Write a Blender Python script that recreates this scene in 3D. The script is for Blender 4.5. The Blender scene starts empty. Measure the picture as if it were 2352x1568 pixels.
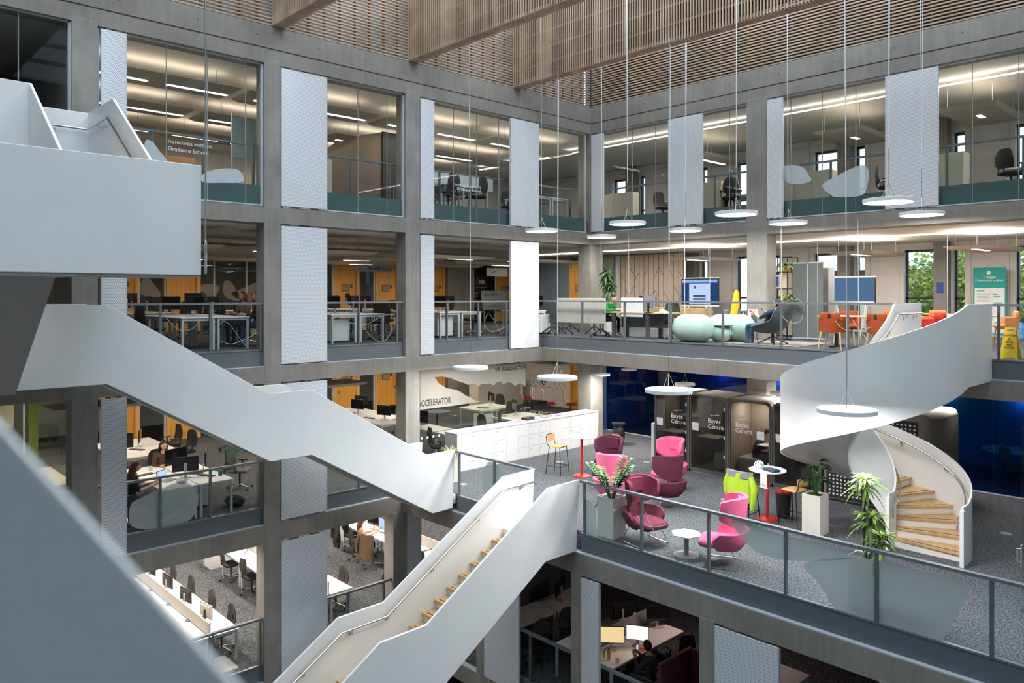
import bpy, math, random
from mathutils import Vector, Matrix
random.seed(7)
PI = math.pi
scn = bpy.context.scene
COL = scn.collection

# ---------------- camera ----------------
CZ = 12.0                      # camera height above the lowest floor
TH = math.radians(46.694)      # camera heading, turned left from +Y
cam_d = bpy.data.cameras.new('camera')
cam = bpy.data.objects.new('camera', cam_d); COL.objects.link(cam)
cam_d.sensor_width = 36.0
cam_d.lens = 1749.3 / 2352 * 36
cam_d.shift_y = -(784 - 675.7) / 2352
cam_d.clip_start = 0.05; cam_d.clip_end = 400
cam_d.dof.use_dof = True
cam_d.dof.focus_distance = 18.0
cam_d.dof.aperture_fstop = 2.6
cam.location = (0, 0, CZ)
cam.rotation_euler = (PI/2, 0, TH)
scn.camera = cam

# ---------------- sky, daylight, exposure ----------------
w = bpy.data.worlds.new('world'); scn.world = w; w.use_nodes = True
wn = w.node_tree.nodes; wn.clear()
wo = wn.new('ShaderNodeOutputWorld'); wb = wn.new('ShaderNodeBackground')
wb.inputs[0].default_value = (0.76, 0.89, 1.0, 1); wb.inputs[1].default_value = 1.9
w.node_tree.links.new(wb.outputs[0], wo.inputs[0])
scn.view_settings.view_transform = 'Standard'
scn.view_settings.look = 'None'
scn.view_settings.exposure = 0.0
scn.view_settings.gamma = 1.0
scn.view_settings.use_curve_mapping = False
scn.cycles.max_bounces = 7
scn.cycles.diffuse_bounces = 4
scn.cycles.glossy_bounces = 3
scn.cycles.transmission_bounces = 4
scn.cycles.transparent_max_bounces = 24
scn.cycles.sample_clamp_indirect = 6.0
scn.cycles.caustics_reflective = False
scn.cycles.caustics_refractive = False

def area(name, loc, sx, sy, power, color=(1, 1, 1), rot=(0, 0, 0), parent=None, spread=PI):
    l = bpy.data.lights.new(name, 'AREA'); l.shape = 'RECTANGLE'
    l.size = sx; l.size_y = sy; l.energy = power; l.color = color; l.spread = spread
    o = bpy.data.objects.new(name, l); COL.objects.link(o)
    o.location = loc; o.rotation_euler = rot
    if parent: o.parent = parent
    return o
# overcast daylight falling through the glazed roof over the atrium
area('daylight', (-6.8, 7.6, 24.0), 17.4, 20.8, 3300, (0.72, 0.87, 1.0))

# ---------------- helpers ----------------
cT, sT = math.cos(TH), math.sin(TH)
def ray(u, v):
    a = (u - 1176) / 1749.3
    return Vector((a*cT - sT, a*sT + cT, -(v - 675.7) / 1749.3))
def atz(u, v, z):
    r = ray(u, v); t = (z - CZ) / r.z; return Vector((r.x*t, r.y*t, z))
def atx(u, v, x):
    r = ray(u, v); t = x / r.x; return Vector((x, r.y*t, CZ + r.z*t))
def aty(u, v, y):
    r = ray(u, v); t = y / r.y; return Vector((r.x*t, y, CZ + r.z*t))

class MB:
    def __init__(s): s.v = []; s.f = []; s.m = []
    def add(s, vs, fs, m=0):
        n = len(s.v); s.v += [tuple(p) for p in vs]
        s.f += [tuple(i+n for i in f) for f in fs]; s.m += [m]*len(fs); return s
    def box(s, x0, x1, y0, y1, z0, z1, m=0):
        if x0 > x1: x0, x1 = x1, x0
        if y0 > y1: y0, y1 = y1, y0
        if z0 > z1: z0, z1 = z1, z0
        return s.add([(x0,y0,z0),(x1,y0,z0),(x1,y1,z0),(x0,y1,z0),(x0,y0,z1),(x1,y0,z1),(x1,y1,z1),(x0,y1,z1)],
              [(0,3,2,1),(4,5,6,7),(0,1,5,4),(1,2,6,5),(2,3,7,6),(3,0,4,7)], m)
    def bar(s, a, b, w, h, m=0, up=(0,0,1)):
        a = Vector(a); b = Vector(b); d = (b-a).normalized(); u = Vector(up)
        if abs(d.dot(u)) > .98: u = Vector((1,0,0))
        r = d.cross(u).normalized(); u = r.cross(d).normalized()
        c = [(-1,-1),(1,-1),(1,1),(-1,1)]
        vs = [p + r*(i*w/2) + u*(j*h/2) for p in (a,b) for i,j in c]
        return s.add(vs, [(3,2,1,0),(4,5,6,7),(0,1,5,4),(1,2,6,5),(2,3,7,6),(3,0,4,7)], m)
    def prism(s, poly, ax, c0, c1, m=0):
        """extrude a 2D polygon; ax='x': poly=(y,z), 'y': (x,z), 'z': (x,y)"""
        if ax == 'x': P = lambda a,b,c: (c,a,b)
        elif ax == 'y': P = lambda a,b,c: (a,c,b)
        else: P = lambda a,b,c: (a,b,c)
        n = len(poly)
        vs = [P(a,b,c0) for a,b in poly] + [P(a,b,c1) for a,b in poly]
        fs = [tuple(range(n))[::-1], tuple(range(n,2*n))] + [(i,(i+1)%n,n+(i+1)%n,n+i) for i in range(n)]
        return s.add(vs, fs, m)
    def tube(s, pts, r, n=8, m=0, closed=False, caps=True):
        pts = [Vector(p) for p in pts]; k = len(pts)
        rr = r if isinstance(r, (list,tuple)) else [r]*k
        vs = []; up = None
        for i,p in enumerate(pts):
            a = pts[i-1] if (i>0 or closed) else p
            b = pts[(i+1)%k] if (i<k-1 or closed) else p
            d = (b-a).normalized()
            if up is None:
                up = Vector((0,0,1)) if abs(d.z) < .9 else Vector((1,0,0))
            x = d.cross(up).normalized(); y = x.cross(d).normalized(); up = y
            vs += [p + x*(rr[i]*math.cos(2*PI*j/n)) + y*(rr[i]*math.sin(2*PI*j/n)) for j in range(n)]
        fs = []
        for i in range(k if closed else k-1):
            for j in range(n):
                a = i*n+j; b = i*n+(j+1)%n; c = ((i+1)%k)*n+(j+1)%n; d = ((i+1)%k)*n+j
                fs.append((a,b,c,d))
        if caps and not closed: fs += [tuple(range(n))[::-1], tuple(range((k-1)*n,k*n))]
        return s.add(vs, fs, m)
    def lathe(s, prof, c=(0,0,0), n=24, m=0, sx=1, sy=1):
        """prof = [(r,z)...] round the z axis"""
        vs = []; k = len(prof)
        for r,z in prof:
            vs += [(c[0]+sx*r*math.cos(2*PI*j/n), c[1]+sy*r*math.sin(2*PI*j/n), c[2]+z) for j in range(n)]
        fs = [(i*n+j, i*n+(j+1)%n, (i+1)*n+(j+1)%n, (i+1)*n+j) for i in range(k-1) for j in range(n)]
        if prof[0][0] > 1e-4: fs.append(tuple(range(n))[::-1])
        if prof[-1][0] > 1e-4: fs.append(tuple(range((k-1)*n,k*n)))
        return s.add(vs, fs, m)
    def cyl(s, c, r, h, n=20, m=0, r2=None):
        return s.lathe([(r,0),(r if r2 is None else r2,h)], c, n, m)
    def ball(s, c, r, n=12, k=8, m=0, rz=0, tilt=None):
        rx,ry,rzz = r if isinstance(r,(tuple,list)) else (r,r,r)
        vs = []
        R = Matrix.Rotation(rz,3,'Z')
        if tilt: R = R @ Matrix.Rotation(tilt,3,'X')
        for i in range(k+1):
            t = PI*i/k
            for j in range(n):
                a = 2*PI*j/n
                vs.append(Vector(c) + R @ Vector((rx*math.sin(t)*math.cos(a), ry*math.sin(t)*math.sin(a), -rzz*math.cos(t))))
        fs = [(i*n+j, i*n+(j+1)%n, (i+1)*n+(j+1)%n, (i+1)*n+j) for i in range(k) for j in range(n)]
        return s.add(vs, fs, m)
    def rbox(s, x0,x1,y0,y1,z0,z1, r=.03, m=0, seg=3):
        """box with rounded vertical edges and softened top/bottom"""
        def ring(ins, z):
            pts = []; rr = max(r-ins*.0, .001)
            for cx,cy,a0 in ((x1-r,y1-r,0),(x0+r,y1-r,PI/2),(x0+r,y0+r,PI),(x1-r,y0+r,1.5*PI)):
                for q in range(seg+1):
                    a = a0 + PI/2*q/seg
                    pts.append((cx+(rr-ins)*math.cos(a), cy+(rr-ins)*math.sin(a), z))
            return pts
        e = min(r*.9, (z1-z0)*.45)
        rings = [(e*.9, z0),(e*.3, z0+e*.3),(0,z0+e),(0,z1-e),(e*.3,z1-e*.3),(e*.9,z1)]
        vs = []; n = 4*(seg+1)
        for ins,z in rings: vs += ring(min(ins, r*.98), z)
        fs = [(i*n+j, i*n+(j+1)%n, (i+1)*n+(j+1)%n, (i+1)*n+j) for i in range(len(rings)-1) for j in range(n)]
        fs += [tuple(range(n))[::-1], tuple(range((len(rings)-1)*n, len(rings)*n))]
        return s.add(vs, fs, m)
    def sheet(s, grid, th, m=0):
        """grid[i][j] of points, thickened along averaged normals into a closed shell"""
        ni, nj = len(grid), len(grid[0]); G = [[Vector(p) for p in r] for r in grid]
        N = []
        for i in range(ni):
            row = []
            for j in range(nj):
                a = G[min(i+1,ni-1)][j]-G[max(i-1,0)][j]; b = G[i][min(j+1,nj-1)]-G[i][max(j-1,0)][:] if False else G[i][min(j+1,nj-1)]-G[i][max(j-1,0)]
                n = a.cross(b); row.append(n.normalized() if n.length > 1e-9 else Vector((0,0,1)))
            N.append(row)
        vs = [G[i][j]+N[i][j]*th/2 for i in range(ni) for j in range(nj)] + [G[i][j]-N[i][j]*th/2 for i in range(ni) for j in range(nj)]
        o = ni*nj; fs = []
        for i in range(ni-1):
            for j in range(nj-1):
                a,b,c,d = i*nj+j,(i+1)*nj+j,(i+1)*nj+j+1,i*nj+j+1
                fs += [(a,b,c,d),(o+d,o+c,o+b,o+a)]
        for i in range(ni-1):
            a,b = i*nj,(i+1)*nj; fs.append((a,o+a,o+b,b))
            a,b = i*nj+nj-1,(i+1)*nj+nj-1; fs.append((a,b,o+b,o+a))
        for j in range(nj-1):
            fs.append((j,j+1,o+j+1,o+j)); a = (ni-1)*nj+j; fs.append((a,o+a,o+a+1,a+1))
        return s.add(vs, fs, m)

def make(name, mb, mats, parent=None, smooth=None, bevel=None, kind=None, loc=None, rot=None):
    me = bpy.data.meshes.new(name)
    me.from_pydata(mb.v, [], mb.f)
    if not isinstance(mats, (list, tuple)): mats = [mats]
    for m in mats: me.materials.append(m)
    if len(mats) > 1: me.polygons.foreach_set('material_index', mb.m)
    if smooth is not None:
        me.polygons.foreach_set('use_smooth', [True]*len(me.polygons))
        me.set_sharp_from_angle(angle=math.radians(smooth))
    me.update()
    o = bpy.data.objects.new(name, me); COL.objects.link(o)
    if parent: o.parent = parent
    if kind: o['kind'] = kind
    if loc is not None: o.location = loc
    if rot is not None: o.rotation_euler = rot
    if bevel:
        b = o.modifiers.new('bevel', 'BEVEL'); b.width = bevel; b.segments = 2; b.limit_method = 'ANGLE'
    return o
def struct(name, mb, mats, **k): return make(name, mb, mats, kind='structure', **k)
def tag(o, label, cat, group=None, kind=None):
    o['label'] = label; o['category'] = cat
    if group: o['group'] = group
    if kind: o['kind'] = kind
    return o
def thing(name, label, cat, loc=(0,0,0), rz=0, group=None):
    o = bpy.data.objects.new(name, None); COL.objects.link(o); o.empty_display_size = .1
    o.location = loc; o.rotation_euler = (0,0,rz)
    return tag(o, label, cat, group)
KIDS = {}
def kids(o):
    if o.name not in KIDS: KIDS[o.name] = [c for c in bpy.data.objects if c.parent == o]
    return KIDS[o.name]
def dup(root, label, loc, rz=0, group=None):
    r = root.copy(); COL.objects.link(r); r.location = loc; r.rotation_euler = (0,0,rz); r['label'] = label
    if group: r['group'] = group
    for ch in kids(root):
        c = ch.copy(); COL.objects.link(c); c.parent = r
        for g in kids(ch):
            d = g.copy(); COL.objects.link(d); d.parent = c
    return r
PROTO = {}
def place(key, maker, label, loc, rz=0, group=None, cat=None):
    """first call builds the thing, later calls copy it with its parts"""
    if key not in PROTO:
        r = maker(); PROTO[key] = r
        r.location = loc; r.rotation_euler = (0,0,rz); r['label'] = label
        if group: r['group'] = group
        return r
    return dup(PROTO[key], label, loc, rz, group)

def text(name, s, size, mat, loc, rot, parent=None, ext=.001, align='LEFT', bold=False, sx=1.0, space=1.0):
    c = bpy.data.curves.new(name, 'FONT'); c.body = s; c.size = size; c.extrude = ext
    c.align_x = align; c.align_y = 'CENTER'; c.space_character = space
    if bold: c.offset = size*.012
    c.resolution_u = 3
    c.materials.append(mat)
    o = bpy.data.objects.new(name, c); COL.objects.link(o)
    dg = bpy.context.evaluated_depsgraph_get(); me = bpy.data.meshes.new_from_object(o.evaluated_get(dg))
    bpy.data.objects.remove(o); o = bpy.data.objects.new(name, me); COL.objects.link(o)
    o.location = loc; o.rotation_euler = rot; o.scale = (sx, 1, 1)
    if parent: o.parent = parent
    return o

# ---------------- materials ----------------
def newmat(name):
    m = bpy.data.materials.new(name); m.use_nodes = True
    nt = m.node_tree; nt.nodes.clear()
    out = nt.nodes.new('ShaderNodeOutputMaterial')
    return m, nt, out
def N(nt, t, **k):
    n = nt.nodes.new(t)
    for a,b in k.items():
        if a.startswith('i_'): n.inputs[int(a[2:]) if a[2:].isdigit() else a[2:]].default_value = b
        else: setattr(n, a, b)
    return n
def mat(name, col, rough=.5, metal=0, var=.06, scale=6, bump=0, bscale=60, spec=.5, stretch=(1,1,1), coat=0, sheen=0):
    m, nt, out = newmat(name); L = nt.links.new
    p = N(nt, 'ShaderNodeBsdfPrincipled')
    p.inputs['Roughness'].default_value = rough; p.inputs['Metallic'].default_value = metal
    p.inputs['Specular IOR Level'].default_value = spec
    if coat: p.inputs['Coat Weight'].default_value = coat
    if sheen: p.inputs['Sheen Weight'].default_value = sheen
    tc = N(nt, 'ShaderNodeTexCoord'); mp = N(nt, 'ShaderNodeMapping'); mp.inputs['Scale'].default_value = stretch
    L(tc.outputs['Object'], mp.inputs['Vector'])
    no = N(nt, 'ShaderNodeTexNoise'); no.inputs['Scale'].default_value = scale; no.inputs['Detail'].default_value = 3
    L(mp.outputs[0], no.inputs['Vector'])
    r = N(nt, 'ShaderNodeValToRGB')
    c = Vector(col[:3])
    r.color_ramp.elements[0].position = .3; r.color_ramp.elements[1].position = .7
    r.color_ramp.elements[0].color = (*(c*(1-var)), 1); r.color_ramp.elements[1].color = (*[min(1,x) for x in c*(1+var)], 1)
    L(no.outputs['Fac'], r.inputs[0]); L(r.outputs[0], p.inputs['Base Color'])
    if bump:
        n2 = N(nt, 'ShaderNodeTexNoise'); n2.inputs['Scale'].default_value = bscale; n2.inputs['Detail'].default_value = 2
        L(mp.outputs[0], n2.inputs['Vector'])
        b = N(nt, 'ShaderNodeBump'); b.inputs['Strength'].default_value = bump; b.inputs['Distance'].default_value = .01
        L(n2.outputs['Fac'], b.inputs['Height']); L(b.outputs[0], p.inputs['Normal'])
    L(p.outputs[0], out.inputs[0]); return m
def emit(name, col, s):
    m, nt, out = newmat(name); e = N(nt, 'ShaderNodeEmission')
    e.inputs[0].default_value = (*col, 1); e.inputs[1].default_value = s
    nt.links.new(e.outputs[0], out.inputs[0]); return m
def glass(name, tint=(.93,.97,.95), refl=1.0, rough=0.0, frost=0.0, fcol=(.8,.85,.83)):
    m, nt, out = newmat(name); L = nt.links.new
    t = N(nt, 'ShaderNodeBsdfTransparent'); t.inputs[0].default_value = (*tint, 1)
    g = N(nt, 'ShaderNodeBsdfGlossy'); g.inputs['Roughness'].default_value = rough; g.inputs[0].default_value = (.9,.95,1,1)
    fr = N(nt, 'ShaderNodeFresnel'); fr.inputs['IOR'].default_value = 1.45
    ge = N(nt, 'ShaderNodeNewGeometry')
    ms = N(nt, 'ShaderNodeMath', operation='MULTIPLY_ADD'); ms.inputs[1].default_value = -refl; ms.inputs[2].default_value = refl
    L(ge.outputs['Backfacing'], ms.inputs[0])
    mu = N(nt, 'ShaderNodeMath', operation='MULTIPLY'); L(ms.outputs[0], mu.inputs[1])
    L(fr.outputs[0], mu.inputs[0])
    mx = N(nt, 'ShaderNodeMixShader'); L(mu.outputs[0], mx.inputs[0]); L(t.outputs[0], mx.inputs[1]); L(g.outputs[0], mx.inputs[2])
    last = mx
    if frost:
        d = N(nt, 'ShaderNodeBsdfDiffuse'); d.inputs[0].default_value = (*fcol, 1)
        m2 = N(nt, 'ShaderNodeMixShader'); m2.inputs[0].default_value = frost
        L(mx.outputs[0], m2.inputs[1]); L(d.outputs[0], m2.inputs[2]); last = m2
    L(last.outputs[0], out.inputs[0]); return m

def concrete(name, col, dark=.8):
    m, nt, out = newmat(name); L = nt.links.new
    p = N(nt, 'ShaderNodeBsdfPrincipled'); p.inputs['Roughness'].default_value = .75
    tc = N(nt, 'ShaderNodeTexCoord')
    n1 = N(nt, 'ShaderNodeTexNoise'); n1.inputs['Scale'].default_value = 1.1; n1.inputs['Detail'].default_value = 6; n1.inputs['Roughness'].default_value = .65
    L(tc.outputs['Object'], n1.inputs['Vector'])
    mp = N(nt, 'ShaderNodeMapping'); mp.inputs['Scale'].default_value = (7,7,.6); L(tc.outputs['Object'], mp.inputs['Vector'])
    n2 = N(nt, 'ShaderNodeTexNoise'); n2.inputs['Scale'].default_value = 1.6; n2.inputs['Detail'].default_value = 4; L(mp.outputs[0], n2.inputs['Vector'])
    n3 = N(nt, 'ShaderNodeTexVoronoi'); n3.inputs['Scale'].default_value = 9; L(tc.outputs['Object'], n3.inputs['Vector'])
    ad = N(nt, 'ShaderNodeMath', operation='MULTIPLY_ADD'); L(n2.outputs['Fac'], ad.inputs[0]); ad.inputs[1].default_value = .45
    L(n1.outputs['Fac'], ad.inputs[2])
    r = N(nt, 'ShaderNodeValToRGB'); c = Vector(col)
    e = r.color_ramp.elements; e[0].position = .52; e[0].color = (*(c*dark), 1); e[1].position = .95; e[1].color = (*(c*1.18), 1)
    L(ad.outputs[0], r.inputs[0])
    lt = N(nt, 'ShaderNodeMath', operation='LESS_THAN'); lt.inputs[1].default_value = .045; L(n3.outputs['Distance'], lt.inputs[0])
    mx = N(nt, 'ShaderNodeMix', data_type='RGBA'); L(lt.outputs[0], mx.inputs[0]); L(r.outputs[0], mx.inputs[6]); mx.inputs[7].default_value = (*(c*.55), 1)
    L(mx.outputs[2], p.inputs['Base Color'])
    b = N(nt, 'ShaderNodeBump'); b.inputs['Strength'].default_value = .25; b.inputs['Distance'].default_value = .01
    L(n1.outputs['Fac'], b.inputs['Height']); L(b.outputs[0], p.inputs['Normal'])
    L(p.outputs[0], out.inputs[0]); return m

def carpet(name, a, b, scale=32):
    m, nt, out = newmat(name); L = nt.links.new
    p = N(nt, 'ShaderNodeBsdfPrincipled'); p.inputs['Roughness'].default_value = .95; p.inputs['Specular IOR Level'].default_value = .1
    tc = N(nt, 'ShaderNodeTexCoord')
    n1 = N(nt, 'ShaderNodeTexNoise'); n1.inputs['Scale'].default_value = scale; n1.inputs['Detail'].default_value = 3; n1.inputs['Roughness'].default_value = .8
    L(tc.outputs['Object'], n1.inputs['Vector'])
    r = N(nt, 'ShaderNodeValToRGB'); e = r.color_ramp.elements
    e[0].position = .38; e[0].color = (*a, 1); e[1].position = .64; e[1].color = (*b, 1)
    L(n1.outputs['Fac'], r.inputs[0]); L(r.outputs[0], p.inputs['Base Color'])
    bp = N(nt, 'ShaderNodeBump'); bp.inputs['Strength'].default_value = .4; bp.inputs['Distance'].default_value = .01
    L(n1.outputs['Fac'], bp.inputs['Height']); L(bp.outputs[0], p.inputs['Normal'])
    L(p.outputs[0], out.inputs[0]); return m

def wood(name, a, b, rough=.45, grain=(14,14,.7), scale=2.0):
    m, nt, out = newmat(name); L = nt.links.new
    p = N(nt, 'ShaderNodeBsdfPrincipled'); p.inputs['Roughness'].default_value = rough
    tc = N(nt, 'ShaderNodeTexCoord'); mp = N(nt, 'ShaderNodeMapping'); mp.inputs['Scale'].default_value = grain
    L(tc.outputs['Object'], mp.inputs['Vector'])
    n1 = N(nt, 'ShaderNodeTexNoise'); n1.inputs['Scale'].default_value = scale; n1.inputs['Detail'].default_value = 5; n1.inputs['Distortion'].default_value = .4
    L(mp.outputs[0], n1.inputs['Vector'])
    r = N(nt, 'ShaderNodeValToRGB'); e = r.color_ramp.elements
    e[0].position = .35; e[0].color = (*a, 1); e[1].position = .65; e[1].color = (*b, 1)
    L(n1.outputs['Fac'], r.inputs[0]); L(r.outputs[0], p.inputs['Base Color'])
    L(p.outputs[0], out.inputs[0]); return m

def perforated(name, col, hole, pitch=.034, rad=.27):
    m, nt, out = newmat(name); L = nt.links.new
    p = N(nt, 'ShaderNodeBsdfPrincipled'); p.inputs['Roughness'].default_value = .5
    tc = N(nt, 'ShaderNodeTexCoord'); sp = N(nt, 'ShaderNodeSeparateXYZ'); L(tc.outputs['Object'], sp.inputs[0])
    def M(op, a, b=None):
        n = N(nt, 'ShaderNodeMath', operation=op)
        for i,x in enumerate((a,b)):
            if x is None: continue
            if isinstance(x,(int,float)): n.inputs[i].default_value = x
            else: L(x, n.inputs[i])
        return n.outputs[0]
    u = M('DIVIDE', M('ADD', sp.outputs[0], sp.outputs[1]), pitch); v = M('DIVIDE', sp.outputs[2], pitch*.87)
    row = M('FLOOR', v); off = M('MULTIPLY', M('MODULO', M('ABSOLUTE', row), 2.0), .5)
    fu = M('SUBTRACT', M('FRACT', M('ADD', u, off)), .5); fv = M('SUBTRACT', M('FRACT', v), .5)
    d = M('SQRT', M('ADD', M('MULTIPLY', fu, fu), M('MULTIPLY', fv, fv)))
    h = M('LESS_THAN', d, rad)
    mx = N(nt, 'ShaderNodeMix', data_type='RGBA'); L(h, mx.inputs[0]); mx.inputs[6].default_value = (*col,1); mx.inputs[7].default_value = (*hole,1)
    L(mx.outputs[2], p.inputs['Base Color']); L(p.outputs[0], out.inputs[0]); return m

M = dict(
 conc=concrete('concrete', (.262,.24,.21)),
 concw=concrete('concrete_column', (.28,.262,.238), .75),
 soffit=mat('slab_underside', (.66,.63,.58), .8, var=.05, scale=2),
 carpet=carpet('carpet_grey', (.026,.029,.033), (.20,.208,.222)),
 carpetd=carpet('carpet_dark', (.03,.032,.035), (.14,.14,.14)),
 spandrel=mat('spandrel_grey_steel', (.125,.142,.158), .45, var=.04),
 pale_trim=mat('sill_metal', (.50,.55,.60), .35, var=.03),
 rail=mat('rail_steel', (.19,.215,.235), .35, metal=.3, var=.03),
 post=mat('post_steel', (.15,.165,.175), .4, metal=.3, var=.03),
 white=mat('white_plaster', (.72,.72,.71), .5, var=.015, scale=2),
 stair=mat('white_painted_steel', (.83,.84,.84), .38, var=.02, scale=1.5, bump=.04, bscale=220),
 stairin=mat('warm_white_paint', (.86,.82,.76), .45, var=.02, scale=1.5),
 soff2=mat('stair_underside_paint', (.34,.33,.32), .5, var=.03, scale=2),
 steel=mat('brushed_steel', (.62,.61,.59), .25, metal=1.0, var=.05, scale=30),
 chrome=mat('chrome', (.75,.75,.76), .15, metal=1.0, var=.03),
 panel=perforated('perforated_white_metal', (.80,.82,.86), (.30,.31,.34)),
 panelw=mat('white_panel', (.86,.86,.84), .5, var=.02),
 paneledge=mat('panel_edge_metal', (.62,.65,.68), .4, var=.03),
 slat=wood('slat_timber', (.36,.24,.16), (.52,.37,.26), .6, (2,2,2), .8),
 slat2=wood('slat_timber_dark', (.20,.10,.05), (.33,.18,.10), .6, (3,3,3), 1.6),
 oak=wood('oak_stair', (.50,.29,.12), (.68,.44,.21), .4, (2,12,12), 1.5),
 door=wood('oak_door', (.72,.33,.055), (.86,.44,.085), .4, (16,16,.8), 1.5),
 doorf=wood('oak_frame', (.78,.40,.09), (.88,.48,.13), .4, (16,16,.8), 1.5),
 nosing=mat('dark_nosing', (.03,.03,.03), .7),
 glass=glass('facade_glass', (.955,.975,.965), .45),
 glassr=glass('balustrade_glass', (.955,.972,.968), .35),
 frost=glass('frosted_glass', (.8,.86,.85), .7, .1, .42, (.66,.70,.70)),
 glassg=glass('partition_glass', (.94,.965,.955), .6),
 green=mat('teal_backpainted_glass', (.055,.105,.102), .25, var=.06, scale=1.5),
 black=mat('black_plastic', (.018,.018,.02), .45, var=.2),
 blackf=mat('black_fabric', (.022,.022,.024), .9, var=.25, scale=30),
 mesh=mat('chair_mesh_back', (.035,.032,.03), .8, var=.2, scale=60),
 desk=mat('white_desktop', (.86,.85,.83), .45, var=.015),
 deskleg=mat('grey_leg', (.52,.56,.58), .4, var=.03),
 greydark=mat('dark_grey_paint', (.09,.095,.10), .5, var=.05),
 greymid=mat('mid_grey_paint', (.28,.285,.29), .5, var=.05),
 beige=mat('beige_cabinet', (.66,.60,.47), .5, var=.03, scale=2),
 wallw=mat('warm_wall', (.74,.69,.63), .7, var=.02, scale=2),
 wallg=mat('grey_wall', (.54,.53,.50), .7, var=.03, scale=2),
 navy=mat('navy', (.02,.035,.09), .5),
)
# ================= building structure =================
F = {4: 14.38, 3: 10.76, 2: 7.19, 1: 3.64, 0: 0.10}     # finished floor levels
ST = {4: 13.98, 3: 10.36, 2: 6.79, 1: 3.24}             # slab tops
SB = {4: 13.61, 3: 9.99, 2: 6.37, 1: 2.85}              # slab undersides
XA, YB, YC, YD = -16.3, 18.9, 16.62, 11.48
XW, YW, Y0, XE = -25.95, 25.6, -6.0, 2.0                # back walls, ends of the building
EDGE = {4: YB, 3: YC, 2: YD, 1: YD}
for lv in (4, 3, 2, 1):
    e = EDGE[lv]
    b = MB().box(-30, XA, Y0, YW+.4, SB[lv], ST[lv]); b.box(XA, XE, e, YW+.4, SB[lv], ST[lv])
    struct('slab', b, M['conc'])
    c = MB(); q = .16
    c.box(-30, XA-q, Y0, YW+.3, ST[lv]+.002, F[lv]); c.box(XA-q, XE, e+q, YW+.3, ST[lv]+.002, F[lv])
    struct('floor', c, M['carpet'] if lv != 1 else M['carpet'])
    # plaster underside between the edge beams
    c = MB().box(-29.9, XA-.45, Y0+.1, YW+.2, SB[lv]-.012, SB[lv]-.002); c.box(XA-.45, XE-.1, e+.45, YW+.2, SB[lv]-.012, SB[lv]-.002)
    struct('ceiling', c, M['soffit'])
struct('floor', MB().box(-30, 12, -12, YW+.4, -.3, F[0]), mat('ground_floor_screed', (.12,.14,.135), .35, var=.1))
# pale strip on each slab edge: reflected light on the concrete put into colour
for lv in (3, 2, 1):
    e = EDGE[lv]
    b = MB().box(XA-.15, XA-.01, Y0, e, ST[lv]+.003, ST[lv]+.02); b.box(XA-.01, XE, e+.01, e+.15, ST[lv]+.003, ST[lv]+.02)
    struct('pale_trim', b, M['pale_trim'])
# top beam with groove, and wall above for the timber lattice
b = MB()
b.box(XA-.5, XA, Y0, YB, 17.22, 17.54); b.box(XA-.5, XA-.03, Y0, YB, 17.54, 17.57); b.box(XA-.5, XA, Y0, YB, 17.57, 18.07)
b.box(XA-.5, XE, YB, YB+.5, 17.22, 17.54); b.box(XA-.5, XE, YB+.03, YB+.5, 17.54, 17.57); b.box(XA-.5, XE, YB, YB+.5, 17.57, 18.07)
struct('beam', b, M['conc'])
b = MB().box(-30, XA-.5, Y0, YW+.4, 17.32, 17.8); b.box(XA-.5, XE, YB+.5, YW+.4, 17.32, 17.8)
struct('slab', b, M['soffit'])
# tie-bolt holes and joints in the top beam
b = MB()
for k in range(14):
    y = -1 + k*1.42 + (.12 if k % 2 else 0)
    b.box(XA-.002, XA+.003, y-.018, y+.018, 17.80, 17.836)
for k in range(10):
    x = -15.6 + k*1.45
    b.box(x-.018, x+.018, YB-.003, YB+.002, 17.80, 17.836)
for y in (3.2, 16.6): b.box(XA-.002, XA+.003, y-.006, y+.006, 17.57, 18.07)
struct('trim_1', b, M['greydark'])

# ---- columns ----
def colm(x0, x1, y0, y1, z0, z1):
    o = struct('column', MB().box(x0, x1, y0, y1, z0, z1), M['concw'], bevel=.012); return o
LV = {4: (13.62, 17.3), 3: (10.0, 13.63), 2: (6.38, 10.0), 1: (2.9, 6.4), 0: (0.1, 2.9)}
for lv, (z0, z1) in LV.items():
    for y0, y1 in ((.1,.5), (3.84, 4.3), (7.7, 8.1), (11.56, 12.02)):
        if lv <= 1 and y0 > 11: y0, y1 = 11.18, 11.60
        colm(XA-.42, XA+.004, y0, y1, z0, z1)
    if lv >= 2: colm(-16.86, XA+.004, YB-.004, 19.5, z0, z1)
    if lv >= 2:
        for x0, x1 in ((-10.72, -10.14),):
            colm(x0, x1, YB-.004, 19.44, z0, z1)
    if lv <= 1:
        for x0, x1 in ((-13.39, -13.12), (-10.44, -10.16), (-7.43, -7.12), (-4.4, -4.1), (-1.4, -1.1)):
            colm(x0, x1, YD-.004, YD+.35, z0, z1)
for x0, x1 in ((-19.9,-19.5), (-16.95,-16.55), (-14.0,-13.6), (-11.02,-10.60), (-8.08,-7.70), (-5.05,-4.65), (-2.1,-1.7)):     # piers on the back wall
    for lv in (4, 3): colm(x0, x1, YW-.35, YW+.05, F[lv], LV[lv][1])

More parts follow.
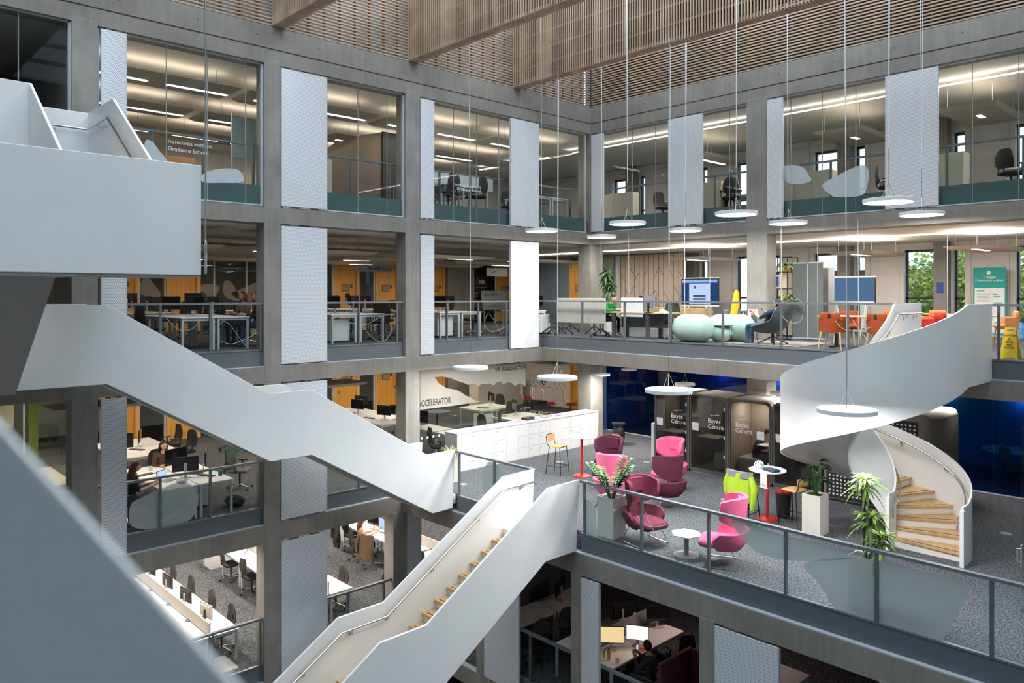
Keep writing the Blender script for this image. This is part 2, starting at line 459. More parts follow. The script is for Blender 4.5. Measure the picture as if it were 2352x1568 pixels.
# ---- perforated sliding panels ----
LEVNAME = {4: 'top floor', 3: 'balcony floor', 2: 'lounge floor', 1: 'lower floor'}
def panel(lv, a0, a1, wall, label, white=False):
    z0, z1 = ST[lv]+.045, {4: 17.18, 3: 13.57, 2: 9.95, 1: 6.33}[lv]
    t = thing('sliding_panel', label, 'panel', (0,0,0), 0, 'perforated sliding panels on the atrium walls')
    b = MB()
    if wall == 'A': b.box(XA-.045, XA+.012, a0, a1, z0, z1)
    elif wall == 'B': b.box(a0, a1, YB-.012, YB+.045, z0, z1)
    else: b.box(a0, a1, YD-.012, YD+.045, z0, z1)
    make('sheet', b, M['panelw'] if white else M['panel'], t)
    for c in (a0, a1):
        e = MB()
        if wall == 'A': e.box(XA-.05, XA+.016, c-.008, c+.008, z0, z1)
        else:
            yy = YB if wall == 'B' else YD
            e.box(c-.008, c+.008, yy-.016, yy+.05, z0, z1)
        make('edge_trim', e, M['paneledge'], t)
    w = a1-a0
    for f in (.18, .62):
        for zz in ((z0-.03, z0), (z1, z1+.035)):
            e = MB()
            if wall == 'A': e.box(XA-.03, XA-.002, a0+f*w, a0+(f+.2)*w, *zz)
            else: e.box(a0+f*w, a0+(f+.2)*w, yy+.002, yy+.03, *zz)
            make('guide_shoe', e, M['greydark'], t)
for lv in (4, 3, 2, 1):
    n = LEVNAME[lv]
    if lv != 1:
        panel(lv, 4.36, 4.81, 'A', f'narrow white perforated panel beside the leftmost visible column of the left wall, {n}')
    panel(lv, 8.12, 9.27, 'A', f'wide white perforated panel right of the second column of the left wall, {n}')
    if lv in (4, 3):
        panel(lv, 12.04, 12.48, 'A', f'narrow white perforated panel right of the third column of the left wall, {n}')
        panel(lv, 15.31, 16.47, 'A', (f'wide {"pale blue-grey" if lv == 4 else "bright white"} panel near the corner of the left wall, {n}'), lv == 3)
panel(1, 11.63, 12.05, 'A', 'narrow perforated panel right of the slim column under the lounge corner, lower office floor')
panel(4, -16.27, -15.79, 'B', 'narrow white panel touching the inner corner, top floor of the right wall')
panel(4, -13.27, -12.12, 'B', 'wide white panel between corner and first column, top floor, right wall')
panel(4, -10.12, -9.69, 'B', 'narrow white panel touching the right side of the right wall column, top floor')
panel(4, -7.09, -5.95, 'B', 'wide white perforated panel behind the biggest hanging disc lamps, top floor')
panel(1, -13.09, -11.97, 'D', 'perforated panel under the lounge, partly hidden behind the lower stair flight')
panel(1, -10.14, -9.70, 'D', 'slim perforated panel under the lounge edge, left of the dark office with glowing screens')
panel(1, -7.10, -5.95, 'D', 'wide perforated panel under the lounge edge at the bottom right of the dark office')

# ---- balustrades ----
def rail_run(lv, wall, a0, a1, posts, label, top=1.06, z_off=0, group='glass balustrades along the floor edges', endposts=()):
    """wall 'A' runs along y at x=XA, else along x at the slab edge"""
    t = thing('glass_balustrade', label, 'balustrade', (0,0,0), 0, group)
    f = F[lv]; e = EDGE[lv]; s = -1 if wall == 'A' else 1
    base = XA if wall == 'A' else e
    def bx(p0, p1, d0, d1, z0, z1):
        b = MB()
        if wall == 'A': b.box(base-d0, base-d1, p0, p1, z0, z1)
        else: b.box(p0, p1, base+d0, base+d1, z0, z1)
        return b
    if lv != 4:
        make('spandrel', bx(a0, a1, .10, .14, ST[lv]+.02, f-.03), M['spandrel'], t)
        make('base_channel', bx(a0, a1, .085, .15, f-.03, f+.0), M['rail'], t)
    off = .09 if lv != 4 else .45
    make('top_rail', bx(a0, a1, off-.03, off+.05, f+top-.045, f+top), M['rail'], t)
    for p in posts:
        make('post', bx(p-.022, p+.022, off-.02, off+.035, f, f+top-.045), M['post'], t)
    if lv != 4:
        ps = sorted(set([a0] + list(posts) + [a1]))
        for p, q in zip(ps[:-1], ps[1:]):
            if q-p > .25: make('glass_pane', bx(p+.03, q-.03, .125, .137, f+.01, f+top-.06), M['glassr'], t)
    return t
for lv in (4, 3, 2, 1):
    n = LEVNAME[lv]
    pts = {4: ((5.45,6.53,7.65),(10.22,11.38),(13.03,14.14,15.29),(17.4,18.2)), 3: ((5.49,6.52,7.65),(10.22,11.36),(13.0,14.13,15.22)),
           2: ((5.49,6.52,7.65),(10.22,11.3)), 1: ((5.49,6.58,7.65),(9.9,10.95))}[lv]
    rail_run(lv, 'A', -2.0, 3.84, (0,1.4,2.8), f'grey steel and glass balustrade in the leftmost bay of the left wall, {n}')
    rail_run(lv, 'A', 4.3, 7.7, pts[0], f'grey steel and glass balustrade in the bay left of the second column, {n}')
    rail_run(lv, 'A', 8.1, 11.56 if lv > 1 else 11.18, pts[1], f'grey steel and glass balustrade between second and third columns of the left wall, {n}')
    if lv >= 3:
        rail_run(lv, 'A', 12.02, 15.32 if lv == 3 else 15.4, pts[2], f'grey steel and glass balustrade in the bay right of the third column, {n}')
    if lv == 4: rail_run(4, 'A', 16.47, 18.7, (18.4,), f'short grey railing behind glass beside the inner corner, {n}')
rail_run(3, 'A', 16.47, 16.62+.1, (), 'short grey steel spandrel piece at the balcony corner, open balcony floor')
rail_run(3, 'B', XA-.09, -5.45, (-14.75,-13.19,-11.67,-10.13,-8.6,-7.06), 'long glass balustrade of the upper balcony in front of the sofa and orange chairs')
rail_run(3, 'B', -4.30, 1.9, (-4.2,-2.6,-1.0,.6), 'glass balustrade of the upper balcony in front of the yellow wet floor sign')
rail_run(2, 'B', -14.2, -11.53, (-14.12,-12.86), 'short glass balustrade between the two straight stairs at the lounge edge')
rail_run(2, 'B', -10.25, 1.9, (-10.15,-8.73,-7.29,-5.88,-4.47,-2.99,-1.5,0,1.5), 'long glass balustrade in front of the pink lounge chairs')
rail_run(4, 'B', -15.7, 1.5, (-14.66,-13.28,-11.99,-10.4,-8.61,-7.23,-5.9,-4.4,-2.9), 'grey railing behind the top floor glazing of the right wall')
rail_run(1, 'B', -13.1, -10.45, (-11.7,), 'dim glass balustrade under the lounge left of the slim column')
rail_run(1, 'B', -10.15, -7.44, (-8.95,), 'dim glass balustrade in front of the man with two glowing screens')
rail_run(1, 'B', -7.1, 1.5, (-5.9,-4.4), 'dim glass balustrade under the lounge at the bottom right')
# frosted shapes on the glass panes (film graphics)
def film(name, poly, wall, lv, label):
    b = MB()
    if wall == 'A': b.prism([(p[1], p[2]) for p in poly], 'x', XA-.118, XA-.121)
    else: b.prism([(p[0], p[2]) for p in poly], 'y', EDGE[lv]+.119, EDGE[lv]+.122)
    return tag(make(name, b, M['frost']), label, 'film graphic', 'frosted film graphics on the glass')
def blob(pts, f, n=5):
    out = []
    k = len(pts)
    for i in range(k):       # Catmull-Rom closed outline
        p0, p1, p2, p3 = (Vector(pts[(i+j-1) % k]) for j in range(4))
        for q in range(n):
            t = q/n
            p = .5*((2*p1) + (p2-p0)*t + (2*p0-5*p1+4*p2-p3)*t*t + (3*p1-p0-3*p2+p3)*t**3)
            out.append(f(p.x, p.y))
    return out
fD = lambda u, v: aty(u, v, YD+.12)
film('frosted_film', blob([(1680,1192),(1790,1225),(1900,1250),(1985,1275),(1900,1287),(1800,1285),(1730,1262)], fD), 'B', 2, 'swoosh of frosted film on the lounge balustrade below the pink chair')
film('frosted_film', blob([(1850,1292),(2004,1285),(2005,1360),(2004,1436),(1930,1410),(1885,1345)], fD), 'B', 2, 'large frosted film leaf on the balustrade in front of the tall planter')
film('frosted_film', blob([(2012,1288),(2120,1310),(2216,1335),(2222,1372),(2180,1440),(2150,1480),(2080,1460),(2012,1438),(2012,1360)], fD), 'B', 2, 'large frosted film panel right of the tall planter on the lounge balustrade')
film('frosted_film', blob([(1124,1060),(1150,1075),(1168,1095),(1160,1120),(1130,1140),(1112,1130),(1108,1090)], fD), 'B', 2, 'small frosted leaf on the short balustrade between the stairs')
film('frosted_film', blob([(1344,1150),(1366,1165),(1370,1200),(1366,1236),(1344,1232)], fD), 'B', 2, 'small frosted strip on the balustrade in front of the zamioculcas planter')
fA = lambda u, v: atx(u, v, XA-.12)
film('frosted_film', blob([(300,1160),(330,1140),(372,1122),(400,1110),(436,1112),(452,1130),(455,1150),(440,1190),(400,1205),(340,1215),(300,1205)], fA), 'A', 2, 'large frosted oval on the balustrade in front of the two women at desks')
# ---- glazing of the top floor ----
def pane_run(wall, edges, z0, z1, depth, label):
    t = thing('glazing', label, 'glazing', group='top floor glazing')
    g = MB(); gr = MB(); fr = MB(); j = MB()
    for a, c in zip(edges[:-1], edges[1:]):
        if wall == 'A':
            g.box(XA-depth, XA-depth-.012, a, c, z0+.44, z1); gr.box(XA-depth, XA-depth-.014, a, c, z0, z0+.44); j.box(XA-depth+.003, XA-depth-.015, c-.008, c+.008, z0, z1)
        else:
            g.box(a, c, YB+depth, YB+depth+.012, z0+.44, z1); gr.box(a, c, YB+depth, YB+depth+.014, z0, z0+.44); j.box(c-.008, c+.008, YB+depth-.003, YB+depth+.015, z0, z1)
    make('glass_pane', g, M['glass'], t); make('lower_panel', gr, M['green'], t); make('joint', j, M['greymid'], t)
    a, c = edges[0], edges[-1]
    if wall == 'A':
        fr.box(XA-depth-.03, XA-depth+.06, a-.04, a, z0-.02, z1); fr.box(XA-depth-.03, XA-depth+.06, c, c+.04, z0-.02, z1); fr.box(XA-depth-.05, XA-.005, a, c, z0-.03, z0)
        fr.box(XA-depth-.03, XA-depth+.03, a, c, z1, z1+.03)
    else:
        fr.box(a-.04, a, YB+depth-.06, YB+depth+.03, z0-.02, z1); fr.box(c, c+.04, YB+depth-.06, YB+depth+.03, z0-.02, z1); fr.box(a, c, YB+.005, YB+depth+.05, z0-.03, z0)
        fr.box(a, c, YB+depth-.03, YB+depth+.03, z1, z1+.03)
    make('frame', fr, M['pale_trim'], t)
    return t
z0, z1 = ST[4]+.04, 17.19
pane_run('A', (-2, 0, 2, 3.0, 3.8), z0, z1, .12, 'top floor glazing in the dark leftmost bay of the left wall')
pane_run('A', (4.34, 5.62, 6.47, 7.32, 7.66), z0, z1, .12, 'top floor glazing with institute lettering, left of the second column')
pane_run('A', (8.14, 9.35, 10.21, 11.07, 11.52), z0, z1, .12, 'top floor glazing in front of the brown cabin, between second and third columns')
pane_run('A', (12.06, 13.26, 14.1, 14.95, 16.55, 17.46, 18.7), z0, z1, .12, 'top floor glazing of the left wall beside the inner corner')
pane_run('B', (-16.1, -14.71, -13.83, -12.2, -11.32, -10.76), z0, z1, .12, 'top floor glazing of the right wall between corner and column')
pane_run('B', (-10.1, -9.52, -8.68, -7.84, -6.5, -5.29, -4.41, -3.5, -2.2), z0, z1, .12, 'top floor glazing of the right wall right of the column')

# ---- timber lattice walls under the roof and slatted roof beams ----
def lattice(wall, a0, a1, z0, z1, label):
    t = thing('timber_lattice', label, 'lattice', group='timber slat screens')
    s = MB(); k = 0; z = z0
    while z < z1:
        if wall == 'A': s.box(XA-.05, XA-.02, a0, a1, z, z+.036)
        else: s.box(a0, a1, YB+.02, YB+.05, z, z+.036)
        z += .08
    make('slat', s, M['slat'], t)
    s = MB(); a = a0+.1
    while a < a1:
        if wall == 'A': s.box(XA-.10, XA-.05, a, a+.05, z0, z1)
        else: s.box(a, a+.05, YB+.05, YB+.10, z0, z1)
        a += .42
    make('upright', s, M['slat2'], t)
lattice('A', Y0, YB-.02, 18.09, 20.6, 'horizontal timber slat screen above the left wall beam')
lattice('B', XA+.0, XE, 18.09, 20.6, 'horizontal timber slat screen above the right wall beam')
# clerestory behind the left lattice: daylight glow put into pale lining colour; dark behind the right one
struct('wall_left', MB().box(XA-.5, XA-.3, Y0, YB, 18.07, 20.7), mat('clerestory_daylight_tint', (.78,.84,.90), .7, var=.05))
struct('wall_back', MB().box(XA-.5, XE, YB+.3, YB+.5, 18.07, 20.7), mat('dark_lining', (.05,.05,.055), .8))
def roof_beam(y, label):
    t = thing('roof_beam', label, 'beam', group='slatted timber roof beams')
    s = MB(); x = XA+.005; w = .34
    while x < XE+1:
        s.box(x, x+.032, y, y+.028, 18.09, 20.2); s.box(x, x+.032, y+w-.028, y+w, 18.09, 20.2)
        s.box(x, x+.034, y+.028, y+w-.028, 18.09, 18.13)
        x += .078
    make('slat', s, M['slat'], t)
    s = MB()
    for z in (18.5, 18.95, 19.4, 19.85):
        s.box(XA+.005, XE+1, y+.028, y+.06, z, z+.06); s.box(XA+.005, XE+1, y+w-.06, y+w-.028, z, z+.06)
    make('batten', s, M['slat2'], t)
    make('core', MB().box(XA+.005, XE+1, y+.1, y+w-.1, 18.3, 20.25), mat('beam_core', (.045,.04,.04), .8) if 'bc' not in M else M['bc'], t)
for i, y in enumerate((.3, 4.1, 7.88, 11.64, 15.4)):
    roof_beam(y, ['slatted timber roof beam nearest the viewer, overhead', 'second slatted timber roof beam overhead', 'short visible slatted timber roof beam at the top left',
                  'slatted timber roof beam crossing the top centre', 'long slatted timber roof beam nearest the right wall'][i])
# roof glazing bars
b = MB()
for x in (-14.5, -12.2, -9.9, -7.6, -5.3, -3, -.7): b.box(x-.04, x+.04, Y0, YB, 20.45, 20.6)
b.box(XA-.1, XE, YB-.15, YB, 20.3, 20.6); b.box(XA-.1, XA+.05, Y0, YB, 20.3, 20.6)
struct('trim_2', b, M['rail'])
struct('ceiling', MB().box(2.6, 7.7, -8.1, YW, 20.62, 20.75).box(-30, 2.6, -8.1, -3, 20.62, 20.75), M['soffit'])  # unseen roof edge, added and sized to shade the near parapet
# plain walls closing the far sides of the atrium behind the viewer, and the building ends
struct('wall_front', MB().box(-30, 8, -8.4, -8.1, 0, 20.6), M['pale_trim'])
struct('wall_right', MB().box(7.7, 8, -8.1, YW+.4, 0, 20.6), M['pale_trim'])
struct('wall_left', MB().box(-30.4, -30, Y0, YW+.4, 0, 17.8), M['wallg'])
struct('wall_back', MB().box(XE, 7.7, YD, YW+.4, 0, 17.8), M['wallg'])
# ================= straight stairs =================
def parapet(name, poly, ax, c0, c1, parent, inner=0):
    """painted steel side panel cut to the outline"""
    return make(name, MB().prism(poly, ax, c0, c1), M['stair'], parent, bevel=.008)
def handrail(pts, parent, brackets=(), nrm=(1,0,0)):
    b = MB().tube(pts, .021, 10)
    r = make('handrail', b, M['steel'], parent, smooth=40)
    n = Vector(nrm)
    for p in brackets:
        p = Vector(p); k = MB()
        k.bar(p, p-Vector((0,0,.07)), .014, .014); k.bar(p-Vector((0,0,.07)), p-Vector((0,0,.07))-n*.075, .014, .014)
        k.box(*sorted((p.x-n.x*.075-.02*abs(n.y)-.004, p.x-n.x*.075+.02*abs(n.y)+.004)), *sorted((p.y-n.y*.075-.02*abs(n.x)-.004, p.y-n.y*.075+.02*abs(n.x)+.004)), p.z-.11, p.z-.04)
        make('bracket', k, M['steel'], r)
    return r
def steps(n, y0, z0, x0, x1, run, rise, parent, axis='y', sgn=-1, nm='tread'):
    """treads going down from (y0,z0); first tread one riser below z0"""
    for i in range(n):
        z = z0 - rise*(i+1); a = y0 + sgn*run*i; c = a + sgn*(run+.03)
        bx = MB()
        if axis == 'y': bx.box(x0, x1, a, c, z-.05, z)
        else: bx.box(a, c, x0, x1, z-.05, z)
        t = make('tread', bx, M['oak'], parent, bevel=.006)
        ns = MB(); e = c - sgn*.06
        if axis == 'y': ns.box(x0+.08, x1-.08, e, e-sgn*.022, z, z+.003)
        else: ns.box(e, e-sgn*.022, x0+.08, x1-.08, z, z+.003)
        make('nosing', ns, M['nosing'], t)
        rb = MB()
        if axis == 'y': rb.box(x0, x1, a-sgn*.0, a-sgn*.012, z-.0, z+rise-.05)
        else: rb.box(a, a-sgn*.012, x0, x1, z, z+rise-.05)
        make('riser', rb, M['stairin'], t)
# --- lower stair: from the lounge edge down towards the viewer ---
t = thing('staircase', 'white steel stair with oak treads descending from the lounge edge to the lower left', 'staircase', (-10.86, 9, F[2]))
t.location = (0,0,0)
top = [(11.53,8.26),(10.63,8.25),(7.70,6.47),(6.78,6.46),(3.3,4.34),(2.2,4.30)]
bot = [(2.2,2.95),(3.35,2.98),(6.85,5.04),(7.62,5.04),(10.56,6.84),(11.44,6.84)]
for nm, x in (('right', -10.25), ('left', -11.53)):
    parapet('side_panel', top+bot, 'x', x-.045, x, t)
n = 11; rise = (F[2]-5.4)/n
steps(n-1, 10.62, F[2], -11.53, -10.295, .292, rise, t)
make('landing', MB().box(-11.53, -10.295, 6.75, 7.73, 5.32, 5.40), M['oak'], t)
make('landing', MB().box(-11.53, -10.295, 10.6, 11.47, F[2]-.09, F[2]), M['stairin'], t)
steps(n-1, 6.78, 5.4, -11.53, -10.295, .292, rise, t)
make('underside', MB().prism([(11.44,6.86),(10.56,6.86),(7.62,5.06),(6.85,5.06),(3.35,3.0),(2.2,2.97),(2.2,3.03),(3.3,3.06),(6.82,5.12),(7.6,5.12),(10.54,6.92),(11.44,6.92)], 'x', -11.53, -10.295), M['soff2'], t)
hr = [(-11.44,11.42,8.02),(-11.44,10.62,8.02),(-11.44,7.72,6.24),(-11.44,6.80,6.22),(-11.44,3.4,4.16)]
hr = [(-11.44,11.50,7.95)]+hr
handrail(hr, t, [(-11.44,11.1,8.02),(-11.44,9.9,7.58),(-11.44,8.75,6.87),(-11.44,7.75,6.26),(-11.44,7.0,6.22),(-11.44,6.1,5.8),(-11.44,5.0,5.13)])
struct('slab', MB().box(-16.2, -9.5, -3, 2.25, 2.9, F[1]), M['soffit'])
# --- middle stair: from the upper balcony landing down to the lounge edge ---
t = thing('staircase', 'long white steel stair rising from the lounge edge to the left beside the columns', 'staircase')
top = [(2.80,11.83),(3.91,11.82),(6.82,10.04),(7.75,10.04),(10.72,8.27),(11.55,8.27)]
bot = [(11.48,6.88),(10.88,6.87),(7.77,8.69),(6.86,8.69),(3.90,10.46),(2.50,10.46)]
for x in (-14.25, -15.55): parapet('side_panel', top+bot, 'x', x-.045, x, t)
steps(10, 3.98, F[3], -15.55, -14.295, .285, (F[3]-8.975)/11, t, 'y', 1)
make('landing', MB().box(-15.55, -14.295, 6.85, 7.8, 8.89, 8.975), M['oak'], t)
steps(10, 7.80, 8.975, -15.55, -14.295, .295, (8.975-F[2])/11, t, 'y', 1)
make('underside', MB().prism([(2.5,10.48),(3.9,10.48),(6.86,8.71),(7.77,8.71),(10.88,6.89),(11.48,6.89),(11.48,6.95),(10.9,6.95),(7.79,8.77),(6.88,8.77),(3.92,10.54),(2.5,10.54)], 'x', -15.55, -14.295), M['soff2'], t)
make('landing', MB().box(-16.15, -14.295, -1.5, 4.0, 10.50, F[3]), M['carpet'], t)
make('landing', MB().box(-15.55, -14.295, 10.72, 11.6, 6.97, F[2]), M['stairin'], t)
handrail([(-15.44,4.0,11.55),(-15.44,6.86,9.8),(-15.44,7.76,9.8),(-15.44,10.76,8.0),(-15.44,11.4,8.0),(-15.44,11.46,7.93)], t, [(-15.44,5.2,10.82),(-15.44,7.3,9.8),(-15.44,9.4,8.82),(-15.44,11.1,8.0)])
# --- upper stair: landing block in front, flights running towards the left wall ---
t = thing('staircase', 'big white dog-leg stair block hanging at the upper left', 'staircase')
YR = 4.10; ZL, ZT = 12.265, 13.784
make('side_panel', MB().box(-10.66, -10.62, 1.30, YR, ZL, ZT), M['stair'], t, bevel=.008)                 # landing front
make('side_panel', MB().prism([(-10.66,ZL),(-10.66,ZT),(-12.1,ZT),(-14.51,15.43),(-16.0,15.43),(-16.0,14.0),(-14.6,14.0),(-12.2,ZL)], 'y', YR-.045, YR), M['stair'], t, bevel=.008)   # far side
make('side_panel', MB().prism([(-12.05,ZT-.35),(-12.38,ZT+.27),(-14.36,15.43),(-14.36,14.0),(-12.2,12.4)], 'y', 2.77, 2.815), M['stair'], t, bevel=.008)    # inner side of upper flight
make('side_panel', MB().box(-14.405, -14.36, -3.0, 2.815, 14.0, 15.43), M['stair'], t, bevel=.008)       # top landing, near side
make('side_panel', MB().box(-16.04, -16.0, -3.0, YR, 14.0, 15.43), M['stair'], t, bevel=.008)            # top landing, wall side
make('landing', MB().box(-16.0, -14.4, -3.0, YR-.05, 14.05, F[4]), M['carpet'], t)
make('landing', MB().box(-12.2, -10.66, 1.30, YR-.05, ZL+.02, 12.57), M['oak'], t)
steps(10, -14.5, F[4], 2.815, YR-.045, .255, (F[4]-12.57)/11, t, 'x', 1)
steps(10, -12.2, 12.57, 1.31, 2.53, -.255 if False else .255, (12.57-F[3])/11, t, 'x', -1)
make('underside', MB().prism([(-12.2,ZL),(-14.6,14.0),(-14.6,14.05),(-12.2,ZL+.06)], 'y', 2.82, YR-.05), M['soff2'], t)
# lower flight: side panels and soffit
for y in (2.53, 1.27):
    make('side_panel', MB().prism([(-11.75,ZL),(-14.25,10.46),(-14.25,11.83),(-12.2,13.3) if y < 2 else (-14.05,11.83),(-11.75,ZT) if y < 2 else (-12.0,13.3)], 'y', y, y+.04), M['stair'], t, bevel=.008)
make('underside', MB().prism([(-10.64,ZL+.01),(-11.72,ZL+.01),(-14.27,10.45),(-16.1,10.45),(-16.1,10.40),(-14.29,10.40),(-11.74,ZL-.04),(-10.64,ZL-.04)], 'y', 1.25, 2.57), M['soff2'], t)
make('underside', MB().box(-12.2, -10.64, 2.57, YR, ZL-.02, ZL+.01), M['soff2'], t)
handrail([(-15.9,3.0,15.1),(-15.9,4.0,15.1),(-14.6,4.0,15.1),(-12.1,4.0,13.42),(-11.2,4.0,13.42)], t, [(-15.9,3.4,15.1),(-15.2,4.0,15.1),(-14.5,4.0,15.05),(-13.2,4.0,14.18),(-12.0,4.0,13.42)], (0,-1,0))
# rope and hook hanging at the corner of the block
t = thing('steel_cable', 'vertical steel cable with a hook beside the corner of the white stair block', 'cable')
p = atz(467, 300, 14.0); x, y = -10.56, 4.135
make('wire', MB().tube([(x,y,20.3),(x,y,12.75)], .011, 6), M['steel'], t, smooth=60)
b = MB().tube([(x,y,12.75),(x+.02,y,12.7),(x+.03,y,12.6),(x,y,12.52),(x-.03,y,12.6),(x-.02,y,12.7)], .012, 6, closed=True)
b.rbox(x-.012, x+.012, y-.02, y+.02, 12.28, 12.70, .01)
make('hook', b, M['steel'], t, smooth=40)
# --- parapet of the flight the viewer stands on, very near ---
t = thing('stair_parapet', 'blurred pale parapet very close to the viewer at the lower left', 'parapet')
p0 = Vector((cT*-.336*1 - sT*.5, sT*-.336 + cT*.5, CZ-.0885)); p1 = Vector((cT*-.159 - sT*.43, sT*-.159 + cT*.43, CZ-.2195))
d = (p1-p0).normalized(); A = p0-d*.9; B = p1+d*1.1
nrm = Vector((-d.y, d.x, 0)).normalized()
if nrm.dot(Vector((p0.x,p0.y,0))) < 0: nrm = -nrm
b = MB(); vs = []
for k in (0, .004):
    for P, h in ((A,0),(B,0),(B,-1.3),(A,-1.3)):
        vs.append(P + nrm*k + Vector((0,0,h)))
b.add(vs, [(0,1,2,3),(7,6,5,4),(0,4,5,1),(1,5,6,2),(2,6,7,3),(3,7,4,0)])
make('side_panel', b, M['stair'], t)

# ================= spiral stair =================
SC = Vector((-5.98, 15.25)); RO, RI = 1.66, .41
t = thing('spiral_staircase', 'white curved steel staircase with oak treads linking lounge and upper balcony', 'staircase')
def hz(a): return F[2] + 3.57*min(max(a, 0), 2*PI)/(2*PI)
def ringpt(r, a): return (SC.x + r*math.cos(a), SC.y + r*math.sin(a))
def wallgrid(r, a0, a1, n, top, bot, straight0=None, straight1=None):
    g = []
    if straight0 is not None: g.append([(SC.x+r, straight0, max(F[2]+.001, bot(0))), (SC.x+r, straight0, top(0))])
    for i in range(n+1):
        a = a0+(a1-a0)*i/n; x, y = ringpt(r, a); g.append([(x, y, max(F[2]+.001, bot(a))), (x, y, top(a))])
    if straight1 is not None:
        g.append([(SC.x+r, straight1, bot(2*PI)), (SC.x+r, straight1, top(2*PI))])
    return g
topf = lambda a: hz(a) + 1.06 - .0*a
botf = lambda a: hz(a) - .42
make('outer_panel', MB().sheet(wallgrid(RO, 0, 2*PI, 96, topf, botf, 14.98, YC+.06), .035), M['stair'], t, smooth=35)
make('inner_panel', MB().sheet(wallgrid(RI, 0, 2*PI, 64, topf, botf, 14.98, YC+.06), .035), M['stair'], t, smooth=35)
for x in (SC.x+RO, SC.x+RI): make('end_post', MB().box(x-.035, x+.035, 14.93, 15.02, F[2]+.001, F[2]+1.06 if False else F[2]+1.0), M['stair'], t, bevel=.006)
NS = 21
for i in range(NS):
    a0 = 2*PI*i/NS; a1 = 2*PI*(i+1)/NS; z = F[2] + 3.57*(i+1)/NS
    k = 4; ri, ro = RI+.02, RO-.02
    pl = [ringpt(ri, a0-.03)] + [ringpt(ro, a0-.03 + (a1-a0+.03)*q/k) for q in range(k+1)] + [ringpt(ri, a1)]
    tr = make('tread', MB().prism(pl, 'z', z-.045, z), M['oak'], t, bevel=.005)
    e0, e1 = a0-.03+.05/ro*1.0, a0-.03+.075/ro
    pl = [ringpt(ri+.12, a0-.03+.09), ringpt(ro-.1, a0-.03+.04), ringpt(ro-.1, a0-.03+.055), ringpt(ri+.12, a0-.03+.13)]
    make('nosing', MB().prism(pl, 'z', z, z+.003), M['nosing'], tr)
    pl = [ringpt(ri, a0), ringpt(ro, a0), ringpt(ro, a0+.012), ringpt(ri, a0+.05)]
    make('riser', MB().prism(pl, 'z', z-3.57/NS, z-.045), M['stairin'], tr)
g = [[(*ringpt(RI+.01, a), hz(a)-.30), (*ringpt((RI+RO)/2, a), hz(a)-.34), (*ringpt(RO-.01, a), hz(a)-.36)] for a in [PI*.28 + (2*PI-PI*.28)*i/60 for i in range(61)]]
g = [[(p[0], p[1], max(p[2], F[2]+.02)) for p in r] for r in g]
make('underside', MB().sheet(g, .02), mat('spiral_soffit', (.62,.60,.57), .5, var=.02), t, smooth=35)
make('landing', MB().box(SC.x+RI, SC.x+RO, SC.y+.02, YC+.2, F[3]-.09, F[3]-.002), M['carpet'], t)
def hrail(r, off, a0, a1, nb, sgn):
    pts = [(SC.x+r, 15.0, F[2]+.62), (SC.x+r, 15.0, F[2]+.80)] + [(*ringpt(r, a0+(a1-a0)*i/70), hz(a0+(a1-a0)*i/70)+.86) for i in range(71)] + [(SC.x+r, YC-.1, F[3]+.86)]
    h = make('handrail', MB().tube(pts, .02, 8), M['steel'], t, smooth=60)
    for i in range(nb):
        k = MB(); a = a0+(a1-a0)*(i+.5)/nb; x, y = ringpt(r, a); x2, y2 = ringpt(r+sgn*.07, a); z = hz(a)+.86
        k.bar((x,y,z),(x,y,z-.07),.014,.014); k.bar((x,y,z-.07),(x2,y2,z-.07),.014,.014); k.bar((x2,y2,z-.03),(x2,y2,z-.12),.03,.03); make('bracket', k, M['steel'], h)
    for y in (15.7, 16.2): k = MB(); k.bar((SC.x+r,y,F[3]+.86),(SC.x+r,y,F[3]+.79),.014,.014); k.bar((SC.x+r,y,F[3]+.79),(SC.x+r+sgn*.07,y,F[3]+.79),.014,.014); k.box(SC.x+r+sgn*.07-.01, SC.x+r+sgn*.07+.01, y-.03,y+.03, F[3]+.73,F[3]+.82); make('bracket', k, M['steel'], h)
hrail(RO-.09, 0, .03, 2*PI, 10, 1)
hrail(RI+.08, 0, .06, 2*PI, 6, -1)
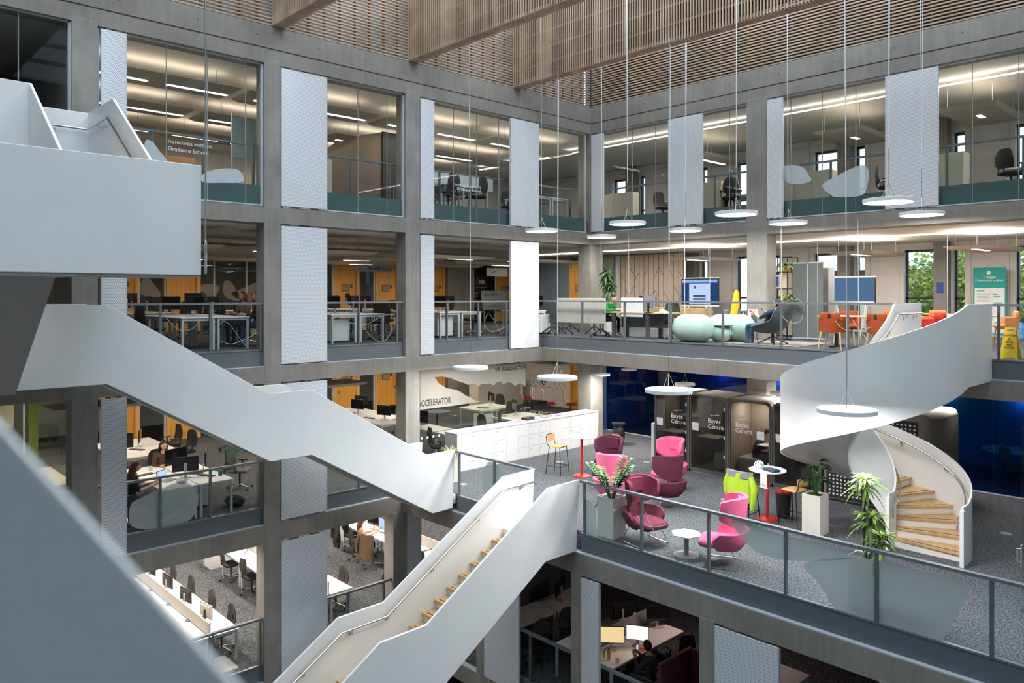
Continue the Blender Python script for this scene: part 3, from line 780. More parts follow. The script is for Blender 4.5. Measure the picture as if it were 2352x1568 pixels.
# ================= rooms: back walls, windows, doors, partitions =================
M['frame'] = mat('window_frame_black', (.02,.022,.025), .4)
M['reveal'] = mat('window_reveal', (.62,.66,.70), .5)
PIER = [-19.9, -16.95, -14.0, -11.02, -8.08, -5.05, -2.1]
wins = []
for p in PIER: wins += [(p-.98, p-.05), (p+.43, p+.76)]
wid = 0
for lv, zb, zt in ((4, 14.45, 16.9), (3, 10.82, 13.40)):
    zt2 = {4: 17.3, 3: 13.6}[lv]
    b = MB(); x = -30
    for a, c in wins:
        b.box(x, a, YW, YW+.38, F[lv], zt2); b.box(a, c, YW, YW+.38, F[lv], zb); b.box(a, c, YW, YW+.38, zt, zt2); x = c
    b.box(x, 7.7, YW, YW+.38, F[lv], zt2)
    struct('wall_back', b, M['wallw'] if lv == 3 else M['wallg'])
    for a, c in wins:
        wid += 1
        fr = MB(); y = YW+.16
        fr.box(a, a+.07, y, y+.1, zb, zt); fr.box(c-.05, c, y, y+.1, zb, zt); fr.box(a, c, y, y+.1, zt-.07, zt); fr.box(a, c, y, y+.1, zb, zb+.05)
        tz = zb+1.02; fr.box(a, c, y, y+.1, tz, tz+.06)
        w_ = struct('window_%d' % wid, fr, M['frame'])
        make('pane', MB().box(a+.07, c-.05, y+.04, y+.052, zb+.05, zt-.07), M['glass'], w_)
        s_ = MB().box(a-.001, a+.02, YW-.002, y, zb, zt); make('reveal', s_, M['reveal'], w_)
    # panel joints
    j = MB()
    for p in PIER:
        for q in (p-1.12, p+.92): j.box(q, q+.012, YW-.004, YW+.001, F[lv], zt2)
    j.box(-30, 5, YW-.004, YW+.001, zt+.2, zt+.212)
    struct('trim_3', j, M['greymid'])
struct('wall_back', MB().box(-30, 7.7, YW, YW+.38, 0.1, 10), mat('navy_wall', (.012,.03,.075), .6))
struct('wall_left', MB().box(-29.6, -29.4, Y0, YW, 0.1, 17.3), M['wallg'])
# office front on the left side: timber doors, glazing with white mullions
def timber_door(wall, a0, a1, lv, label, sign=True):
    """flush oak door with louvred overpanel in an oak frame"""
    global dn
    dn += 1
    f = F[lv]; zt = {3: 13.3, 2: 9.72, 4: 16.9}[lv]; zd = f+2.22
    P = (lambda p0,p1,d0,d1,z0,z1: MB().box(XW+d0, XW+d1, p0, p1, z0, z1)) if wall == 'A' else (lambda p0,p1,d0,d1,z0,z1: MB().box(p0, p1, 23.8-d1, 23.8-d0, z0, z1))
    fr = P(a0, a0+.09, -.05, .1, f, zt)
    for q in ((a1-.09, a1, f, zt), (a0+.09, a1-.09, zt-.07, zt), (a0+.09, a1-.09, zd, zd+.07)):
        o = P(q[0], q[1], -.05, .1, q[2], q[3]); fr.add(o.v, o.f)
    d = struct('door_%d' % dn, fr, M['doorf'])
    make('leaf', P(a0+.09, a1-.09, -.02, .03, f+.01, zd), M['door'], d)
    ov = P(a0+.09, a1-.09, -.02, .03, zd+.07, zt-.07); make('overpanel', ov, M['doorf'], d)
    lo = MB()
    for k in range(5):
        z = zt-.14-.045*k; o = P(a0+.2, a1-.2, .03, .04, z, z+.02); lo.add(o.v, o.f)
    make('louvre', lo, M['door'], d)
    hy = a1-.22 if dn % 2 else a0+.16
    h = P(hy, hy+.12, .05, .075, f+1.02, f+1.045); o = P(hy+.05, hy+.08, .03, .06, f+.98, f+1.1); h.add(o.v, o.f)
    make('handle', h, M['steel'], d)
    if sign:
        c = (a0+a1)/2 - .2
        fm = P(c, c+.34, .03, .045, f+1.36, f+1.62); sg = make('notice_frame', fm, M['black'], d)
        make('notice', P(c+.02, c+.32, .045, .048, f+1.38, f+1.60), mat('brown_notice', (.45,.25,.13), .6) if 'bn' not in M else M['bn'], sg)
        make('number_plate', P(c+.38, c+.48, .03, .036, f+1.48, f+1.62), M['greydark'], d)
    return d
dn = 0
M['bn'] = mat('brown_notice', (.45,.25,.13), .6)
M['darkglass'] = mat('dim_office_glass', (.10,.115,.11), .12, var=.2, scale=.6)
for lv in (3, 2):
    ds = [(6.95,7.99),(8.86,9.92),(15.04,16.12),(16.9,17.98),(19.5,20.4),(23.4,24.5)]
    for a, c in ds: timber_door('A', a, c, lv, '', a != 8.86)
    timber_door('B', -21.62, -20.7, lv, '')
    zt = {3: 13.3, 2: 9.72}[lv]; hi = {3: 13.6, 2: 9.99}[lv]
    x = Y0; wl = MB(); gl = MB(); mu = MB(); solid = [(10.9, 11.6), (20.45, 21.0)]
    ds2 = ds + [(YW, YW)]
    for a, c in ds2:
        if a - x > .3:
            gl.box(XW-.01, XW+.01, x, a, F[lv]+.0, zt)
            q = x+.5
            mu.box(XW-.03, XW+.05, x, x+.06, F[lv], zt); mu.box(XW-.03, XW+.05, a-.06, a, F[lv], zt)
            while q < a-.4: mu.box(XW-.03, XW+.04, q, q+.05, F[lv], zt); q += 1.15
        x = c
    wl.box(XW-.06, XW+.06, Y0, YW, zt, hi)
    struct('wall_left', wl, M['wallw'])
    struct('partition', gl, M['glassg'])
    struct('trim_4', mu, M['reveal'])
    struct('column', MB().box(XW-.05, XW+.25, 20.45, 21.9, F[lv], hi), M['concw'])
    struct('wall_back', MB().box(-24.6, -21.7, 23.8, 23.9, F[lv], hi), M['wallw'] if lv == 2 else mat('bluegrey_wall', (.22,.27,.31), .6))
    struct('wall_back', MB().box(-20.7, -19.4, 23.8, 23.9, F[lv], hi), M['concw'])
# rooms behind the office front: rear wall already at x=-29.5; cross walls
for y in (2.0, 13.2): 
    for lv in (4, 3, 2, 1): struct('wall_left', MB().box(-29.4, -26.0, y, y+.12, F[lv], F[lv]+2.85), M['wallw'])
# end wall of the left wing, hiding nothing: closes each floor near the viewer side
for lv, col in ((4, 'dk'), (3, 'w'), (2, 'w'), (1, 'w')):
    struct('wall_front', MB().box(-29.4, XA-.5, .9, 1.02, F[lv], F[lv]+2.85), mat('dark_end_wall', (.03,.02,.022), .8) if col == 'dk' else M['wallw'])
# partitions between the first (dark) bay and the office on the top floor
struct('partition', MB().box(-25.9, XA-.45, 4.02, 4.12, F[4], 17.3), M['wallg'])
struct('wall_left', MB().box(XW-.1, XW, Y0, YW, F[4], 17.3), M['wallg'])
struct('wall_left', MB().box(XW-.1, XW, Y0, YW, F[1], 6.36), M['wallw'])
struct('wall_left', MB().box(-27.1, -27, Y0, YW, .1, 2.9), M['greymid'])
struct('partition', MB().box(-13.72, -13.60, YD+.36, YW, F[1], 6.36), M['greydark'])  # added partition, keeps light of the bright desks out of the dark office
struct('partition', MB().box(-13.2, XE, 21.0, 21.1, F[1], 6.36), M['greydark'])
# green door frame, kitchen wall units in the leftmost bay of the lounge floor
grm = mat('lime_green_paint', (.42,.52,.10), .5); M['lime'] = grm
struct('partition', MB().box(-21.0, -20.9, 1.02, 4.05, F[2], 9.98).box(-20.95, XA-.5, 4.10, 4.14, F[2]+.0, 9.98), M['glassg'])
struct('trim_5', MB().box(-20.96, -20.8, 4.0, 4.2, F[2], 9.98), grm)
struct('trim_5', MB().box(-20.96, -20.8, 4.0, 4.2, F[3], 13.6), mat('amber_paint', (.75,.48,.03), .5))
struct('partition', MB().box(-20.95, XA-.5, 4.10, 4.13, F[3], 13.6), M['glassg'])
t = thing('kitchen_units', 'cream wall cupboards behind the lime green post at the far left', 'cupboard')
b = MB()
for k in range(3): b.box(-22.9+.0, -22.6, 1.2+k*.95, 2.13+k*.95, F[2]+1.45, 9.9)
make('wall_unit', b, M['beige'], t)
b = MB()
for k in range(3): b.box(-23.2, -22.6, 1.2+k*.95, 2.13+k*.95, F[2], F[2]+.86)
make('base_unit', b, M['wallw'], t)
make('worktop', MB().box(-23.2, -22.55, 1.2, 4.05, F[2]+.86, F[2]+.9), M['greymid'], t)
t = thing('counter_cabinet', 'cream topped cabinet behind the balustrade at the far left of the lounge floor', 'cabinet')
make('top', MB().box(-19.0, -17.0, 3.72, 4.36-.3, F[2]+1.02, F[2]+1.06), M['beige'], t)
make('body', MB().box(-18.95, -17.05, 3.75, 4.03, F[2], F[2]+1.02), M['greymid'], t)
tag(make('hanging_bag', MB().ball((-22.5, 3.3, F[2]+1.2), (.06,.13,.2)), mat('bottle_green', (.01,.09,.04), .6), smooth=60), 'dark green bag hanging beside the lime post', 'bag')

# beige acoustic wall with fold lines (upper balcony)
t = thing('acoustic_wall', 'beige folding acoustic wall with angled grooves behind the balcony sofa', 'wall panel')
b = MB(); n = 13
xs = [-19.3 + i*(3.0/n) for i in range(n+1)]
b.box(-19.3, -16.35, 24.2, 24.3, F[3], 13.55)
make('board', b, mat('beige_felt', (.56,.46,.37), .9, var=.04), t)
b = MB()
for i, x in enumerate(xs): b.box(x-.006, x+.006, 24.19, 24.2, F[3], 13.55)
for i in range(n):
    for k in range(3):
        if (i*7+k*3) % 5 < 3:
            z = 11.2+k*.75 + (i%3)*.1; s = .35 if (i+k) % 2 else -.35
            b.bar((xs[i], 24.195, z-s/2), (xs[i+1], 24.195, z+s/2), .01, .012)
make('groove', b, M['greydark'], t)
struct('partition', MB().box(-19.35, -19.3, 19.5, 24.2, F[3], 13.55), M['glassg'])
struct('trim_6', MB().box(-19.42, -19.28, 24.0, 24.16, F[3], 13.55), M['white'])
# blue glazed room under the balcony
M['blueglass'] = glass('blue_tinted_glass', (.34,.60,.80), .8)
t = thing('blue_glass_wall', 'dark blue glazed wall at the back of the lounge', 'glass wall')
xs = [-17.4, -15.9, -14.4, -12.9, -11.4, -9.9, -8.4, -6.9, -5.4, -3.9, -2.4, -.9]
for a, c in zip(xs[:-1], xs[1:]):
    make('glass_pane', MB().box(a+.006, c-.006, 21.04, 21.055, F[2]+.02, 9.97), M['blueglass'], t)
make('floor_track', MB().box(xs[0], xs[-1], 21.0, 21.08, F[2], F[2]+.02), M['pale_trim'], t)
M['navyw'] = mat('blue_room_wall', (.012,.06,.15), .5, var=.3, scale=.8)
struct('wall_back', MB().box(-17.5, 2, 24.6, 24.75, F[2], 9.97), M['navyw'])
struct('wall_left', MB().box(-17.5, -17.4, 21.0, 24.75, F[2], 9.97), M['navyw'])
struct('floor', MB().box(-17.4, 2, 21.1, 24.6, F[2]+.002, F[2]+.012), carpet('blue_room_carpet', (.01,.018,.03), (.05,.07,.1)))
for x, col, nm in ((-12.6,(.05,.40,1),'blue light bar glowing above the middle phone booth'), (-10.9,(.1,.65,1),'cyan light bar behind the glass above the right phone booth'), (-7.6,(.15,.8,.6),'green light bar behind the blue glass right of the spiral stair'),
                   (-5.55,(.1,.55,1),'cyan light bar at the right edge behind the blue glass'), (-14.9,(.02,.15,.7),'dim blue light bar behind the blue glass by the column')):
    o = thing('light_bar', nm, 'light', (x, 24.575, F[2]+2.45), 0, 'coloured light bars in the blue room')
    make('tube', MB().box(-.03, .03, -.02, .02, -.25, .25), emit('bar_glow', col, 8), o)
    area('bar_light', (0, -.1, -.1), .12, .8, (110 if -13 < x < -10 else 45), col, (PI*.42, 0, 0), o)
struct('partition', MB().box(-13.06, -12.98, 17.76, 17.88, F[2], F[2]+1.15), M['white'])
# frosted "accelerator" glazing between the lounge and the left office
t = thing('accelerator_glazing', 'full height glass screen with frosted band reading ACCELERATOR', 'glazing')
for a, c in ((12.05,13.35),(13.35,14.65),(14.65,15.92)):
    make('glass_pane', MB().box(XA-.2, XA-.188, a+.005, c-.005, F[2], 9.98), M['glassg'], t)
px = [(965,850),(1207,832),(1207,888),(1200,882),(1192,880),(1183,886),(1175,879),(1166,877),(1158,883),(1150,877),(1142,877),(1134,885),(1124,880),(1116,882),(1108,880),(1100,886),(1088,880),(1075,884),(1066,879),
      (1050,874),(1035,868),(1015,864),(998,866),(1008,880),(1026,891),(1048,895),(1062,902),(1070,908),(1082,913),(1092,920),(1108,921),(1046,931),(965,941)]
pl = [(p.y, p.z) for p in (atx(u, v, XA-.18) for u, v in px)]
M['film'] = glass('frost_film_beige', (.55,.55,.52), .6, .1, .72, (.40,.375,.33))
make('frosted_band', MB().prism(pl, 'x', XA-.186, XA-.182), M['film'], t)
M['blk'] = mat('black_lettering', (.02,.02,.02), .6); M['wht'] = mat('white_lettering', (.85,.85,.85), .5)
p = atx(962, 928, XA-.178)
text('lettering', 'ACCELERATOR', .24, M['blk'], (XA-.179, p.y-.03, p.z), (PI/2, 0, PI/2), t, bold=True, sx=.68)
p = atx(1137, 850, XA-.178)
text('lettering', 'VR INNOVATOR', .17, M['blk'], (XA-.179, p.y, p.z), (PI/2, 0, PI/2), t, bold=True)
# low glass screen with dots, running behind the lockers
t = thing('dotted_glass_screen', 'low clear glass screen with white dots beside the lockers', 'glass screen')
b = MB()
for i in range(24):
    y = 12.3+i*.2; b.add(*[([(-16.60, y+.035*math.cos(2*PI*k/12), 8.12+.035*math.sin(2*PI*k/12)) for k in range(12)]), [tuple(range(12))]])
make('glass_pane', MB().box(-16.62, -16.61, 12.1, 17.6, F[2], F[2]+1.5), M['glassg'], t)
make('dot', b, M['wht'], t)
# institute lettering on the top floor glass
t = thing('institute_lettering', 'white institute lettering on the top floor glass left of the second column', 'sign')
x = XA-.105
text('lettering', 'The MAXWELL INSTITUTE', .080, M['wht'], (x, 5.64, 15.17), (PI/2, 0, PI/2), t, bold=False)
text('lettering', 'Graduate School', .125, M['wht'], (x, 5.64, 15.03), (PI/2, 0, PI/2), t)
t = thing('institute_lettering', 'small white institute lettering on the top floor glass near the inner corner', 'sign')
text('lettering', 'The MAXWELL INSTITUTE', .085, M['wht'], (x, 13.26, 15.03), (PI/2, 0, PI/2), t)
text('lettering', 'Graduate School', .13, M['wht'], (x, 13.36, 14.93), (PI/2, 0, PI/2), t)
# brown cabin on the top floor
t = thing('cabin', 'brown ribbed meeting cabin behind the top floor glass between two columns', 'cabin')
make('wall', MB().prism([(9.9,F[4]),(13.5,F[4]),(13.5,16.68),(13.3,16.78),(12.6,16.78),(11.9,16.58),(10.9,15.8),(10.5,15.75),(9.9,15.4)] , 'x', -20.45, -19.0), mat('taupe_felt', (.22,.17,.14), .9, var=.06), t)
make('end_panel', MB().box(-19.0, -18.95, 12.62, 13.5, F[4], 16.8), mat('ribbed_dark', (.03,.032,.032), .6), t)

# ================= lamps =================
E4 = emit('strip_glow_top', (1,.88,.74), 11); E3 = emit('strip_glow_mid', (1,.84,.66), 7); E2 = emit('strip_glow_lounge', (1,.82,.62), 12); EB = emit('strip_glow_long', (1,.93,.86), 8)
UP = emit('uplight_glow', (1,.85,.70), 15)
M['raft'] = mat('raft_panel', (.46,.42,.36), .8, var=.03)
def raft(label, loc, L, W, e, strips, uplight=True, rz=0, drop=.35, lpow=0, lcol=(1,.85,.68), upw=0):
    """acoustic raft hung on wires, long side along local y"""
    t = thing('ceiling_raft', label, 'ceiling light', loc, rz, 'hanging ceiling rafts with strip lights')
    make('panel', MB().add([(-W/2,-L/2,.04),(W/2,-L/2,.04),(W/2,L/2,.04),(-W/2,L/2,.04),(-W/2+.12,-L/2+.12,-.04),(W/2-.12,-L/2+.12,-.04),(W/2-.12,L/2-.12,-.04),(-W/2+.12,L/2-.12,-.04)],
         [(0,1,2,3),(7,6,5,4),(0,4,5,1),(1,5,6,2),(2,6,7,3),(3,7,4,0)]), M['raft'], t)
    for (a, c) in strips:
        make('light_strip', MB().box(-.06, .06, a, c, -.046, -.041), e, t)
    if uplight: make('uplight_strip', MB().box(-.04, .04, -L/2+.3, L/2-.3, .045, .05), UP, t)
    wr = MB()
    for sx_ in (-.35, .35):
        for sy_ in (-.35, .35): wr.tube([(sx_*W, sy_*L, .04), (sx_*W, sy_*L, .04+drop)], .005, 4)
    make('suspension_wire', wr, M['greymid'], t)
    if lpow: area('raft_light', (0,0,-.06), .3, L*.8, lpow, lcol, (0,0,0), t)
    if upw: area('raft_uplight', (0,0,.07), .3, L*.8, upw, lcol, (PI,0,0), t)
    return t
ordn = ['nearest', 'second', 'third', 'fourth']
for xi, x in enumerate((-18.25, -21.15, -23.9)):
    for k, y0 in enumerate((3.7, 7.62, 11.6, 15.55)):
        if xi == 0 and k == 1: y0 = 7.6
        raft(f'beige light raft, top floor, {["front row","middle row","rear row"][xi]}, {["left of the second column","between the second and third columns","right of the third column","by the inner corner"][k]}', (x, y0+1.95+.3, 16.88), 3.7, 1.15, E4,
             [(-1.5, -.12), (.30, 1.72)] if k < 3 else [(-1.5,.1)], drop=.38, lpow=(28 if k != 1 else 12), lcol=(1,.89,.77))
for k, (x, y) in enumerate(((-14.2, 22.6), (-9.2, 22.3), (-5.9, 21.9))):
    raft(f'angled beige light raft top floor right wall, {["left one near the corner","middle one right of the column","right one behind the end railing"][k]}', (x, y, 16.55), 2.6, 1.4, E4, [(-.5,.9)] if k == 0 else [(-.2,.2)], True, PI/2*.0, .7, lpow=(10 if k == 0 else 5), lcol=(1,.9,.8))
for xi, x in enumerate((-18.25, -21.15, -23.9)):
    for k, y0 in enumerate((3.6, 7.9, 12.2, 16.6)):
        raft(f'light raft, balcony office, {["front row","middle row","rear row"][xi]}, {["leftmost bay","between the second and third columns","right of the third column","by the inner corner"][k]}', (x, y0+1.95, 13.12), 3.7, 1.15, E3, [(-1.5,-.6)] if (xi+k) % 2 else [(.4,1.3)], False, 0, .42, lpow=(9 if xi < 2 else 26), lcol=(1,.80,.58))
for k, (x, y) in enumerate(((-13.9, 21.9), (-8.9, 22.4), (-5.8, 22.0))):
    raft(f'beige light raft above the balcony lounge, {["above the pale green sofa","above the wide blank screen","above the teal banner"][k]}', (x, y, 13.15), 2.5, 1.3, EB, [(-1.0,.1)], True, 0, .40, lpow=60, lcol=(1,.90,.80), upw=45)
for xi, x in enumerate((-18.0, -21.2, -24.0)):
    for k, y0 in enumerate((3.4, 7.6, 13.6, 17.9)):
        raft(f'open light raft, lounge floor office, {["front row","middle row","rear row"][xi]}, {["leftmost bay","left of the third column","behind the frosted glass","by the inner corner"][k]}', (x, y0+2.0, 9.62), 3.2, 1.1, E2, [(-1.3,-.1),(.3,1.3)], False, 0, .34, lpow=36, lcol=(1,.86,.70))
def strip(label, a, c, w_, e, lpow, lcol):
    t = thing('linear_light', label, 'ceiling light', group='long slim ceiling lights'); a = Vector(a); c = Vector(c)
    make('diffuser', MB().bar(a, c, w_, .02), e, t)
    m_ = (a+c)/2; L_ = (c-a).length; ang = math.atan2((c-a).y, (c-a).x)
    area('strip_light', m_+Vector((0,0,-.04)), L_, .15, lpow, lcol, (0,0,ang), t)
strip('long slim white light line across the ceiling of the top floor office, right wall', (-24, 20.78, 17.18), (.5, 20.78, 17.18), .07, EB, 420, (1,.95,.9))
strip('long slim white light line across the ceiling of the upper balcony', (-22, 21.7, 13.57), (.5, 21.7, 13.57), .07, EB, 470, (1,.92,.84))
for k, y in enumerate((1.8, 6.8, 10.0, 13.9, 18.4)):
    strip(f'bright light line over the lower office desks, {["leftmost","over the first long desk","over the second long desk","over the third long desk","farthest"][k]}', (-25, y, 6.30), (-16.9, y, 6.30), .1, E2, 230, (1,.90,.80))

t = thing('dark_office_fill', 'added dim fill light on the ceiling at the back of the dark office', 'ceiling light', (-9.5, 14.6, 6.33)); make('housing', MB().cyl((0,0,-.03), .06, .05, 16), M['white'], t); area('dark_office_fill_glow', (0,0,-.04), .4, .4, 22, (1,.72,.62), (0,0,0), t)  # invented fill lamp, added to lift the dark office
# round pendant discs over the atrium
M['lampw'] = mat('lamp_white', (.93,.94,.95), .45); DISC = emit('disc_glow', (.97,.98,1.0), 5.5); DISC2 = emit('disc_glow_low', (.95,.97,1.0), 7)
def disc():
    t = thing('disc_pendant', '', 'pendant lamp')
    make('rim', MB().lathe([(.40,-.035),(.45,-.035),(.455,-.03),(.455,.03),(.45,.035),(.30,.037),(.27,.055),(.16,.06),(0,.062)], n=48), M['lampw'], t, smooth=30)
    make('diffuser', MB().lathe([(.0,-.03),(.41,-.03),(.43,-.037)][::-1], n=48), DISC, t, smooth=30)
    w_ = MB()
    for a in (.5, 2.6, 4.7): w_.tube([(.13*math.cos(a), .13*math.sin(a), .055), (0,0,.35)], .004, 4)
    w_.tube([(0,0,.35),(0,0,1.0)], .006, 5)
    make('wire_yoke', w_, M['steel'], t)
    return t
names = {(1244,529):'smallest upper disc lamp, left of the corner lamps', (1382,543):'upper disc lamp just right of the inner corner', (1441,512):'upper disc lamp in front of the corner office chair', (1574,528):'upper disc lamp below the wide white panel',
 (1691,490):'upper disc lamp overlapping the concrete column of the right wall', (1810,511):'upper disc lamp right of the concrete column', (2041,461):'highest and largest upper disc lamp at the right', (2117,491):'upper disc lamp below the big perforated panel at the right',
 (1081,844):'lower disc lamp in front of the frosted glass', (1280,867):'lower disc lamp above the white lockers', (1536,897):'lower disc lamp in front of the phone booths', (1945,943):'lowest large disc lamp in front of the curved stair'}
DL = []
for (u, v), nm in names.items():
    z = CZ + (1.77 if v < 600 else -1.88)
    p = atz(u, v, z); o = place('disc', disc, 'white round ' + nm, p, random.random()*6, 'disc lamps hanging in the atrium')
    lc = area('disc_light', (0,0,-.05), .7, .7, 48 if v < 600 else 84, (1,.97,.93), (0,0,0), o)
    lc.data.shape = 'DISK'
    wr = MB().tube([(0,0,1.0),(random.uniform(-.05,.05),random.uniform(-.05,.05),20.5-z)], .007, 6)
    make('cable', wr, M['lampw'], o)
# small disc lamps under the balcony
for (u, v, nm) in ((1381,860,'small round disc lamp under the balcony beside the blue glass'), (1573,882,'small round disc lamp above the phone booths'), (1795,903,'small round disc lamp half hidden by the curved stair')):
    p = atz(u, v, 9.45); o = dup(PROTO['disc'], nm, p, 0, 'small disc lamps under the balcony'); o.scale = (.62,.62,.9)
    area('disc_light', (0,0,-.05), .5, .5, 45, (1,.93,.84), (0,0,0), o)
for k, (x, y) in enumerate(((-12.3,19.6),(-9.2,19.9),(-5.9,19.4),(-14.2,18.2),(-7.6,18.6))):
    o = dup(PROTO['disc'], ['disc lamp hidden close to the ceiling behind the booths','disc lamp over the middle of the rear lounge','disc lamp close to the ceiling right of the spiral stair','disc lamp close to the ceiling by the lockers','disc lamp close to the ceiling behind the spiral stair'][k], (x,y,9.75), 0, 'small disc lamps under the balcony'); o.scale = (.5,.5,.6)
    area('disc_light', (0,0,-.05), .5, .5, 30, (1,.92,.82), (0,0,0), o)

# ================= outside =================
M['leaf'] = mat('leaf_green', (.42,.52,.16), .6, var=.45, scale=1.2); M['bark'] = mat('bark', (.10,.075,.05), .9, var=.3, scale=8)
def tree(label, x, y, z0, h, r, seed):
    rnd = random.Random(seed)
    t = thing('tree', label, 'tree', (x, y, z0), 0, 'trees outside the windows')
    make('trunk', MB().tube([(0,0,0),(.1,.1,h*.4),(0,.2,h*.75)], [.25,.2,.08], 8), M['bark'], t, smooth=60)
    b = MB()
    for k in range(9000):
        a = rnd.random()*2*PI; c = rnd.uniform(-1,1); s_ = math.sqrt(1-c*c); rr = r*rnd.uniform(.55,1.0)*(1+.25*math.sin(3*a+seed)*s_)
        p = Vector((rr*s_*math.cos(a), rr*s_*math.sin(a), h*.68+rr*c*.9)); q = .075
        u_ = Vector((rnd.uniform(-1,1),rnd.uniform(-1,1),rnd.uniform(-1,1))).normalized(); v_ = u_.cross(Vector((rnd.uniform(-1,1),rnd.uniform(-1,1),.3))).normalized()
        b.add([p-u_*q*1.6, p+v_*q*.8, p+u_*q*1.6, p-v_*q*.8], [(0,1,2,3)])
    make('crown', b, M['leaf'], t)
for k, (x, h, r) in enumerate(((-15.6,4.6,2.4),(-11.6,5.4,2.6),(-9.2,7.6,2.8),(-5.4,8.2,3.2),(-19.9,4.2,2.2))):
    tree(['leafy tree outside, seen through the window left of the blank screen','leafy yellow-green tree outside the wide window left of the poster pier','tall leafy tree outside the narrow window by the teal banner','leafy tree outside the rightmost window','low leafy tree outside behind the bookshelf'][k], x, 33+(k%2)*4.5, 6.3, h, r, k+3)
struct('terrain', MB().box(-60, 40, 27, 140, 4.0, 6.3), mat('lawn_outside', (.10,.14,.05), .95))
t = thing('building', 'pale building with a dark red eave seen outside through the window', 'building', (-22, 88, 6.3))
make('wall', MB().box(-26, 26, 0, 12, 0, 7.85), M['wallw'], t); make('eave', MB().box(-26.5, 26.5, -.6, 12.5, 7.85, 8.4), mat('dark_red_eave', (.30,.07,.07), .7), t)
make('roof', MB().prism([(-1.5,8.4),(6,9.6),(13.5,8.4)], 'x', -27, 27), mat('pale_roof', (.6,.6,.62), .7), t)
wn_ = MB()
for k in range(12): wn_.box(-24+k*4, -22.4+k*4, -.05, 0, 5, 7)
make('window', wn_, M['darkglass'], t)
# ================= furniture kit (local front = -y, origin on the floor) =================
def office_chair(back=None, star='chrome', seatm=None, arms=True, head=False):
    back = back or M['mesh']; seatm = seatm or M['blackf']; st = M[star]
    t = thing('office_chair', '', 'chair')
    s = MB().rbox(-.24, .24, -.25, .22, .43, .51, .07); make('seat', s, seatm, t, smooth=50)
    g = []
    for i in range(7):
        z = .58 + i*.075; w_ = .225 - .03*abs(i-2.2)/2 - (.05 if i == 6 else 0)
        g.append([(w_*q, .235 + .03*math.sin(i*.7) + .012*i - .045*q*q, z) for q in (-1,-.6,-.2,.2,.6,1)])
    make('backrest', MB().sheet(g, .022), back, t, smooth=60)
    fr = MB().tube([(0,.16,.44),(0,.26,.50),(0,.275,.62),(0,.285,.80)], .02, 6)
    make('back_support', fr, M['black'], t, smooth=60)
    make('gas_lift', MB().cyl((0,0,.12), .025, .32, 10), M['black'], t, smooth=40)
    b = MB()
    for k in range(5):
        a = 2*PI*k/5+.3; b.bar((0,0,.13), (.30*math.cos(a), .30*math.sin(a), .085), .04, .025)
    make('star_base', b, st, t)
    for k in range(5):
        a = 2*PI*k/5+.3; c = (.30*math.cos(a), .30*math.sin(a))
        make('caster', MB().tube([(c[0]-.02*math.sin(a), c[1]+.02*math.cos(a), .032), (c[0]+.02*math.sin(a), c[1]-.02*math.cos(a), .032)], .031, 10), M['black'], t, smooth=40)
    if arms:
        for sx_ in (-1, 1):
            a = MB().bar((sx_*.22,.02,.45), (sx_*.28,.03,.50), .03, .02); a.bar((sx_*.28,.03,.49), (sx_*.28,.03,.66), .03, .02); a.rbox(sx_*.28-.035, sx_*.28+.035, -.12, .14, .655, .685, .02)
            make('armrest', a, M['black'], t)
    return t
def task_desk(w_=1.5, d=.75, top=None, leg=None):
    t = thing('desk', '', 'desk')
    make('tabletop', MB().box(-w_/2+.005, w_/2-.005, -d/2+.005, d/2-.005, .705, .73), top or M['desk'], t, bevel=.004)
    for sx_ in (-1, 1):
        for sy_ in (-1, 1):
            make('leg', MB().box(sx_*(w_/2-.05)-.025, sx_*(w_/2-.05)+.025, sy_*(d/2-.05)-.025, sy_*(d/2-.05)+.025, 0, .705), leg or M['deskleg'], t)
    b = MB().box(-w_/2+.05, w_/2-.05, -d/2+.04, -d/2+.07, .65, .705).box(-w_/2+.05, w_/2-.05, d/2-.07, d/2-.04, .65, .705)
    for sx_ in (-1,1): b.box(sx_*(w_/2-.05)-.015, sx_*(w_/2-.05)+.015, -d/2+.05, d/2-.05, .65, .70)
    make('frame_rail', b, leg or M['deskleg'], t)
    return t
def monitor(lit=None, w_=.54, h=.32, z0=.14, backc=None, portrait=False):
    t = thing('computer_monitor', '', 'monitor')
    if portrait: w_, h = h, w_
    s = MB().box(-w_/2, w_/2, -.012, .012, z0, z0+h); s.prism([(-w_/2+.08, z0+.05),(w_/2-.08, z0+.05),(w_/2-.08, z0+h-.05),(-w_/2+.08, z0+h-.05)], 'y', .012, .03)
    sc = make('housing', s, backc or M['black'], t, bevel=.004)
    make('display', MB().box(-w_/2+.012, w_/2-.012, -.0145, -.0125, z0+.015, z0+h-.012), lit or M['scroff'], sc)
    st = MB().box(-.028, .028, .03, .055, .01, z0+h*.6); make('stand', st, M['deskleg'] if not backc else M['black'], t)
    make('stand_base', MB().rbox(-.12, .12, -.07, .11, 0, .012, .03), M['deskleg'] if not backc else M['black'], t)
    return t
M['scroff'] = mat('screen_off', (.012,.012,.014), .12)
def keyboard():
    t = thing('keyboard', '', 'keyboard')
    make('body', MB().rbox(-.22, .22, -.07, .07, 0, .018, .012), M['black'], t)
    k = MB()
    for i in range(4): k.box(-.205, .205, -.06+i*.031, -.036+i*.031, .018, .022)
    make('keys', k, M['greydark'], t); return t
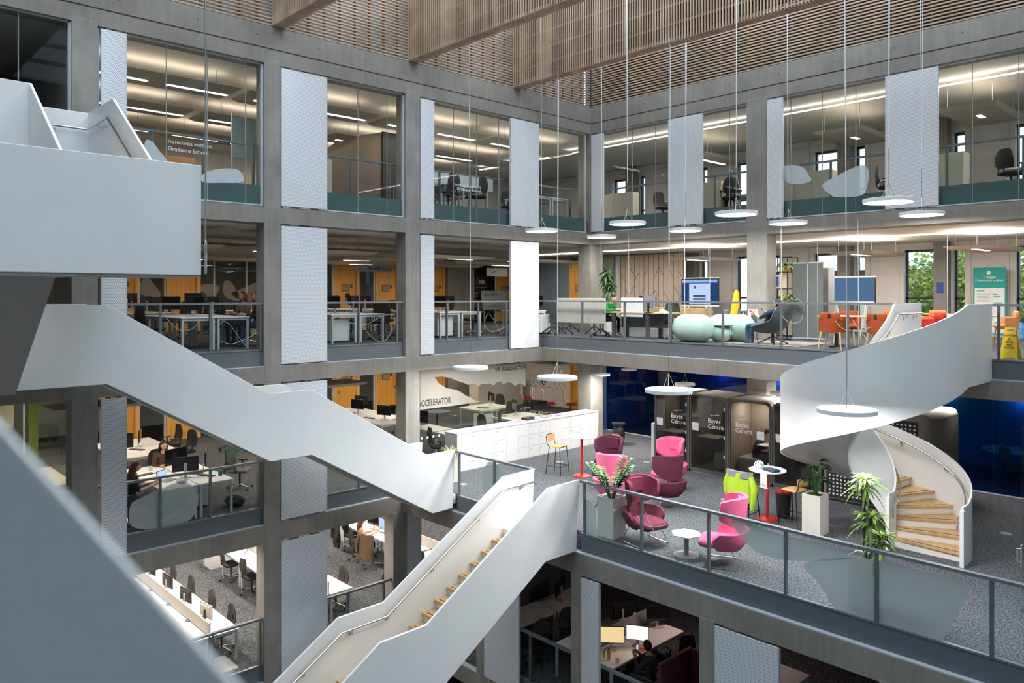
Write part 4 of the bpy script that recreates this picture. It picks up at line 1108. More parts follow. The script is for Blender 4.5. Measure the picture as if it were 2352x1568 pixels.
def pedestal():
    t = thing('drawer_pedestal', '', 'drawers')
    make('body', MB().box(-.21, .21, -.27, .27, .05, .60), M['white'], t, bevel=.006)
    for k in range(3):
        d = make('drawer', MB().box(-.2, .2, -.29, -.27, .07+k*.177, .235+k*.177), M['white'], t)
        make('handle', MB().box(-.06, .06, -.297, -.29, .19+k*.177, .205+k*.177), M['greymid'], d)
    make('plinth', MB().box(-.19,.19,-.24,.24,0,.05), M['black'], t)
    return t
def divider(L, h=.38, m=None):
    t = thing('desk_screen', '', 'desk divider')
    make('panel', MB().rbox(-L/2, L/2, -.015, .015, .73, .73+h, .012), m or M['white'], t)
    b = MB()
    for x in (-L/2+.2, L/2-.2): b.box(x-.02, x+.02, -.02, .02, .66, .73)
    make('clamp', b, M['greymid'], t); return t

def wing_chair(col, key):
    """lounge chair with low scooped seat shell and a tall curved wing back; front -y"""
    t = thing('wing_chair', '', 'lounge chair')
    m1 = M[key]
    # seat shell: U-shaped low wall
    g = []
    for i in range(19):
        a = PI*(-.08) + PI*1.16*i/18           # 0 = right arm front .. PI = left arm front through the back
        x = .36*math.cos(a); y = .05 + .32*math.sin(a)
        e = abs(i-9)/9; hh = .62 - .02*e*e - (.10 if i in (0,18) else 0)
        yy = y - (.10*(e**6)); x0, y0_ = x*.80, yy*.80
        g.append([(x0*.8, y0_*.85, .30), (x0*1.02, y0_*1.02, .36), (x*.97, yy, .46), (x*1.06, yy*1.04, hh)])
    make('seat_shell', MB().sheet(g, .065), m1, t, smooth=70)
    c = MB().rbox(-.29, .29, -.40, .25, .31, .45, .12, seg=5); make('seat_cushion', c, m1, t, smooth=60)
    sp = MB().prism([(-.13,.40),(.13,.40),(.17,.90),(-.17,.90)], 'y', .27, .33); make('back_spine', sp, m1, t, bevel=.03)
    g = []
    for i in range(21):
        q = (i-10)/10; a = PI/2 + q*1.30; R = .315
        x = R*math.cos(a); y = R*math.sin(a)+.01-.13*abs(q)**2.5
        lo = .66 + .17*abs(q)**3; hi = 1.19 - .07*abs(q)**4
        g.append([(x*.92, y*.95, lo), (x*1.0, y, lo+.12), (x*1.03, y*1.02+.01, (lo+hi)/2), (x*1.05, y*1.04+.02, hi-.08), (x*1.06, y*1.04+.03, hi)])
    make('wing_back', MB().sheet(g, .075), m1, t, smooth=70)
    g = []
    for i in range(7):
        q = (i-3)/3; g.append([(.17*q, .285-.03*q*q, z) for z in (.90,.97,1.07,1.15)])
    make('headrest', MB().sheet(g, .07), m1, t, smooth=70)
    for sx_ in (-1, 1):
        p = [(sx_*.22,-.18,.31),(sx_*.32,-.28,.012),(sx_*.32,.26,.012),(sx_*.22,.16,.31)]
        make('leg', MB().tube(p, .009, 6), M['chrome'], t, smooth=60)
    t.scale = (1.06,1.06,1.04); make('leg_brace', MB().tube([(-.24,-.19,.28),(.24,-.19,.28)], .009, 6).tube([(-.24,.17,.28),(.24,.17,.28)], .009, 6), M['chrome'], t)
    return t
M['pink'] = mat('pink_wool', (.74,.13,.27), .9, var=.08, scale=40, bump=.1, bscale=200)
M['plum'] = mat('plum_wool', (.085,.010,.032), .9, var=.12, scale=40, bump=.1, bscale=200)
M['mauve'] = mat('mauve_wool', (.15,.018,.045), .9, var=.10, scale=40, bump=.1, bscale=200)
M['red'] = mat('red_lacquer', (.55,.02,.015), .35, var=.04)
M['ply'] = wood('ply_yellow', (.66,.36,.13), (.78,.46,.19), .45, (6,6,6), 1.5)
M['blkmetal'] = mat('black_metal', (.015,.015,.016), .45, metal=.3)

def bar_stool():
    t = thing('bar_stool', '', 'bar stool')
    make('seat', MB().rbox(-.20, .20, -.20, .18, .735, .765, .05, seg=4), M['ply'], t, smooth=50)
    g = [[(.17*q, .235-.03*q*q, z) for z in (.86,.90,.98,1.02)] for q in (-1,-.6,-.2,.2,.6,1)]
    make('backrest', MB().sheet(g, .016), M['ply'], t, smooth=60)
    for sx_ in (-1, 1):
        make('leg', MB().tube([(sx_*.17,-.17,.735),(sx_*.22,-.23,.0)], .011, 6), M['blkmetal'], t, smooth=60)
        make('leg', MB().tube([(sx_*.17,.16,.735),(sx_*.22,.24,.0)], .011, 6), M['blkmetal'], t, smooth=60)
    make('frame', MB().tube([(-.17,.16,.735),(-.185,.22,.80),(-.185,.25,.99),(-.12,.265,1.03),(.12,.265,1.03),(.185,.25,.99),(.185,.22,.80),(.17,.16,.735)], .011, 6).tube([(-.17,-.17,.725),(.17,-.17,.725)], .011, 6), M['blkmetal'], t, smooth=60)
    make('footrest', MB().tube([(-.205,-.215,.22),(.205,-.215,.22)], .009, 6).tube([(-.205,-.21,.22),(-.205,.225,.22)], .009, 6).tube([(.205,-.21,.22),(.205,.225,.22)], .009, 6), M['blkmetal'], t)
    return t
def bar_table():
    t = thing('bar_table', '', 'table')
    make('tabletop', MB().lathe([(0,1.035),(.36,1.035),(.385,1.045),(.385,1.058),(.37,1.065),(0,1.065)], n=48), M['white'], t, smooth=30)
    make('column', MB().cyl((0,0,.02), .035, 1.02, 20), M['red'], t, smooth=40)
    make('base_plate', MB().lathe([(0,0),(.245,0),(.245,.012),(.23,.018),(.05,.03),(0,.03)], n=40), M['red'], t, smooth=30)
    return t
def planter(w_=.34, h=.80, m=None):
    t = thing('potted_plant', '', 'plant')
    a = w_/2; b = MB()
    b.box(-a,a,-a,a,0,h-.06); 
    for x0,x1,y0,y1 in ((-a,-a+.02,-a,a),(a-.02,a,-a,a),(-a+.02,a-.02,-a,-a+.02),(-a+.02,a-.02,a-.02,a)): b.box(x0,x1,y0,y1,h-.06,h)
    make('planter', b, m or M['planter'], t, bevel=.004)
    make('soil', MB().box(-a+.021,a-.021,-a+.021,a-.021,h-.06,h-.035), M['soil'], t)
    return t
M['planter'] = mat('planter_stone_white', (.68,.65,.60), .5, var=.02); M['soil'] = mat('soil', (.06,.04,.03), .95, var=.4, scale=40)
def leafmat(name, edge, mid):
    m, nt, out = newmat(name); L = nt.links.new
    p = N(nt, 'ShaderNodeBsdfPrincipled'); p.inputs['Roughness'].default_value = .4
    tc = N(nt, 'ShaderNodeTexCoord'); no = N(nt, 'ShaderNodeTexNoise'); no.inputs['Scale'].default_value = 9; L(tc.outputs['Object'], no.inputs['Vector'])
    r = N(nt, 'ShaderNodeValToRGB'); r.color_ramp.elements[0].position = .4; r.color_ramp.elements[1].position = .62
    r.color_ramp.elements[0].color = (*edge,1); r.color_ramp.elements[1].color = (*mid,1); L(no.outputs['Fac'], r.inputs[0]); L(r.outputs[0], p.inputs['Base Color'])
    L(p.outputs[0], out.inputs[0]); return m
M['lf1'] = leafmat('leaf_dark', (.02,.09,.02), (.05,.17,.04)); M['lf2'] = leafmat('leaf_lime', (.08,.22,.02), (.42,.58,.08)); M['lf3'] = leafmat('leaf_spotted', (.06,.20,.05), (.45,.52,.22))
M['lf4'] = leafmat('leaf_grassy', (.16,.22,.05), (.40,.40,.18)); M['stem'] = mat('plant_stem', (.10,.07,.04), .8, var=.2, scale=20)
def blade(mb, p, d, L, w_, droop, n=5, fold=.15, m=0):
    """one bent leaf from p in direction d"""
    d = Vector(d).normalized(); side = d.cross(Vector((0,0,1)))
    side = side.normalized() if side.length > 1e-3 else Vector((1,0,0))
    vs = []; p = Vector(p)
    for i in range(n+1):
        t_ = i/n; c = p + d*L*t_ - Vector((0,0,1))*droop*L*t_*t_
        ww = w_*math.sin(PI*min(.98, t_*.9+.08))**.8
        vs += [c-side*ww/2, c-Vector((0,0,ww*fold)), c+side*ww/2]
    fs = []
    for i in range(n):
        a = i*3; fs += [(a,a+1,a+4,a+3),(a+1,a+2,a+5,a+4)]
    mb.add(vs, fs, m)
def rosette(mb, c, n, L, w_, rnd, up=.5, droop=.6):
    for k in range(n):
        a = 2*PI*k/n + rnd.uniform(-.2,.2); e = rnd.uniform(up-.35, up+.75)
        blade(mb, c, (math.cos(a), math.sin(a), e), L*rnd.uniform(.75,1.1), w_*rnd.uniform(.8,1.1), droop*rnd.uniform(.6,1.3))
def cane_plant(label, loc, heights, L, w_, mt, seed, pot=True, base=.78, h=.8):
    rnd = random.Random(seed)
    t = planter(h=h) if pot else thing('potted_plant', '', 'plant')
    t.location = loc; t['label'] = label
    st = MB(); lf = MB()
    for (x, y, z) in heights:
        st.tube([(x*.3, y*.3, base), (x*.7,y*.7,(base+z)/2), (x, y, z)], .016, 6); rosette(lf, (x,y,z-.02), 30, L, w_, rnd); rosette(lf, (x,y,z-.12), 22, L*.95, w_, rnd, .2, .9)
    make('stem', st, M['stem'], t, smooth=60); make('foliage', lf, mt, t)
    return t

def armchair_orange(col='orange'):
    t = thing('armchair', '', 'armchair')
    m1 = M[col]
    make('seat_cushion', MB().rbox(-.24,.24,-.26,.20,.40,.50,.05), m1, t, smooth=50)
    g = []
    for i in range(15):
        a = -.15 + (PI+.3)*i/14; x = .30*math.cos(a); y = -.02+.28*math.sin(a); e = abs(i-7)/7
        g.append([(x*.95,y*.95,.40),(x,y,.52),(x*1.03,y*1.03,.70-.03*e)])
    make('shell', MB().sheet(g, .045), m1, t, smooth=70)
    make('back_cushion', MB().rbox(-.22,.22,.17,.26,.66,.83,.04), m1, t, smooth=50)
    make('strap', MB().box(-.03,.03,.262,.268,.68,.80), M['black'], t)
    for sx_ in (-1,1):
        for sy_ in (-1,1): make('leg', MB().tube([(sx_*.20,sy_*.19,.40),(sx_*.25,sy_*.24,0)], [.022,.013], 8), M['oakl'], t, smooth=50)
    make('leg_frame', MB().box(-.22,.22,-.21,.21,.375,.40), M['oakl'], t)
    return t
M['orange'] = mat('burnt_orange_wool', (.34,.058,.01), .9, var=.1, scale=30, bump=.1, bscale=200); M['orange2'] = mat('pale_orange_wool', (.75,.30,.12), .9, var=.08, scale=30); M['redwool'] = mat('red_wool', (.42,.02,.01), .9, var=.08, scale=30)
M['oakl'] = wood('light_oak', (.62,.42,.22), (.75,.54,.32), .5, (4,4,4), 2)
def screenmat(name, col, s): return emit(name, col, s)
M['scr_y'] = emit('screen_document', (1.0,.74,.38), .9); M['scr_w'] = emit('screen_white_page', (1.0,.86,.66), 2.2); M['scr_b'] = emit('screen_pale_blue', (.55,.72,1.0), 1.0); M['scr_n'] = emit('screen_navy', (.02,.06,.18), 1.0)
# ================= placing furniture =================
OC = lambda **k: (lambda: office_chair(**k))
BK = 'black task chairs'; 
def chair(label, x, y, lv, rz, key='oc', **k):
    return place(key, OC(**k), label, (x, y, F[lv]), rz, 'office chairs in the open offices')
def desk(label, x, y, lv, rz=0, w_=1.5, d=.75):
    return place('desk%.2f_%.2f' % (w_, d), lambda: task_desk(w_, d), label, (x, y, F[lv]), rz, 'white desks of the open offices')
def mon(label, x, y, z, rz, key='mon', **k):
    return place(key, lambda: monitor(**k), label, (x, y, z), rz, 'computer monitors on the desks')
def kb(label, x, y, z, rz): return place('kb', keyboard, label, (x, y, z), rz, 'keyboards on the desks')
def ped(label, x, y, lv, rz): return place('ped', pedestal, label, (x, y, F[lv]), rz, 'white drawer pedestals under the desks')
O5 = ['nearest the rail', 'second from the rail', 'third from the rail', 'fourth from the rail', 'fifth from the rail', 'sixth from the rail']
rj = random.Random(11)
# ---- lower office floor, left wall: long white benches running back from the balustrade ----
z1 = F[1]+.73
for b_, (yc, xs, nm, sides) in enumerate(((6.74, (-17.58,-18.84,-20.1,-21.36,-22.62), 'first long bench', (1,-1)),
                                   (9.92, (-17.9,-19.2,-20.5,-21.8), 'second long bench', (-1,1)),
                                   (13.92, (-17.6,-18.95,-20.3,-21.65), 'third long bench', (-1,)))):
    for i, x in enumerate(xs):
        for s in sides:
            sd = 'far side' if s > 0 else 'near side'
            desk(f'white desk of the {nm}, {O5[i]}, {sd}, lower office', x, yc+s*.345, 1, 0, 1.255, .66)
            if (b_ == 2 and i == 2): continue
            if b_ == 0 and s < 0: continue
            if b_ == 1 and s > 0 and i > 1: continue
            chair(f'black chair at the {nm}, {O5[i]}, {sd}, lower office', x-.05+rj.uniform(-.08,.08), yc+s*(.54 if b_ == 0 else .6)+.0, 1, (0 if s > 0 else PI)+rj.uniform(-.12,.12), 'oc_na', arms=False)
        if b_ == 0 and i < 4:
            mon(f'monitor on the {nm}, {O5[i]}, lower office', x-.15, yc+.22, z1, PI+.12, *(('mon_w',) if i == 0 else ('mon',)), **(dict(backc=M['wallw']) if i == 0 else {}))
            kb(f'keyboard beside a monitor on the {nm}, {O5[i]}', x-.55, yc+.12, z1, 1.4)
        if b_ == 1 and i in (1, 3): mon(f'tall dark monitor on the {nm}, {O5[i]}', x, yc-.2, z1, 0, 'mon_p', portrait=True)
    place('div%d' % b_, lambda: divider(1.26*len(xs), .30, M['wallw']), 'white desk screen running along the middle of the ' + nm, (sum(xs)/len(xs), yc, F[1]), 0, 'desk screens')
for i, (x, rz, k) in enumerate(((-19.95, .15, 'mon_pb'), (-20.55, -.1, 'mon_b'), (-21.15, .1, 'mon_b'))):
    mon(['tall black portrait screen on the third long bench beside the woman', 'lit pale blue screen in front of the woman in beige', 'wide dark screen left of the woman in beige'][i], x, 13.72, z1, rz, ['mon_p','mon_b','mon'][i], **[dict(portrait=True), dict(lit=M['scr_b']), {}][i])
desk('white desk beyond the slim column behind the lower stair, lower office', -14.6, 12.9, 1, 0, 1.5, .75); mon('lit pale blue screen behind the slim column and the lower stair', -14.6, 12.95, z1, PI*.3, 'mon_b')
mon('second lit screen behind the slim column, lower office', -15.2, 13.0, z1, PI*.25, 'mon_b'); chair('dark chair behind the slim column near the lit screens', -14.5, 13.8, 1, .3)
desk('white desk with chrome framed chairs seen past the slim column', -16.2, 15.6, 1, 0, 1.5, .75)
chair('chrome footed chair at the near end between two balustrades, lower office', -18.0, 10.75, 1, -.2) if False else None
t = thing('cabinet', 'low white cabinet at the end of the second long bench, lower office', 'cabinet', (-23.35, 9.6, F[1]))
make('body', MB().box(-.3,.3,-.4,.4,.0,.70), M['white'], t, bevel=.005); make('door', MB().box(.3,.312,-.38,.38,.03,.67), M['white'], t)
t = thing('cabinet', 'low white cabinet at the far end of the third long bench, lower office', 'cabinet', (-23.0, 13.9, F[1]))
make('body', MB().box(-.3,.3,-.4,.4,.0,.70), M['white'], t, bevel=.005); make('door', MB().box(-.28,.28,-.412,-.4,.03,.67), M['white'], t)
tag(make('floor_grille', MB().box(-17.4,-16.6,6.75,7.25,F[1]+.002,F[1]+.012), mat('pale_grille', (.5,.49,.46), .6)), 'pale ventilation grille in the carpet by the lower left balustrade', 'grille')
# ---- lounge floor, left wall ----
z2 = F[2]+.73
for (x, y, nm) in ((-17.15, 6.72, 'near bench, right half'), (-18.45, 6.72, 'near bench, far right half'), (-17.15, 5.94, 'near bench, left half'), (-18.45, 5.94, 'near bench, far left half'),
                   (-21.0, 7.0, 'rear bench, right half'), (-22.3, 7.0, 'rear bench, far right half'), (-21.0, 6.25, 'rear bench, left half'), (-22.3, 6.25, 'rear bench, far left half')):
    desk(f'white desk of the {nm}, left office, lounge floor', x, y, 2, 0, 1.28, .76)
mon('large black monitor hiding the woman in the plaid shirt', -18.12, 6.42, z2, PI/2+.35, 'mon_l', w_=.62, h=.37, z0=.16)
mon('black monitor angled at the right of the near bench', -17.75, 6.95, z2, PI-.35+PI/2*0, 'mon')
mon('thin edge-on black monitor in the middle of the near bench', -17.35, 6.35, z2, -PI/2-.35, 'mon')
mon('large black monitor on the rear bench at the left', -21.0, 6.05, z2, -PI/2-.4, 'mon_l'); mon('black monitor in the middle of the rear bench', -21.7, 6.75, z2, PI-.4, 'mon')
def laptop():
    t = thing('laptop', '', 'laptop'); make('base', MB().rbox(-.16,.16,-.11,.11,0,.015,.01), M['greymid'], t)
    s = make('lid', MB().add([(-.16,.11,.015),(.16,.11,.015),(.16,.17,.22),(-.16,.17,.22),(-.16,.12,.015),(.16,.12,.015),(.16,.18,.22),(-.16,.18,.22)], [(0,1,2,3),(7,6,5,4),(0,4,5,1),(1,5,6,2),(2,6,7,3),(3,7,4,0)]), M['black'], t)
    make('display', MB().add([(-.15,.1085,.02),(.15,.1085,.02),(.15,.166,.21),(-.15,.166,.21)], [(0,1,2,3)]), M['scr_b'], s); return t
place('laptop', laptop, 'open laptop with a lit screen in front of the dark haired woman', (-17.3, 5.95, z2), 2.2)
for k, (x, y, r) in enumerate(((-18.2,5.75,1.9),(-17.2,6.75,.4),(-21.3,6.55,.5),(-17.6,6.6,.9))): kb(['black keyboard near the woman in plaid','black keyboard at the right of the near bench','black keyboard on the rear bench','black keyboard lying in the middle of the near bench'][k], x, y, z2, r)
def bottle(m, r=.035, h=.22): 
    t = thing('water_bottle', '', 'bottle'); make('body', MB().lathe([(0,0),(r,0),(r,h*.75),(r*.6,h*.88),(r*.45,h)], n=16), m, t, smooth=50); make('cap', MB().cyl((0,0,h), r*.5, .03, 12), M['black'], t, smooth=40); return t
def mug(m, r=.042, h=.09):
    t = thing('mug', '', 'mug'); make('body', MB().lathe([(0,0),(r*.9,0),(r,h),(r*.88,h),(r*.8,.01),(0,.01)], n=18), m, t, smooth=40)
    make('handle', MB().tube([(r,0,h*.8),(r+.03,0,h*.7),(r+.03,0,h*.3),(r*.95,0,h*.2)], .006, 6), m, t); return t
place('bt1', lambda: bottle(mat('teal_bottle', (.15,.50,.48), .35), .038, .2), 'pale teal water bottle on the near bench, lounge floor', (-18.45, 6.95, z2))
place('mg1', lambda: mug(mat('yellow_mug', (.85,.50,.02), .4), .055, .09), 'yellow mug beside the teal bottle', (-18.5, 6.72, z2), 1)
place('mg2', lambda: mug(mat('dark_teal_mug', (.01,.14,.17), .4), .045, .1), 'dark teal mug at the right end of the near bench', (-16.98, 6.98, z2), 2)
place('mg3', lambda: mug(M['white'], .04, .09), 'white mug in front of the woman in plaid', (-18.55, 6.0, z2), 2)
tag(make('plastic_bag', MB().ball((-16.95, 6.12, z2+.04), (.14,.11,.045), 14, 8), mat('purple_grey_plastic', (.42,.42,.58), .3, var=.3, scale=25), smooth=70), 'crumpled purple grey plastic bag on the near bench', 'bag')
chair('grey seated chair draped with a green padded jacket behind the balustrade', -18.32, 8.02, 2, 2.4, 'oc_g', seatm=M['greydark'])
g = [[(.26*q*(1-.12*abs(z-1)), .29+.02*math.sin(5*q+z*9)+(.06 if z < .7 else 0)-.05*q*q, z) for q in (-1.15,-.7,-.3,0,.3,.7,1.15)] for z in (1.04,.98,.85,.7,.55,.45)]
M['jg'] = mat('green_padded_jacket', (.05,.10,.06), .8, var=.2, scale=10)
o = thing('jacket', 'dark green padded jacket hung over a chair back, lounge floor office', 'jacket', (-18.32, 8.02, F[2]), 2.4)
make('body', MB().sheet(g, .05), M['jg'], o, smooth=70); make('sleeve', MB().tube([(.30,.24,.98),(.36,.26,.75),(.36,.24,.5)], [.05,.06,.05], 8), M['jg'], o, smooth=70)
chair('black chair at the far end of the rear bench by the oak door', -21.52, 7.85, 2, .3); chair('second black chair behind the rear bench', -22.75, 7.9, 2, .1); chair('chair half hidden behind the long stair near the oak doors', -23.1, 9.75, 2, 2.2)
desk('white desk half hidden behind the long stair, lounge floor', -22.6, 10.6, 2, 0, 1.5, .75)
o = thing('rucksack', 'black rucksack on the carpet by the balustrade below the jacket chair', 'bag', (-16.95, 7.3, F[2]), .5)
make('body', MB().ball((0,0,.12), (.26,.15,.13), 16, 8), M['blackf'], o, smooth=60); make('pocket', MB().ball((.1,-.1,.1), (.13,.07,.08), 12, 6), M['blackf'], o, smooth=60); make('strap', MB().tube([(-.2,-.05,.2),(-.1,-.18,.18),(.05,-.2,.1),(.2,-.12,.2)], .012, 6), M['greydark'], o, smooth=60)
ped('white pedestal under the near bench, lounge floor', -17.55, 6.62, 2, PI/2)
# middle bay, seen past the long stair
for (x, y, k) in ((-20.75,13.72,0),(-22.05,13.72,1),(-20.75,14.48,2),(-22.05,14.48,3),(-23.35,14.48,4)):
    desk(['white desk right of the long stair, front right','white desk right of the long stair, front left','white desk right of the long stair, rear right','white desk right of the long stair, rear left','white desk right of the long stair, far end'][k], x, y, 2, 0, 1.28, .76)
mon('black monitor nearest the concrete column, middle bay of the lounge floor', -20.95, 14.0, z2, .35, 'mon'); mon('black monitor left in the middle bay of the lounge floor', -22.7, 14.1, z2, .35, 'mon')
mon('black monitor on a grey stand seen from behind, middle bay', -23.5, 14.75, z2, PI+.5, 'mon'); mon('black monitor seen from behind beside the column, middle bay', -20.7, 14.35, z2, PI+.45, 'mon')
kb('dark keyboard by the column, middle bay', -21.5, 13.8, z2, .2); kb('dark keyboard in the middle bay left', -22.9, 13.85, z2, .4)
chair('black mesh chair in front of the middle bay desks', -21.6, 13.1, 2, PI-.3); chair('black chair behind the middle bay desks', -21.9, 15.35, 2, .1); chair('black chair half cut off by the long stair', -23.6, 13.15, 2, PI)
# behind the frosted glazing
for (x, y, k) in ((-20.75,17.9,0),(-20.75,18.66,1),(-18.4,17.35,2),(-18.4,18.1,3),(-18.6,14.2,4),(-17.4,14.2,5)):
    desk(['white desk behind the frosted glass, front','white desk behind the frosted glass, rear','white desk behind the lockers, front','white desk behind the lockers, rear','white desk by the low screen left of the lockers, far one','white desk by the low screen left of the lockers, near one'][k], x, y, 2, 0, 1.28, .76)
mon('large black monitor left behind the lockers', -18.7, 17.75, z2, -.5, 'mon_l'); mon('large black monitor right behind the lockers', -18.0, 18.2, z2, .3, 'mon_l'); mon('black monitor behind the frosted glass by the white cupboard', -21.0, 18.75, z2, PI-.3, 'mon'); mon('dark monitor low at the left edge behind the dotted screen', -18.9, 13.9, z2, .5, 'mon_l')
kb('black keyboard and cables on the desk behind the frosted glass', -20.6, 18.0, z2, .5); kb('black keyboard on the desk behind the lockers', -18.8, 17.2, z2, 1)
chair('black mesh chair behind the frosted glass near the white cupboard', -21.3, 19.25, 2, .2); chair('black mesh chair left of the two large monitors', -19.5, 18.5, 2, 1.2); chair('black mesh chair behind the low screen left of the lockers', -18.1, 15.5, 2, 0); chair('black mesh chair directly behind the lockers', -18.0, 16.75, 2, 2.6); chair('dark chair behind the small planter with grassy plant', -17.3, 13.4, 2, 2.8)
place('scrA', lambda: divider(1.6, .42, M['glassr']), 'low translucent desk screen left of the lockers', (-18.0, 14.55, F[2]), .05, 'low desk screens behind the lockers'); place('scrB', lambda: divider(1.4, .42, M['glassr']), 'low translucent desk screen behind the right end of the lockers', (-17.6, 18.5, F[2]), .05, 'low desk screens behind the lockers')
t = thing('round_table', 'dark round table behind the frosted glass', 'table', (-21.1, 16.3, F[2])); make('tabletop', MB().cyl((0,0,.71), .45, .025, 32), mat('dark_blue_grey_top', (.08,.10,.13), .5), t, smooth=30); make('column', MB().cyl((0,0,.02), .03, .69, 12), M['black'], t, smooth=40); make('base_plate', MB().cyl((0,0,0), .26, .02, 24), M['black'], t, smooth=30)
t = thing('cabinet', 'long pale cabinet by the oak door behind the frosted glass', 'cabinet', (-24.3, 22.0, F[2])); make('body', MB().box(-.3,.3,-1.3,1.3,0,1.1), M['wallw'], t); make('top', MB().box(-.32,.32,-1.32,1.32,1.1,1.13), M['white'], t)
ped('white pedestal under the desk behind the frosted glass', -20.3, 17.75, 2, 0); ped('white pedestal under the desk right of the frosted glass', -19.4, 18.3, 2, 0)
# white lab chairs with red seats and the patterned banner
def lab_chair():
    t = thing('task_chair', '', 'chair'); cr = M['beige']
    make('seat', MB().rbox(-.23,.23,-.24,.2,.43,.50,.06), mat('red_seat', (.45,.03,.04), .8), t, smooth=50)
    make('back_frame', MB().tube([(-.2,.2,.5),(-.24,.28,.75),(-.2,.24,1.02),(.2,.24,1.02),(.24,.28,.75),(.2,.2,.5)], .022, 8, closed=True), cr, t, smooth=60)
    make('backrest', MB().sheet([[(.2*q,.255,z) for q in (-1,-.3,.3,1)] for z in (.56,.75,.98)], .012), M['greymid'], t, smooth=60)
    make('gas_lift', MB().cyl((0,0,.1),.025,.33,10), M['black'], t)
    make('star_base', sum_star(), cr, t); return t
def sum_star():
    b = MB()
    for k in range(5):
        a = 2*PI*k/5; b.bar((0,0,.12),(.3*math.cos(a),.3*math.sin(a),.05),.04,.03); b.ball((.3*math.cos(a),.3*math.sin(a),.03),.03,8,6)
    return b
for k, (x, y) in enumerate(((-22.6,22.2),(-21.8,22.0),(-21.1,21.9),(-20.3,22.3))): place('lab', lab_chair, ['cream framed chair with red seat, leftmost in front of the patterned banner','cream framed chair with red seat, second from left','cream framed chair with red seat, third from left','cream framed chair with red seat, rightmost by the steel rack'][k], (x, y, F[2]), 2.5, 'cream chairs with red seats')
t = thing('banner', 'patterned white banner with a blue lion head in a red ring', 'banner', (-23.1, 23.778, F[2]+.62))
make('board', MB().box(-1.25,1.1,0,.02,0,.75), M['white'], t)
b = MB(); b2 = MB()
for i in range(18):
    for k in range(3):
        x = -1.18+.13*i; z = .12+k*.24
        if abs(x) < .42: continue
        tgt = b if (i+k) % 3 else b2
        n_ = 7; a0 = (i*2+k) % 4*PI/2
        tgt.add([(x, -.003, z)]+[(x+.1*math.cos(a0+PI/2*q/n_), -.003, z+.1*math.sin(a0+PI/2*q/n_)) for q in range(n_+1)], [tuple(range(n_+2))[::-1]])
make('leaf_pattern', b, mat('sage_print', (.42,.52,.52), .6), t); make('coral_pattern', b2, mat('coral_print', (.85,.36,.30), .6), t)
make('ring', MB().tube([(-.12+.25*math.cos(a*.2),-.006,.38+.25*math.sin(a*.2)) for a in range(3,28)], .012, 6), mat('red_ring', (.75,.08,.05), .5), t)
hd = [(-.22,.30),(-.12,.22),(-.02,.26),(0,.34),(.06,.40),(.02,.47),(-.06,.53),(-.18,.54),(-.27,.47),(-.29,.38)]
make('lion_head', MB().prism(hd, 'y', -.006, -.003), mat('lion_blue', (.01,.07,.20), .5), t); make('lion_face', MB().prism([(-.14,.30),(-.07,.27),(-.04,.34),(-.10,.42),(-.16,.38)], 'y', -.008, -.0065), M['white'], t)
text('lettering', 'LAB', .12, mat('red_text', (.75,.06,.04), .5), (.13,-.004,.17), (PI/2,0,0), t, bold=True)
t = thing('banner', 'dark banner panel with a red arc high behind the lion banner', 'banner', (-22.5, 23.785, F[2]+1.95)); make('board', MB().box(-.9,.5,0,.01,0,.75), mat('charcoal_print', (.03,.035,.06), .5), t); make('red_arc', MB().tube([(-.1+.4*math.cos(a*.2),-.004,.2+.38*math.sin(a*.2)) for a in range(2,14)], .03, 6), M['red'], t)
# lockers with doors
t = thing('locker_bank', 'long low white locker bank with small round locks at the lounge edge', 'lockers')
x0, x1, ya, yb_ = -16.48, -15.95, 13.02, 18.86
make('body', MB().box(x0, x1-.012, ya, yb_, F[2]+.0, F[2]+1.03), M['white'], t); make('top', MB().box(x0-.02, x1+.01, ya-.02, yb_, F[2]+1.03, F[2]+1.055), M['white'], t, bevel=.004)
make('end_panel', MB().box(x0, x1-.012, ya-.012, ya, F[2]+.0, F[2]+1.03), M['greymid'], t)
nc = 13; wd = (yb_-ya)/nc
for i in range(nc):
    tall = i in (0, 4, 8) ; rows = 1 if (i % 4 == 0 or i % 4 == 3 and i > 6 and False) else 3
    if i in (4,): rows = 1
    for k in range(rows):
        h_ = 1.0/rows; za = F[2]+.02+k*h_; d = make('door', MB().box(x1-.012, x1, ya+i*wd+.004, ya+(i+1)*wd-.004, za, za+h_-.008), M['white'], t)
        make('lock', MB().tube([(x1, ya+i*wd+.08, za+h_-.1*(1 if rows == 3 else 4)), (x1+.006, ya+i*wd+.08, za+h_-.1*(1 if rows == 3 else 4))], .011, 10), M['greydark'], d)
zt_ = F[2]+1.057
pap = [(-16.3,15.5,.3,'purple'),(-16.3,16.02,.12,'blk'),(-16.28,16.42,.1,'blue'),(-16.3,16.8,.2,'brown'),(-16.27,17.2,.15,'violet')]
for k, (x, y, r, nm) in enumerate(pap):
    cc = dict(purple=(.45,.40,.75), blk=(.03,.03,.04), blue=(.45,.55,.8), brown=(.45,.25,.15), violet=(.18,.14,.5))[nm]
    o = thing('magazine', ['lilac leaflet leftmost on the white lockers','black boxed book pile on the white lockers','pale blue leaflet on the white lockers','brown covered magazine on the white lockers','violet magazine rightmost on the white lockers'][k], 'magazine', (x, y, zt_), r, 'papers on the lockers')
    hh = .07 if nm == 'blk' else .008
    make('cover', MB().box(-.12,.12,-.17,.17,0,hh), mat('cover_'+nm, cc, .4, var=.3, scale=12), o); make('sheet', MB().box(-.08,.02,-.12,.10,hh,hh+.002), M['white'] if nm != 'blk' else mat('orange_print', (.6,.25,.1), .5, var=.5, scale=20), o)
